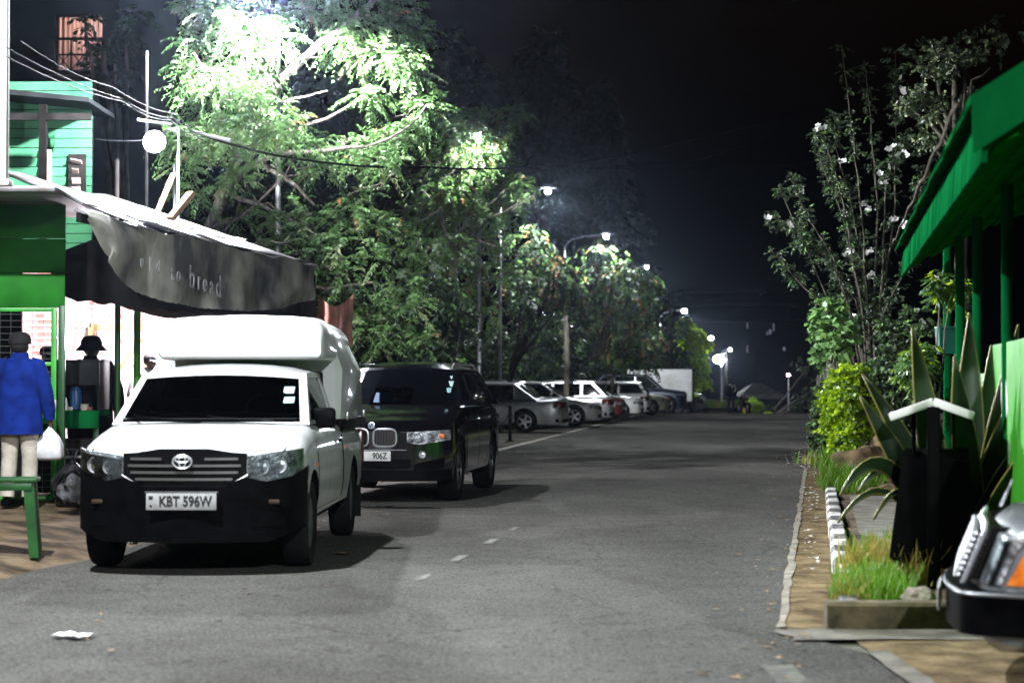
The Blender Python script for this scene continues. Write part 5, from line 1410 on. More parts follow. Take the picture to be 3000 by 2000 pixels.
wire('short white service wire running flat to the floodlight', [W(280, 408, 22), W(400, 412, 22.8), W(452, 400, 23), W(540, 420, 24), hub], .004, .01)
wire('pale wire glinting against the dark sky right of the street lamps', [W(1560, 487, 37), W(1700, 495, 50), W(2050, 468, 55), W(2190, 422, 60), W(2440, 385, 62)], .012, .02)
wire('faint lower wire crossing the dark sky above the first street lamp', [W(1480, 498, 37), W(1700, 494, 50), W(2130, 492, 55), W(2430, 470, 60)], .010, .02)
b = MB(); b.bbox((0, 0, 0), (.5, .05, .04), .008, ry=R(14)); o = b.build('insulator_bracket', M['galv'], None); o.location = W(620, 400, 24.4); tag(o, 'bright metal bracket where the wires meet by the tree', 'bracket')
b = MB(); b.bbox((0, 0, 0), (.42, .05, .035), .006, ry=R(9)); o = b.build('cable_tray', M['white_paint'], None); o.location = W(452, 358, 23.4); tag(o, 'short pale strip fixed just above the floodlight', 'bracket')

# ---------------------------------------------------------------- lamps
def spot(parent, loc, energy, angle, color, rot=(0, 0, 0), blend=.15, r=.09, bat=True, cap=.36, ex=3.2):
    l = bpy.data.lights.new('lamp_light', 'SPOT'); l.energy = energy; l.spot_size = R(angle); l.spot_blend = blend; l.color = color; l.shadow_soft_size = r
    if bat:      # road lantern: throws more light along the road than straight down
        l.use_nodes = True; n = l.node_tree; e = n.nodes['Emission']
        tc = n.nodes.new('ShaderNodeTexCoord'); sp = n.nodes.new('ShaderNodeSeparateXYZ'); n.links.new(tc.outputs['Normal'], sp.inputs[0])
        a = n.nodes.new('ShaderNodeMath'); a.operation = 'ABSOLUTE'; n.links.new(sp.outputs[2], a.inputs[0])
        mx = n.nodes.new('ShaderNodeMath'); mx.operation = 'MAXIMUM'; mx.inputs[1].default_value = cap; n.links.new(a.outputs[0], mx.inputs[0])
        pw = n.nodes.new('ShaderNodeMath'); pw.operation = 'POWER'; pw.inputs[1].default_value = -ex; n.links.new(mx.outputs[0], pw.inputs[0]); n.links.new(pw.outputs[0], e.inputs['Strength'])
    o = bpy.data.objects.new('lamp_light', l); COL.objects.link(o); o.parent = parent; o.location = loc; o.rotation_euler = rot; return o
COOL = (.90, .95, 1.0)
def floodlight():
    p = W(452, 415, 23.0)
    t = thing('floodlight', 'glaring white floodlight on a bracket above the awning', 'floodlight', p)
    b = MB(); b.lathe([(.004, .15), (.08, .14), (.13, .06), (.138, .0), (.125, -.005)], axis='Y', n=22); b.build('housing', M['galv'], t)
    b = MB(); b.lathe([(.10, .0), (.095, -.04), (.06, -.075), (.004, -.085)], axis='Y', n=22); b.build('lens', M['led'], t)
    b = MB(); b.tube([(0, .1, .05), (.15, .2, .18), (.24, .3, .16)], .02, 8); b.tube([(.24, .3, .2), (.24, .3, -1.6)], .02, 8); b.build('bracket', M['galv'], t)
    l = bpy.data.lights.new('lamp_light', 'POINT'); l.energy = 220; l.color = (.85, .92, 1.0); l.shadow_soft_size = .08
    o = bpy.data.objects.new('lamp_light', l); COL.objects.link(o); o.parent = t; o.location = (0, -.2, -.02)
    spot(t, (0, -.22, -.03), 1000, 125, (.85, .92, 1.0), (R(70), 0, 0), .6, .08, False)
floodlight()
SG = 'street lamps along the left verge'
def street_lamp(label, head, Y, energy, led='led', base_dx=-1.0, back=0.0, rp=.06, angle=178, group=SG, color=COOL, light=True, arm=True, lens=.12, bat=True, cap=.36, ex=3.2):
    g = gz(Y); h = head.z - g
    t = thing('street_lamp', label, 'street lamp', (head.x + (base_dx if arm else 0), Y, g) if not back else (head.x, Y + back, g), 0 if not back else R(-90), group)
    d = (back or -base_dx) if arm else 0
    b = MB(); b.tube([(0, 0, 0), (0, 0, h * .5), (0, 0, h - .35 if arm else h - .1)], [rp, rp * .8, rp * .65], 10); b.tube([(0, 0, 0), (0, 0, .5)], rp * 1.35, 10); b.build('pole', M['galv'], t)
    if arm:
        b = MB(); b.tube([(0, 0, h - .4), (d * .15, 0, h - .12), (d * .5, 0, h + .02), (d * .85, 0, h + .06)], rp * .55, 8); b.build('arm', M['galv'], t)
    b = MB(); b.loft([[(d + sx * .20 * s_, sy * .09 * s_, h + .10 + dz) for sx, sy in ((-1, -1), (1, -1), (1, 1), (-1, 1))] for s_, dz in ((1, 0), (1, .04), (.6, .11))]); b.build('housing', M['galv'], t, 30)
    b = MB(); b.ball((d, 0, h + .0), (lens * .75, lens * .75, lens * .65)); b.build('lens', M[led], t, 60)
    if light: spot(t, (d, 0, h - lens * .7 - .03), energy, angle, color, (0, R(-12) if arm and not back else 0, 0), bat=bat, cap=cap, ex=ex)
    return t
# heads measured from the photograph; the first stands beside the camera, out of frame, like its neighbours; the second is unseen, added to light the foreground
street_lamp('street lamp on the verge nearest the viewer, outside the picture', Vector((-4.0, 11.4, 7.2)), 11.4, 7000, base_dx=-1.2, bat=False)
street_lamp('unseen street lamp added on the right verge behind the viewer to light the foreground', Vector((3.2, -3.0, 7.2)), -3.0, 8500, base_dx=1.3, bat=False)
street_lamp('street lamp blazing at the top of the picture through the feathery tree', W(738, -22, 28.0), 28.0, 1000, back=3.2, ex=4.0, cap=.43)
street_lamp('street lamp half hidden in the bright leaves of the second tree', W(1400, 405, 42.6), 42.6, 260, back=2.2, cap=.55)
street_lamp('street lamp standing clear against the sky, highest of the visible ones', W(1605, 561, 56), 56, 850, cap=.5, base_dx=-1.4)
street_lamp('second street lamp down, above the white flower head of a tree', W(1776, 693, 73), 73, 850, cap=.5, base_dx=-1.6)
street_lamp('third street lamp down, beside a pale leafy treetop', W(1894, 784, 93), 93, 450, cap=.5, base_dx=-1.6)
street_lamp('fourth street lamp down, over the bright far tree', W(2005, 911, 125), 125, 600, lens=.2, base_dx=-1.6, rp=.09)
street_lamp('fifth street lamp down, right of the bright far tree', W(2083, 990, 158), 158, 280, lens=.24, base_dx=-1.6, rp=.09)
street_lamp('farthest street lamp of the row, on top of the wooden strutted pole', W(2139, 1024, 180), 180, 280, base_dx=-.8, rp=.14, lens=.16)
street_lamp('lone pinkish street lamp on a thin post beside the far end of the road', W(2310, 1098, 190), 190, 250, led='led_pink', arm=False, rp=.10, group='lone lamps at the far end', color=(1, .75, .95), lens=.2)
def far_flood():
    Y = 130; p = W(2104, 1052, Y); base = W(2130, 1100, Y)
    t = thing('strutted_pole', 'wooden A shaped pole carrying a glaring floodlight at the far end', 'lamp pole', (base.x, Y, gz(Y)))
    h = W(2130, 1030, Y).z - gz(Y)
    b = MB(); b.tube([(.0, 0, 0), (0, 0, h)], [.12, .08], 8); b.tube([(-.35, 0, 0), (-.05, 0, h * .8)], [.08, .06], 8); b.tube([(.30, .2, .6), (.03, 0, h * .8)], [.06, .05], 8); b.build('pole', M['dark_wood'], t)
    dx = p.x - base.x; z = p.z - gz(Y)
    b = MB(); b.tube([(0, 0, z + .55), (dx * .6, -.1, z + .2), (dx, -.1, z)], .035, 6); b.tube([(0, 0, z + .1), (dx * .7, -.1, z - .5)], .03, 6); b.build('bracket', M['galv'], t)
    b = MB(); b.ball((dx, -.2, z), (.34, .12, .26)); b.build('lens', M['led'], t, 60)
    b = MB(); b.bbox((dx, -.05, z), (.5, .12, .4), .03); b.build('housing', M['galv'], t)
    l = bpy.data.lights.new('lamp_light', 'POINT'); l.energy = 400; l.color = COOL; l.shadow_soft_size = .2
    o = bpy.data.objects.new('lamp_light', l); COL.objects.link(o); o.parent = t; o.location = (dx - .5, -.9, z - .2)
    spot(t, (dx, -.5, z), 3500, 110, (.80, .92, 1.0), (R(82), 0, R(-3)), .5, .2, False)
far_flood()
def small_post():
    Y = 118; p = W(2082, 1088, Y); g = gz(Y); h = p.z - g
    t = thing('lamp_post', 'unlit white lamp post with two short arms behind the grassy mound', 'lamp post', (p.x, Y, g))
    b = MB(); b.tube([(0, 0, 0), (0, 0, h)], .05, 8); b.build('pole', M['pole_white'], t)
    b = MB(); b.tube([(0, 0, h - .1), (-.3, 0, h - .12)], .05, 6); b.tube([(0, 0, h - .1), (.25, 0, h - .12)], .03, 6); b.build('arm', M['pole_white'], t)
small_post()
# chained bollards
bl = []
for i, (px, top, bot, lean, lb) in enumerate(((1449, 1198, 1288, 0, 'thin black bollard nearest the black suv'), (1494, 1189, 1292, 0, 'thicker black bollard in front of the silver car wheel'), (1537, 1208, 1252, .1, 'slanting bollard by the silver car rear wheel'))):
    Y = 8008 / (bot - 1120); p = W(px, bot, Y); h = W(px, top, Y).z
    b = MB(); r_ = .045 if i == 1 else .028; b.tube([(0, 0, 0), (lean * .6, 0, h * .6), (lean, 0, h)], r_, 10); b.lathe([(r_ * 1.3, h), (r_, h + .03), (.004, h + .05)], c=(lean, 0, -.02), n=10); b.lathe([(.10, 0), (.10, .025), (r_, .03)], n=12)
    o = b.build('bollard', M['gloss_black'], None); o.location = (p.x, Y, 0); tag(o, lb, 'bollard', 'chained bollards'); bl.append(Vector((p.x + lean, Y, h)))
for i in range(2):
    a, c = bl[i] - Vector((0, 0, .1)), bl[i + 1] - Vector((0, 0, .1)); b = MB()
    b.tube([a + (c - a) * k / 14 - Vector((0, 0, .28 * 4 * (k / 14) * (1 - k / 14))) for k in range(15)], .012, 5); o = b.build('chain', M['gloss_black'], None); tag(o, ('chain sagging between the thin and the thick bollard', 'chain sagging from the thick bollard to the slanting one')[i], 'chain', 'bollard chains')

# ---------------------------------------------------------------- far end
def far_building():
    Y = 235; g = -2.9
    def X(px): return W(px, 0, Y).x
    def Z(py): return W(0, py, Y).z
    t = thing('far_building', 'dark stepped building with flat roof slabs beyond the end of the road', 'building', (X(2200), Y, g))
    for i, (x0, x1, y0) in enumerate(((1990, 2210, 862), (1960, 2300, 900), (1990, 2410, 945))):
        b = MB(); xa, xb = X(x0) - X(2200), X(x1) - X(2200); z = Z(y0) - g; zb = (Z((900, 945, 1230)[i]) - g)
        b.box(((xa + xb) / 2, i * -.6, (z + zb) / 2), (xb - xa, 8, z - zb)); b.build('storey', M['wall_dark'], t)
        b = MB(); b.box(((xa + xb) / 2, -i * .6 - .6, z + .1), (xb - xa + 1.6, 9.4, .35)); b.build('roof_slab', mat('slab_render', (.10, .11, .12), .9), t)
    for i, (px, py, w, h) in enumerate(((2171, 958, 4, 16), (2236, 975, 6, 14), (2246, 962, 3, 22), (2228, 980, 3, 10), (2171, 1024, 4, 22), (2276, 1024, 7, 10))):
        b = MB(); b.box((X(px) - X(2200), -5.4, Z(py) - g), (w * .042, .1, h * .042)); b.build('window', M['win_lit'], t)
far_building()
def small_house():
    Y = 165; g = gz(Y)
    X = lambda px: W(px, 0, Y).x - W(2235, 0, Y).x
    Z = lambda py: W(0, py, Y).z - g
    t = thing('small_house', 'low house with a brown hipped roof beyond the backpacker', 'house', (W(2235, 0, Y).x, Y, g))
    b = MB(); b.box((0, 3, Z(1166) / 2), (X(2290) - X(2180), 5, Z(1166))); b.build('wall', M['wall_dark'], t)
    b = MB(); x0, x1 = X(2165), X(2300); b.add([(x0, 0, Z(1160)), (x1, 0, Z(1160)), (x1, 6, Z(1160)), (x0, 6, Z(1160)), (X(2215), 3, Z(1122)), (X(2240), 3, Z(1122))], [(0, 1, 5, 4), (1, 2, 5), (2, 3, 4, 5), (3, 0, 4), (0, 3, 2, 1)]); b.build('roof', mat('brown_tiles', (.007, .006, .005), .9, var=.2, scale=4), t, 0)
    b = MB(); b.box(((x0 + x1) / 2, -.05, Z(1162)), (x1 - x0, .1, .35)); b.build('fascia', M['pole_white'], t)
    b = MB(); b.box((X(2200), .45, Z(1185)), (.8, .1, .9)); b.build('window', M['dark_wood'], t)
small_house()
for i, (px, py, w, h, lb, cat) in enumerate(((2190, 1200, .8, .30, 'yellow barrier block just right of the backpacker', 'barrier'), (2250, 1205, .8, .12, 'low yellow green barrier block farther right along the crest', 'barrier'))):
    Y = 100.5; p = W(px, py, Y); b = MB(); b.bbox((0, 0, h * .5), (w * .6, .3, h), .06); b.bbox((0, 0, h * 1.0), (w * .4, .2, h * .4), .05)
    o = b.build('barrier_block', M['yellow'] if i == 0 else M['lime_paint'], None); o.location = (p.x, Y, gz(Y) + .0); tag(o, lb, cat, 'yellow barrier blocks')
# ---------------------------------------------------------------- trees and plants
NP = np.random.default_rng(11)
def unit(a): return a / np.maximum(np.linalg.norm(a, axis=-1, keepdims=True), 1e-9)
def crown(parent, clumps, mats, L=.38, nl=9, ll=.11, lw=.017, droop=.7, dens=40, up=.1, name='crown', mix=None, fwd=.5):
    """clumps: (centre, radius, density factor). Sprays of small leaves scattered through each clump's volume."""
    Vs = []; mi = []
    for ci, (c, r, df) in enumerate(clumps):
        n = max(3, int(dens * df))
        d = unit(NP.normal(size=(n, 3))); rad = NP.random(n)[:, None] ** .45
        r3 = np.array(r if isinstance(r, (tuple, list)) else (r, r, r * .75))
        p = np.array(c)[None] + d * rad * r3
        dr = unit(d * .8 + NP.normal(size=(n, 3)) * .5 + np.array([0, 0, up]))
        Lk = L * NP.uniform(.6, 1.2, (n, 1))
        upv = np.array([0, 0, 1.0])
        k = np.arange(1, nl + 1) / nl
        t = k[None, :, None]
        rp = p[:, None] + dr[:, None] * Lk[:, None] * t + np.array([0, 0, -1.0]) * (droop * Lk)[:, None] * t * t
        tg = unit(dr[:, None] + np.array([0, 0, -2.0]) * droop * t)
        sd = unit(np.cross(tg, upv + NP.normal(size=(n, 1, 3)) * .25))
        for s_ in (-1, 1):
            ld = unit(sd * s_ * .8 + tg * fwd + np.array([0, 0, -.45]) + NP.normal(size=tg.shape) * .16)
            l_ = ll * (1 - .45 * np.abs(2 * t - 1)) * NP.uniform(.75, 1.2, (n, nl, 1))
            w_ = lw * NP.uniform(.8, 1.2, (n, nl, 1))
            pe = unit(np.cross(ld, NP.normal(size=ld.shape)))
            q = np.stack([rp, rp + ld * l_ * .45 + pe * w_, rp + ld * l_, rp + ld * l_ * .45 - pe * w_], axis=2)
            Vs.append(q.reshape(-1, 3))
            m = np.zeros(n, int)
            if mix: m = (NP.random(n)[:, None] > np.cumsum(mix)[None, :-1]).sum(1)
            mi.append(np.repeat(m, nl))
    V = np.concatenate(Vs); Fq = np.arange(len(V)).reshape(-1, 4)
    return np_mesh(name, V, Fq, mats, parent, np.concatenate(mi))
def limb(b, pts, r0, r1, n=8, jit=.03):
    P = [Vector(p) for p in pts]; out = []
    for i in range(len(P) - 1):
        k = max(2, int((P[i + 1] - P[i]).length / .35))
        for j in range(k): out.append(P[i] + (P[i + 1] - P[i]) * j / k)
    out.append(P[-1])
    out = [p + Vector((random.uniform(-jit, jit), random.uniform(-jit, jit), random.uniform(-jit, jit))) * (0 if i in (0,) else 1) for i, p in enumerate(out)]
    m = len(out); b.tube(out, [r0 + (r1 - r0) * i / (m - 1) for i in range(m)], n)
def plant(name, label, cat, base, group=None): return thing(name, label, cat, base, 0, group)
def rel(t, p): return Vector(p) - t.location

def feathery_tree():
    base = W(575, 1500, 31.5); base.z = 0
    t = plant('feathery_tree', 'tall feathery leaved tree lit white by the topmost street lamp', 'tree', base)
    b = MB(); w = lambda px, py, Y: rel(t, W(px, py, Y))
    limb(b, [(0, 0, 0), w(575, 800, 31.5), w(640, 600, 31.2), w(705, 440, 31), w(765, 320, 30.8), w(830, 230, 30.5), w(905, 150, 30.2), w(985, 95, 30), w(1080, 20, 30), w(1150, -90, 30)], .14, .045)
    limb(b, [w(640, 600, 31.2), w(735, 480, 31.8), w(715, 300, 31.5), w(685, 170, 31), w(655, 60, 31), w(640, -80, 31)], .07, .03)
    limb(b, [w(700, 450, 31), w(640, 330, 30.4), w(600, 230, 30.2), w(570, 150, 30)], .05, .015)
    limb(b, [w(740, 480, 31.5), w(820, 510, 31), w(870, 550, 30.6), w(925, 600, 30.4)], .05, .02)
    limb(b, [w(705, 440, 31), w(790, 405, 30.5), w(900, 370, 30), w(1010, 320, 29.8), w(1090, 260, 29.6)], .05, .012)
    limb(b, [w(830, 300, 30.6), w(900, 285, 30.2), w(960, 265, 30)], .03, .008)
    limb(b, [w(660, 560, 31), w(760, 600, 30.6), w(840, 640, 30.4), w(930, 690, 30)], .045, .012)
    limb(b, [w(700, 500, 31), w(830, 450, 30), w(960, 440, 29.8), w(1080, 430, 29.6), w(1200, 370, 29.6), w(1250, 310, 29.6)], .05, .012)
    limb(b, [w(600, 680, 31.4), w(690, 640, 30.8), w(800, 560, 30.4), w(860, 470, 30.2)], .035, .01)
    limb(b, [w(600, 760, 31.4), w(750, 800, 31), w(950, 850, 30.6), w(1100, 830, 30.6)], .05, .015)
    for k in range(22):
        x, y = random.uniform(580, 1200), random.uniform(120, 760); Y = random.uniform(29.6, 31.5)
        a = random.uniform(-.6, 2.6); l_ = random.uniform(50, 130)
        limb(b, [w(x, y, Y), w(x + l_ * .5 * math.cos(a), y - l_ * .5 * math.sin(a), Y - .1), w(x + l_ * math.cos(a + .3), y - l_ * math.sin(a + .3), Y - .2)], .013, .004, 5, .015)
    b.build('trunk', M['bark'], t, 60)
    C = []
    def cl(px, py, r, Y, f=1.0): C.append((rel(t, W(px, py, Y)), (.82 * r / F * Y, .82 * r / F * Y, .45 * r / F * Y), f))
    bright = [(640, 30, 75), (735, 60, 70), (830, 110, 60), (700, 175, 70), (640, 230, 60), (585, 120, 50), (560, 195, 45), (615, 275, 50), (720, 285, 60), (790, 60, 50), (740, 130, 60), (680, 100, 60), (900, 30, 55), (770, 215, 45),
              (985, 55, 55), (1055, 70, 60), (1140, 60, 60), (1210, 95, 50), (1000, 115, 50), (1110, 150, 60), (1180, 180, 45), (1060, 175, 45), (1205, 215, 40), (1090, -30, 70), (980, -40, 60), (850, -60, 80), (680, -60, 90), (560, 30, 45), (1180, 20, 50)]
    for x, y, r in bright: cl(x, y, r, random.uniform(28.9, 30.6), .95)
    mid = [(690, 240, 45), (810, 330, 40), (860, 360, 45), (780, 430, 55), (1080, 280, 42), (1250, 310, 38), (900, 430, 60), (1000, 440, 55), (1080, 420, 50), (1140, 410, 45), (1195, 385, 40), (1060, 480, 50), (560, 250, 40), (600, 340, 40), (540, 490, 60), (555, 570, 60), (640, 390, 50), (700, 360, 50), (690, 430, 45), (940, 500, 50), (1120, 480, 50), (820, 390, 45), (745, 370, 40), (590, 430, 45), (520, 400, 35), (700, 520, 40), (720, 300, 45)]
    for x, y, r in mid: cl(x, y, r, random.uniform(29.2, 31), .8)
    low = [(870, 600, 55), (870, 670, 65), (960, 650, 55), (1000, 700, 55), (1050, 570, 50), (1020, 620, 50), (1100, 640, 55), (820, 700, 50), (780, 640, 45), (930, 740, 60), (1020, 800, 60), (1100, 760, 60), (1150, 680, 55), (880, 800, 50), (980, 880, 60), (1100, 880, 60), (700, 640, 40), (760, 720, 45), (1060, 960, 60), (1150, 960, 60), (1180, 830, 60), (1210, 900, 55), (1120, 1010, 50), (1230, 1000, 55)]
    for x, y, r in low: cl(x, y, r * .9, random.uniform(29.6, 32), .5)
    crown(t, C, [M['leaf'], M['leaf_pale'], M['leaf_dry']], L=.40, nl=10, ll=.115, lw=.0145, droop=.5, dens=40, mix=[.84, .155, .005], up=.3)
feathery_tree()

def lamp_tree():
    base = W(1330, 1300, 44.5); base.z = 0
    t = plant('leafy_tree', 'leafy tree glowing around the half hidden second street lamp', 'tree', base)
    w = lambda px, py, Y: rel(t, W(px, py, Y)); b = MB()
    limb(b, [(0, 0, 0), w(1330, 1000, 44.5), w(1325, 760, 44.8), w(1340, 600, 45), w(1380, 480, 45), w(1390, 420, 45)], .16, .04)
    for e in ((1240, 560), (1480, 560), (1520, 600), (1450, 720), (1260, 800), (1430, 500)): limb(b, [w(1330, 760, 44.8), w((1330 + e[0]) / 2, (720 + e[1]) / 2 - 20, 44.4), w(e[0], e[1], 43.8)], .06, .015)
    for k in range(26):
        x, y = random.uniform(1230, 1520), random.uniform(430, 900); a = random.uniform(.1, 1.3); l_ = random.uniform(40, 90)
        limb(b, [w(x, y, 43.8), w(x + l_ * math.cos(a), y - l_ * math.sin(a), 43.4)], .016, .005, 5, .02)
    b.build('trunk', M['bark'], t, 60)
    C = []
    for x, y, r, f in ((1340, 385, 45, 1), (1385, 345, 40, 1), (1440, 420, 45, 1.2), (1300, 470, 45, 1), (1395, 500, 50, 1.3), (1460, 555, 50, 1.2), (1520, 545, 42, 1), (1350, 555, 50, 1.2), (1420, 610, 55, 1.2), (1330, 630, 50, 1), (1450, 690, 50, .9), (1400, 750, 55, .8), (1290, 560, 45, .9), (1240, 540, 40, .7), (1480, 340, 40, .5), (1520, 330, 30, .35), (1260, 640, 55, .7), (1330, 720, 50, .8), (1210, 720, 55, .7), (1280, 800, 60, .7), (1370, 840, 55, .7), (1450, 790, 45, .7), (1200, 620, 45, .6), (1420, 900, 50, .6), (1330, 920, 60, .6), (1230, 880, 60, .6), (1410, 455, 45, 1.2), (1365, 440, 45, 1.1), (1490, 490, 35, .9), (1500, 620, 35, .8)):
        Y = random.uniform(43.3, 46); C.append((w(x, y, Y), r / F * Y, f))
    for x, y, r, f in ((1385, 365, 18, .35), (1430, 400, 18, .35), (1375, 430, 20, .4), (1415, 455, 20, .4), (1350, 400, 18, .3)): C.append((w(x, y, 42.2), r / F * 42, f))
    crown(t, C, [M['leaf2'], M['leaf_pale'], M['leaf_dry']], L=.32, nl=7, ll=.13, lw=.022, droop=.6, dens=60, mix=[.78, .20, .02])
lamp_tree()

def droop_tree(label, px, Y, spots, top=None, seed=0, trunk_px=None):
    base = W(trunk_px or px, 1200, Y); base.z = gz(Y)
    t = plant('drooping_tree', label, 'tree', base, 'trees behind the parked cars')
    w = lambda px, py, Y: rel(t, W(px, py, Y)); b = MB()
    limb(b, [(0, 0, 0), (0.05, 0, 1.6), w(px, spots[0][1] + 60, Y)], .11, .05)
    for s_ in spots[1:6]: limb(b, [(0.05, 0, 1.8), w((px + s_[0]) / 2, s_[1] + 50, Y), w(s_[0], s_[1], Y)], .06, .02)
    b.build('trunk', M['bark_dark'], t, 60)
    C = [(w(x, y, Y + random.uniform(-1.2, 1.2)), r / F * Y, f) for x, y, r, f in spots]
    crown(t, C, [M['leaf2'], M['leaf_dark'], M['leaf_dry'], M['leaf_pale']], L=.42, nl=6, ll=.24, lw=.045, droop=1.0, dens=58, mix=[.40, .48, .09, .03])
droop_tree('low spreading tree with hanging yellowed leaves behind the parked white saloon', 1600, 58, [(1600, 780, 60, 1.1), (1560, 700, 60, .7), (1640, 790, 50, 1), (1530, 790, 50, .8), (1590, 850, 60, 1), (1655, 860, 50, 1), (1540, 880, 50, .7), (1500, 850, 50, .5)], trunk_px=1490)
droop_tree('bushy tree with drooping dry leaves just beyond the first clear street lamp', 1800, 74, [(1790, 850, 60, 1.1), (1840, 870, 55, 1), (1740, 790, 60, .5), (1780, 760, 55, .45), (1760, 870, 50, .9), (1880, 880, 45, 1), (1800, 920, 55, .8), (1860, 940, 50, .7), (1720, 850, 45, .5), (1740, 730, 40, .4), (1840, 780, 45, .4), (1755, 740, 18, 1.6)], trunk_px=1715)
droop_tree('lower tree with yellow brown leaf tassels over the white estate car', 1850, 78, [(1830, 990, 45, 1), (1870, 1010, 45, 1), (1880, 1050, 40, .9), (1810, 1030, 40, .6), (1900, 980, 40, .8), (1780, 1040, 40, .5), (1840, 960, 35, .6), (1895, 850, 30, 1.1), (1905, 820, 22, 1.2)], trunk_px=1790)
def far_tree(label, px, Y, spots, lm, seed=0, L=.5, ll=.3, dens=50, group='trees at the far end'):
    base = W(px, 1200, Y); base.z = gz(Y)
    t = plant('tree', label, 'tree', base, group); w = lambda px, py, Y: rel(t, W(px, py, Y)); b = MB()
    zt = w(spots[0][0], spots[0][1], Y)
    limb(b, [(0, 0, 0), (zt.x * .4, 0, zt.z * .5), zt], .16, .05)
    for s_ in spots[1:5]: limb(b, [(zt.x * .4, 0, zt.z * .4), w(s_[0], s_[1], Y)], .07, .03)
    b.build('trunk', M['bark'], t, 60)
    crown(t, [(w(x, y, Y + random.uniform(-1, 1) * r / 60), r / F * Y, f) for x, y, r, f in spots], lm, L=L, nl=6, ll=ll, lw=ll * .2, droop=.6, dens=dens, mix=[.85, .15] if len(lm) == 2 else None)
far_tree('bright narrow tree lit by the fourth street lamp', 2035, 118, [(2005, 950, 14, 1), (2030, 980, 24, 1.3), (2050, 1000, 20, 1.2), (2025, 1030, 26, 1.2), (2045, 1060, 24, 1), (2030, 1095, 26, .8), (2010, 1000, 20, .8), (2050, 1110, 22, .7)], [M['leaf_lime'], M['leaf2']], L=.5, ll=.32)
far_tree('dim tree filling the gap behind the dark blue suv', 1960, 113, [(1960, 960, 50, 1), (1930, 900, 45, .8), (1940, 1040, 50, 1), (1985, 1050, 40, .8), (1970, 1100, 40, .8), (1920, 1090, 40, .7)], [M['leaf_dark'], M['leaf2']])
far_tree('small bright green bush beyond the backpacker', 2210, 128, [(2208, 1178, 16, 1), (2196, 1184, 12, 1), (2220, 1182, 12, 1)], [M['leaf_lime'], M['leaf2']], L=.3, ll=.2)
far_tree('dark thicket low beside the lone thin lamp post', 2250, 150, [(2250, 1200, 18, 1), (2360, 1170, 40, 1), (2330, 1195, 24, 1), (2400, 1130, 50, 1), (2380, 1060, 60, .7)], [M['leaf_dark'], M['leaf2']], L=.4, ll=.25)
far_tree('dark leafy branch hanging before the pink curtained window', 420, 40, [(300, 150, 34, .5), (335, 190, 36, .6), (250, 65, 22, .3), (370, 120, 40, .6), (345, 235, 36, .5), (400, 60, 40, .6), (270, 205, 20, .3)], [M['leaf_dark'], M['leaf_dark']], L=.35, ll=.18, dens=40, group='dark trees against the night sky')
# dark understorey behind the parked cars and the suv
def thicket(label, x0, x1, y0, y1, Y, n, r):
    base = W((x0 + x1) / 2, 1200, Y); base.z = 0; t = plant('thicket', label, 'shrub', base, 'dark shrubs behind the parked cars'); w = lambda px, py, Y: rel(t, W(px, py, Y)); b = MB(); C = []
    for k in range(n):
        x, y = random.uniform(x0, x1), random.uniform(y0, y1); C.append((w(x, y, Y + random.uniform(-1.5, 1.5)), r / F * Y * random.uniform(.7, 1.2), 1))
    for k in range(9): x = random.uniform(x0, x1); limb(b, [w(x, 1250, Y), w(x + random.uniform(-30, 30), random.uniform(y0, (y0 + y1) / 2), Y)], .05, .015)
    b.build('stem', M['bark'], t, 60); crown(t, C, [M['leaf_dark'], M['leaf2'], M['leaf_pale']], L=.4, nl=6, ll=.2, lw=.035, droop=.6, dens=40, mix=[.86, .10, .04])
thicket('dark leafy thicket right behind the black suv', 960, 1350, 860, 1110, 37.5, 34, 60)
thicket('dark leafy thicket between the slim trunk and the silver saloon', 1330, 1700, 950, 1120, 69.5, 34, 50)
thicket('dark leafy thicket over the roofs of the small white saloon and estate', 1680, 1960, 1020, 1140, 110, 26, 40)
b = MB(); p = W(1658, 1000, 64); b.tube([(0, 0, 0), (.03, 0, 2), (0, 0, 4.6)], [.10, .09, .08], 10); o = b.build('post', M['bark'], None); o.location = (p.x, 64, 0); tag(o, 'slim bare trunk like post standing behind the parked cars', 'post')
# black conifers and a tall dark tree against the sky
def conifer(label, px, Y, top, wid, trunk=True):
    p = W(px, top, Y); g = gz(Y); h = p.z - g; t = plant('conifer', label, 'tree', (p.x, Y, g), 'dark conifers behind the street lamps'); b = MB(); b.tube([(0, 0, 0), (0, 0, h)], [.35, .04], 8); b.build('trunk', M['bark'], t)
    C = []; n = 26
    for k in range(n):
        f = k / (n - 1); z = h * (.2 + .78 * f); rr = wid * (1 - f) ** .8 * random.uniform(.8, 1.15) + .25
        for a in range(5):
            an = a * 1.256 + k * .7; C.append(((rr * .6 * math.cos(an), rr * .6 * math.sin(an), z - .25 * rr), (rr * .5, rr * .5, .35), .5))
    crown(t, C, [M['leaf_dark']], L=.9, nl=7, ll=.55, lw=.09, droop=.5, dens=26)
conifer('tall black conifer rising right of the first clear street lamp', 1750, 115, 235, 4.2)
conifer('broader black conifer close beside the tall one', 1690, 128, 470, 5.0)
far_tree('tall black leafy tree left of the conifers', 1590, 105, [(1600, 330, 60, 1), (1570, 200, 60, .9), (1610, 240, 60, 1), (1600, 450, 70, 1), (1560, 420, 70, 1), (1620, 540, 70, 1), (1560, 560, 70, .9), (1540, 320, 60, .7), (1600, 120, 40, .5), (1660, 620, 60, .8), (1700, 700, 60, .8)], [M['leaf_dark'], M['leaf_dark']], L=1.0, ll=.6, dens=60, group='dark trees against the night sky')
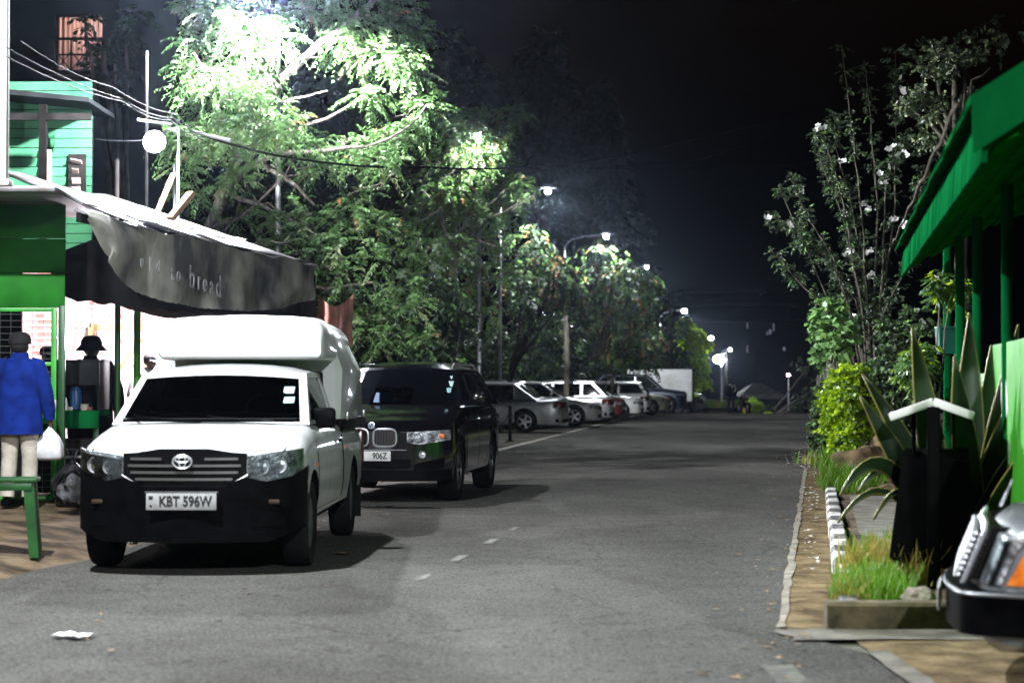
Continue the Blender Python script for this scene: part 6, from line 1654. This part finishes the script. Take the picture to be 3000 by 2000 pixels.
far_tree('huge black tree filling the sky behind the feathery tree', 1000, 62, [(1000, 300, 160, 1), (1250, 150, 120, .7), (1340, 250, 110, .8), (1180, 500, 150, 1), (1420, 300, 90, .6), (800, 560, 160, 1), (1000, 700, 160, 1), (1200, 750, 130, 1), (560, 720, 150, .8), (700, 900, 160, .9), (1000, 950, 160, 1)], [M['leaf_dark'], M['leaf_dark']], L=.9, ll=.5, dens=130, group='dark trees against the night sky')

# ---------------------------------------------------------------- right hand plants
def flower_shrub():
    Y = 33; base = W(2555, 1345, Y); base.z = .08
    t = plant('flowering_shrub', 'tall dark shrub with long arching stems and white flowers', 'shrub', base); w = lambda px, py, Y: rel(t, W(px, py, Y)); b = MB(); C = []; stems = []
    S = [[(2550, 1000), (2530, 700), (2500, 400), (2462, 130)], [(2560, 950), (2570, 600), (2550, 350), (2532, 175)], [(2580, 950), (2620, 600), (2625, 300), (2622, 150)], [(2520, 900), (2470, 640), (2410, 480), (2388, 370)], [(2500, 950), (2440, 760), (2350, 600), (2318, 500)], [(2490, 1000), (2420, 860), (2340, 680), (2284, 548)], [(2480, 1000), (2400, 880), (2320, 800), (2262, 733)], [(2510, 960), (2420, 720), (2330, 660), (2255, 638)], [(2530, 930), (2480, 640), (2440, 480), (2400, 380)], [(2560, 980), (2650, 800), (2690, 620), (2700, 500)], [(2540, 900), (2500, 620), (2450, 420), (2440, 330)], [(2510, 880), (2400, 740), (2350, 700), (2330, 715)], [(2580, 900), (2600, 500), (2640, 420), (2660, 380)]]
    for s_ in S:
        Yk = Y + random.uniform(-.7, .7); pts = [Vector((random.uniform(-.1, .1), random.uniform(-.1, .1), 0))] + [w(x, y, Yk) for x, y in s_]; limb(b, pts, .035, .008, 6, .02)
        for a, c in zip(pts[1:], pts[2:]):
            for k in range(8):
                f = random.random(); C.append((a + (c - a) * f, .09, .22))
    for k in range(34):
        x = random.gauss(2570, 58); y = random.uniform(700, 1150); C.append((w(x, y, Y + random.uniform(-.8, .8)), (.3, .3, .25), .6 if y > 880 else .12))
    b.build('stem', M['bark_dark'], t, 60)
    crown(t, C, [M['leaf_dark'], M['leaf2'], M['leaf_pale']], L=.13, nl=5, ll=.06, lw=.014, droop=.3, dens=32, mix=[.85, .12, .03], name='foliage')
    V = []; Fq = []
    fl = [(2392, 372), (2408, 380), (2462, 468), (2340, 550), (2347, 565), (2253, 640), (2310, 652), (2470, 624), (2575, 505), (2585, 535), (2645, 255), (2652, 268), (2697, 552), (2622, 645), (2650, 655), (2490, 735), (2548, 805), (2480, 745), (2655, 450), (2508, 930), (2758, 806), (2742, 815), (2600, 440), (2545, 735), (2540, 610), (2530, 595), (2615, 430)]
    for (x, y) in fl:
        for rep in range(2):
            c = w(x + random.uniform(-9, 9), y + random.uniform(-8, 8), Y - .3 + random.uniform(-.2, .2)); n = Vector((random.uniform(-.6, .6), -1, random.uniform(-.3, .6))).normalized(); u, v = frame_of(n)
            for k in range(5):
                a = k * 1.2566 + random.uniform(-.2, .2); d = u * math.cos(a) + v * math.sin(a); e = u * math.cos(a + 1.57) + v * math.sin(a + 1.57); r_ = random.uniform(.045, .07); i = len(V)
                V += [c, c + d * r_ * .6 + e * r_ * .38 - n * .004, c + d * r_ + n * .012, c + d * r_ * .6 - e * r_ * .38 - n * .004]; Fq.append((i, i + 1, i + 2, i + 3))
    np_mesh('blossom', np.array(V), np.array(Fq), M['flower'], t)
flower_shrub()
def bush(name, label, px, Y, spots, mats, mix, L=.16, ll=.09, lw=.03, dens=70, nl=4, cat='bush', group=None, droop=.3, z=0.05):
    base = W(px, 1200, Y); base.z = z; t = plant(name, label, cat, base, group); w = lambda px, py, Y: rel(t, W(px, py, Y)); b = MB(); C = []
    for x, y, r, f in spots:
        Yk = Y + random.uniform(-.3, .3); C.append((w(x, y, Yk), r / F * Y, f)); limb(b, [(random.uniform(-.1, .1), random.uniform(-.1, .1), 0), w(x, y, Yk)], .018, .006, 5)
    b.build('stem', M['bark'], t, 60); crown(t, C, mats, L=L, nl=nl, ll=ll, lw=lw, droop=droop, dens=dens, mix=mix, name='foliage'); return t
bush('bush', 'bright yellow green bush by the kerb behind the brown boulders', 2490, 29.5, [(2470, 1110, 36, 1), (2500, 1100, 34, 1), (2445, 1165, 34, 1), (2485, 1160, 40, 1.2), (2515, 1140, 34, 1), (2455, 1215, 36, 1), (2500, 1205, 40, 1.1), (2440, 1255, 30, .8), (2490, 1260, 36, .9), (2525, 1250, 30, .7), (2470, 1290, 28, .7), (2530, 1190, 30, .8)], [M['leaf_lime'], M['leaf2']], [.8, .2], dens=90)
bush('bush', 'dark green low bush hugging the kerb left of the bright bush', 2415, 32, [(2415, 1180, 26, 1), (2408, 1230, 24, 1), (2420, 1270, 26, 1), (2405, 1290, 20, .8), (2425, 1140, 24, .8)], [M['leaf_dark'], M['leaf2']], [.6, .4])
bush('bush', 'broad leaved creeper hanging beside the shrub base over the fence boards', 2430, 31.5, [(2425, 905, 30, .7), (2440, 960, 34, .8), (2420, 990, 28, .6), (2455, 1010, 34, .7), (2440, 1040, 30, .6), (2470, 940, 34, .7), (2410, 940, 22, .5)], [M['leaf2'], M['leaf']], [.7, .3], L=.2, ll=.17, lw=.06, dens=30, nl=3)
bush('bush', 'dark bush mass beneath the flowering shrub, behind the agave', 2640, 30.5, [(2590, 1130, 50, 1), (2600, 1060, 60, .9), (2650, 1130, 60, 1), (2620, 980, 60, .8), (2680, 1050, 50, .8), (2600, 1200, 50, .8), (2660, 1220, 50, .8), (2700, 930, 50, .6), (2690, 1180, 50, .8)], [M['leaf_dark'], M['leaf2']], [.75, .25], dens=80, ll=.10)
bush('bush', 'green spiky sprig plant beside the lime panels of the shelter', 2690, 18.6, [(2690, 1070, 22, .8), (2680, 1090, 22, .8), (2700, 1040, 22, .6), (2760, 830, 30, .4), (2780, 860, 40, .4)], [M['leaf'], M['leaf_lime']], [.7, .3], ll=.13, lw=.014)
def back_tree():
    Y = 29; base = W(2820, 1300, Y); base.z = 0
    t = plant('tree', 'dark tree with pale lit leaf tiers behind the green shelter roof', 'tree', base); w = lambda px, py, Y: rel(t, W(px, py, Y)); b = MB()
    limb(b, [(0, 0, 0), w(2820, 700, Y), w(2800, 400, Y), w(2790, 150, Y)], .16, .04)
    for e in ((2650, 310), (2690, 190), (2860, 165), (2730, 330), (2720, 420), (2800, 120), (2900, 200)): limb(b, [w(2800, 450, Y), w((2800 + e[0]) / 2, e[1] + 40, Y), w(e[0], e[1], Y)], .05, .012)
    b.build('trunk', M['bark_dark'], t, 60)
    C = [];
    for x, y, r, f in ((2660, 305, 22, .8), (2690, 295, 20, .8), (2650, 310, 16, .7), (2700, 270, 22, .8), (2705, 285, 20, .7), (2730, 335, 22, .6), (2700, 195, 18, .7), (2720, 180, 18, .7), (2775, 170, 24, .9), (2800, 165, 22, .8), (2780, 205, 22, .9), (2760, 210, 20, .8), (2850, 165, 24, .7), (2870, 160, 20, .6), (2730, 140, 22, .6), (2760, 130, 20, .6), (2740, 300, 20, .6), (2720, 400, 18, .7), (2705, 412, 16, .7), (2760, 290, 18, .5), (2830, 110, 20, .4), (2900, 110, 24, .4)): C.append((w(x, y, Y - .5 + random.uniform(-.4, .4)), (r / F * Y, r / F * Y, r / F * Y * .35), f))
    D = [(w(random.uniform(2640, 2990), random.uniform(60, 520), Y + random.uniform(.2, 1.5)), .35, .3) for k in range(10)]
    crown(t, C, [M['leaf_pale'], M['leaf_dark']], L=.14, nl=4, ll=.075, lw=.022, droop=.2, dens=30, mix=[.35, .65], name='crown')
    crown(t, D, [M['leaf_dark']], L=.3, nl=5, ll=.13, lw=.03, droop=.4, dens=44, name='crown')
back_tree()
# ---------------------------------------------------------------- people
def skin_body(t, J, s):
    """one continuous body: joints J (dict), grown with a skin modifier"""
    V = []; E = []; Rr = []; idx = {}
    def v(n, p, r):
        idx[n] = len(V); V.append(Vector(p) * s); Rr.append((r[0] * s, r[1] * s) if isinstance(r, tuple) else (r * s, r * s)); return idx[n]
    def e(a, b): E.append((idx[a], idx[b]))
    v('pelvis', J['pelvis'], .115); v('belly', J['belly'], .105); v('chest', J['chest'], .115); v('neck0', J['neck'], .055); v('neck1', Vector(J['head']) + Vector((0, .015, -.10)), .052)
    v('jaw', Vector(J['head']) + Vector((0, -.025, -.055)), .062); v('skull', Vector(J['head']) + Vector((0, .0, .025)), .088); v('top', Vector(J['head']) + Vector((0, .012, .085)), .062)
    v('nose', Vector(J['head']) + Vector((0, -.112, -.02)), .012); v('nose0', Vector(J['head']) + Vector((0, -.08, .0)), .022)
    for a, b in (('pelvis', 'belly'), ('belly', 'chest'), ('chest', 'neck0'), ('neck0', 'neck1'), ('neck1', 'jaw'), ('jaw', 'skull'), ('skull', 'top'), ('skull', 'nose0'), ('nose0', 'nose')): e(a, b)
    for k in ('l', 'r'):
        sx = 1 if k == 'l' else -1
        v('ear' + k, Vector(J['head']) + Vector((sx * .088, .012, .0)), .018); e('skull', 'ear' + k)
        sh, el, wr = Vector(J['sh' + k]), Vector(J['el' + k]), Vector(J['wr' + k])
        v('sh' + k, sh, .058); v('el' + k, el, .042); v('wr' + k, wr, .028); e('chest', 'sh' + k); e('sh' + k, 'el' + k); e('el' + k, 'wr' + k)
        f = (wr - el).normalized(); side = Vector((0, -1, 0)); side = (side - f * side.dot(f)).normalized(); pn = f.cross(side) * sx    # palm faces the thigh
        if pn.x * sx > 0: pn = -pn
        pc = wr + f * .055; v('palm' + k, pc, (.034, .022)); e('wr' + k, 'palm' + k)
        for i, (o, ln) in enumerate(((.030, .072), (.010, .082), (-.010, .076), (-.029, .060))):
            a = pc + f * .035 + side * o; b_ = a + f * ln * .5 + pn * .008; c = b_ + f * ln * .38 + pn * .026
            v('k%d' % i + k, a, .0105); v('m%d' % i + k, b_, .0095); v('t%d' % i + k, c, .0075); e('palm' + k, 'k%d' % i + k); e('k%d' % i + k, 'm%d' % i + k); e('m%d' % i + k, 't%d' % i + k)
        a = pc - f * .015 + side * .036; b_ = a + side * .022 + f * .03 + pn * .012; c = b_ + f * .028 + pn * .012
        v('th0' + k, a, .013); v('th1' + k, b_, .011); v('th2' + k, c, .009); e('palm' + k, 'th0' + k); e('th0' + k, 'th1' + k); e('th1' + k, 'th2' + k)
        hp, kn, an = Vector(J['hp' + k]), Vector(J['kn' + k]), Vector(J['an' + k])
        v('hp' + k, hp, .085); v('kn' + k, kn, .055); v('an' + k, an, .04); v('toe' + k, an + Vector((0, -.15, -.05)), .035); e('pelvis', 'hp' + k); e('hp' + k, 'kn' + k); e('kn' + k, 'an' + k); e('an' + k, 'toe' + k)
    me = bpy.data.meshes.new('body'); me.from_pydata([tuple(p) for p in V], E, []); o = bpy.data.objects.new('body', me); COL.objects.link(o)
    md = o.modifiers.new('skin', 'SKIN'); md.use_smooth_shade = True
    sl = me.skin_vertices[0].data
    for i, r in enumerate(Rr): sl[i].radius = r; sl[i].use_root = (i == 0)
    ss = o.modifiers.new('sub', 'SUBSURF'); ss.levels = 2; ss.render_levels = 2
    evaluated(o); o.data.materials.clear(); o.data.materials.append(M['skin']); o.data.shade_smooth(); o.parent = t
    return o
def ell(c, rx, ry, n=32, wr=0.0):
    return [(c[0] + rx * math.cos(2 * math.pi * k / n) * (1 + wr * math.sin(5 * 2 * math.pi * k / n + c[2] * 7)), c[1] + ry * math.sin(2 * math.pi * k / n) * (1 + 1.6 * wr * math.sin(6 * 2 * math.pi * k / n - c[2] * 9)), c[2]) for k in range(n)]
def person(label, loc, rz, H=1.72, top='blue_cloth', legs='cream_cloth', hem=.80, wide=1.0, hat=None, arms=None, lean=0.0, stride=.0, collar=None, hair=True, group=None):
    s = H / 1.72
    t = thing('person', label, 'person', loc, rz, group)
    ly = lambda z: -lean * max(0, z - .9)
    J = dict(pelvis=(0, 0, .95), belly=(0, ly(1.12), 1.12), chest=(0, ly(1.32), 1.32), neck=(0, ly(1.47), 1.47), head=(0, ly(1.60) - .01, 1.60))
    for k, sx in (('l', 1), ('r', -1)):
        J['sh' + k] = (sx * .175, ly(1.42), 1.42); J['el' + k] = (sx * .235, ly(1.14) + .03, 1.14); J['wr' + k] = (sx * .245, ly(.9) - .04, .89)
        st = stride * sx
        J['hp' + k] = (sx * .09, 0, .90); J['kn' + k] = (sx * .105, -.02 - st * .6, .49); J['an' + k] = (sx * .115, .03 - st, .08)
    if arms: J.update(arms)
    skin_body(t, J, s)
    S = Matrix.Scale(s, 4)
    w = wide
    b = MB(); hips = (0, 0)
    rr = [(hem, .205 * w, .150 * w), (hem + .10, .203 * w, .150 * w), (1.02, .192 * w, .140 * w), (1.16, .195 * w, .138 * w), (1.28, .205 * w, .142 * w), (1.37, .205 * w, .132), (1.43, .172, .105), (1.475, .105, .085), (1.50, .075, .078), (1.525, .072, .075)]
    b.loft([ell((.006 * math.sin(z * 30), ly(z) + .01, z), rx, ry, wr=.028 if z < 1.3 else .008) for z, rx, ry in rr])
    for k, sx in (('l', 1), ('r', -1)):
        sh, el, wr = [Vector(J[n + k]) for n in ('sh', 'el', 'wr')]
        p0 = sh + Vector((-sx * .05, 0, .0)); pts = [p0, sh + Vector((sx * .012, 0, -.015)), sh.lerp(el, .35), sh.lerp(el, .7), el, el.lerp(wr, .4), el.lerp(wr, .8), wr + (wr - el).normalized() * .01]
        b.tube(pts, [.070, .074 * w ** .5, .074 * w, .070 * w, .066 * w, .063 * w, .054 * w, .050], 14)
    b.xform(S); b.build('jacket' if hem < .9 else 'shirt', M[top], t, 70)
    b = MB()
    b.loft([ell((0, 0, z), rx, ry) for z, rx, ry in ((.84, .165, .125), (.95, .175, .132), (1.04, .170, .125))])
    for k, sx in (('l', 1), ('r', -1)):
        hp, kn, an = [Vector(J[n + k]) for n in ('hp', 'kn', 'an')]
        b.tube([hp + Vector((-sx * .01, 0, .05)), hp.lerp(kn, .3), hp.lerp(kn, .7), kn, kn.lerp(an, .35), kn.lerp(an, .75), an + Vector((0, 0, .015))], [.105, .105, .088, .080, .078, .073, .075], 14)
    b.xform(S); b.build('trousers', M[legs], t, 70)
    for k in 'lr':
        an = Vector(J['an' + k]); b = MB()
        b.loft([[(an.x + x * .048 * f, an.y + .07 - y, max(.004, z + (an.z - .08))) for x, z in ((-1, .0), (1, .0), (1, h * .6), (.5, h), (-.5, h), (-1, h * .6))] for y, f, h in ((0, .7, .07), (.03, 1, .09), (.12, .95, .085), (.20, 1.05, .06), (.26, .9, .045), (.285, .5, .03))]); b.xform(S); b.build('shoe', M['black_plastic'], t, 50)
    hd = Vector(J['head'])
    if hair:
        b = MB(); b.ball(hd + Vector((0, .012, .045)), (.094, .102, .082), 0, 16, 10); b.ball(hd + Vector((0, .03, .0)), (.088, .078, .07), 0, 16, 8); b.xform(S); b.build('hair', M['hair'], t, 70)
    for k in (-1, 1):
        b = MB(); b.ball(hd + Vector((k * .032, -.082, .008)), (.013, .01, .009), 0, 10, 6); b.xform(S); b.build('eye', M['litter'], t, 70)
    b = MB(); b.ball(hd + Vector((0, -.086, -.058)), (.026, .012, .009), 0, 10, 6); b.xform(S); b.build('mouth', M['brown_cloth'], t, 70)
    if hat == 'cap':
        b = MB(); b.lathe([(.108, .02), (.112, .06), (.10, .105), (.06, .135), (.004, .142)], c=(hd.x, hd.y + .01, hd.z), n=18); b.prism([(hd.x - .08, hd.y - .07, hd.z + .035), (hd.x + .08, hd.y - .07, hd.z + .035), (hd.x + .05, hd.y - .19, hd.z + .02), (hd.x - .05, hd.y - .19, hd.z + .02)], (0, 0, .012)); b.xform(S); b.build('cap', M['hair'], t, 50)
    if hat == 'brim':
        b = MB(); b.lathe([(.175, -.02), (.178, -.01), (.125, .045), (.118, .09), (.095, .135), (.05, .155), (.004, .158)], c=(hd.x, hd.y + .01, hd.z), n=22); b.xform(S); b.build('hat', M['dark_cloth'], t, 50)
    if collar:
        b = MB(); b.lathe([(.085, 1.45), (.092, 1.50), (.080, 1.53), (.07, 1.50)], c=(0, ly(1.5), 0), n=16); b.xform(S); b.build('collar', M[collar], t, 60)
    return t, J, s
# man in the blue jacket, back to us
Y = 18.9; x = W(58, 1000, Y).x
t1, J1, s1 = person('man in a loose blue jacket and cream trousers seen from behind', (x, Y, .21), R(174), 1.70, 'blue_cloth', 'cream_cloth', .72, 1.16, 'cap', collar='blue_cloth',
                    arms=dict(elr=(-.27, -.0, 1.13), wrr=(-.285, -.08, .88), ell=(.26, -.04, 1.15), wrl=(.20, -.24, 1.05)))
h = t1.matrix_basis @ (Vector(J1['wrr']) * s1 + Vector((0, -.005, -.085)))
bg = thing('carrier_bag', 'white carrier bag hanging from the right hand of the man in blue', 'bag', h)
b = MB(); b.loft([[(x_ * w, y_ * d, z) for x_, y_ in ((-1, -1), (0, -1.15), (1, -1), (1, 1), (0, 1.1), (-1, 1))] for z, w, d in ((-.33, .09, .05), (-.30, .125, .075), (-.18, .12, .07), (-.10, .085, .045), (-.02, .02, .012), (.0, .012, .01))]); b.build('bag', M['litter'], bg, 60)
# man with the brimmed hat
Y = 22.2; x = W(268, 1000, Y).x
person('man in a dark coat and round brimmed hat seen from behind at the stall', (x, Y, .20), R(165), 1.74, 'dark_cloth', 'dark_cloth', .55, 1.34, 'brim', arms=dict(elr=(-.30, -.02, 1.13), wrr=(-.30, -.10, .88), ell=(.29, -.05, 1.15), wrl=(.2, -.28, 1.1)))
# customer behind the mesh
Y = 23.4; x = W(142, 1000, Y).x
person('person in a pale teal top and dark cap behind the mesh door', (x, Y, .20), R(10), 1.66, 'teal_cloth', 'navy_cloth', .88, .92, 'cap', collar='white_cloth')
# vendor in white, bending behind the olive post
Y = 25.2; x = W(425, 1000, Y).x
person('vendor in a white shirt and dark apron leaning behind the lime awning post', (x, Y, .20), R(35), 1.62, 'white_cloth', 'dark_cloth', .9, .95, None, lean=.25, arms=dict(ell=(.28, -.16, 1.14), wrl=(.16, -.36, 1.05), elr=(-.28, -.16, 1.14), wrr=(-.16, -.36, 1.05)))
# walker with a backpack on the crest
Y = 97.0; x = W(2141, 1000, Y).x
t5, J5, s5 = person('pedestrian with a black backpack walking along the road crest', (x, Y, gz(Y)), R(176), 1.74, 'dark_cloth', 'navy_cloth', .88, 1.15, None, stride=.12)
bp = thing('backpack', 'black backpack with a pale reflective loop worn by the far pedestrian', 'backpack', t5.matrix_basis @ (Vector((0, .22, 1.24)) * s5), R(176))
b = MB(); b.bbox((0, 0, 0), (.36, .24, .52), .07); b.build('bag', M['black_plastic'], bp)
b = MB(); b.tube([(-.13 + .09 * math.cos(a), .125, .02 + .16 * math.sin(a)) for a in [2 * math.pi * k / 20 for k in range(17)]], .014, 5); b.build('reflective_strip', M['litter'], bp)
b = MB(); b.bbox((.05, .122, .2), (.12, .01, .05), .003); b.build('badge', M['litter'], bp)
# dark red motorcycle beside the walker
Y = 99; x = W(2178, 1000, Y).x
mt = thing('motorcycle', 'dark red motorcycle parked beside the pedestrian with the backpack', 'motorcycle', (x, Y, gz(Y)), R(14))
for y in (-.62, .62):
    b = MB(); b.lathe([(.20, -.05), (.30, -.045), (.31, 0), (.30, .045), (.20, .05), (.20, -.05)], c=(0, y, .31), axis='X', n=22); wl = b.build('wheel', M['rubber'], mt)
    b = MB(); b.lathe([(.19, .02), (.03, .04), (.03, -.04), (.19, -.02)], c=(0, y, .31), axis='X', n=18); b.build('rim', M['rim'], wl)
b = MB(); b.loft([ell((0, -.28, .72), .05, .06, 10), ell((0, -.22, .82), .13, .20, 10), ell((0, -.2, .93), .11, .18, 10), ell((0, -.2, .97), .04, .08, 10)]); b.build('fuel_tank', M['car_red'], mt)
b = MB(); b.bbox((0, .28, .84), (.22, .70, .10), .04); b.build('seat', M['black_plastic'], mt)
b = MB(); b.bbox((0, 0, .48), (.24, .36, .30), .06); b.tube([(0, -.45, .95), (0, -.62, .31)], .03, 8); b.tube([(0, -.4, .9), (0, .1, .5), (0, .62, .31)], .03, 8); b.build('frame', M['black_plastic'], mt)
b = MB(); b.tube([(-.34, -.34, 1.08), (-.1, -.44, 1.03), (.1, -.44, 1.03), (.34, -.34, 1.08)], .018, 8); b.build('handlebar', M['chrome'], mt)
b = MB(); b.ball((0, -.56, .92), (.09, .08, .09)); b.build('headlight', M['lamp_clear'], mt)
# ---------------------------------------------------------------- sky, air, camera
wd = bpy.data.worlds.new('World'); SC.world = wd; wd.use_nodes = True
nt = wd.node_tree; bgn = nt.nodes.get('Background') or nt.nodes.new('ShaderNodeBackground')
out = nt.nodes.get('World Output') or nt.nodes.new('ShaderNodeOutputWorld')
sky = nt.nodes.new('ShaderNodeTexSky'); sky.sky_type = 'NISHITA'; sky.sun_disc = False
sky.sun_elevation = R(-3.5); sky.sun_rotation = R(200); sky.air_density = 1.0; sky.dust_density = 2.0
nt.links.new(sky.outputs[0], bgn.inputs[0]); bgn.inputs[1].default_value = SKY
nt.links.new(bgn.outputs[0], out.inputs[0])
if HAZE > 0:
    b = MB(); b.box((30, 110, 9), (190, 330, 26)); hz = b.build('haze', mat('x', (1, 1, 1)), None, 0)
    m, hn, ho = new_mat('night_haze'); pv = hn.nodes.new('ShaderNodeVolumePrincipled'); pv.inputs['Color'].default_value = (.62, .76, 1.0, 1); pv.inputs['Density'].default_value = HAZE; pv.inputs['Anisotropy'].default_value = .93
    hn.links.new(pv.outputs[0], ho.inputs['Volume']); hz.data.materials.clear(); hz.data.materials.append(m); tag(hz, kind='stuff')
cam = bpy.data.cameras.new('camera'); co = bpy.data.objects.new('camera', cam); COL.objects.link(co)
co.location = (0, 0, CAMZ); co.rotation_euler = (R(90) + PITCH, 0, 0)
cam.sensor_width = 36; cam.lens = F / 3000 * 36; cam.clip_start = .1; cam.clip_end = 2000
cam.dof.use_dof = True; cam.dof.focus_distance = 23; cam.dof.aperture_fstop = 2.2; cam.dof.aperture_blades = 7
SC.camera = co
vs = SC.view_settings; vs.view_transform = 'Standard'; vs.look = 'None'; vs.exposure = 0; vs.gamma = 1; vs.use_curve_mapping = False
SC.render.engine = 'CYCLES'; cy = SC.cycles
cy.use_denoising = True; cy.denoiser = 'OPENIMAGEDENOISE'
cy.max_bounces = 6; cy.diffuse_bounces = 3; cy.glossy_bounces = 3; cy.transmission_bounces = 4; cy.transparent_max_bounces = 12; cy.volume_bounces = 0
cy.sample_clamp_indirect = 1.0; cy.caustics_reflective = False; cy.caustics_refractive = False; cy.use_light_tree = True
cy.volume_step_rate = 4; cy.volume_max_steps = 64
SC.render.use_persistent_data = False
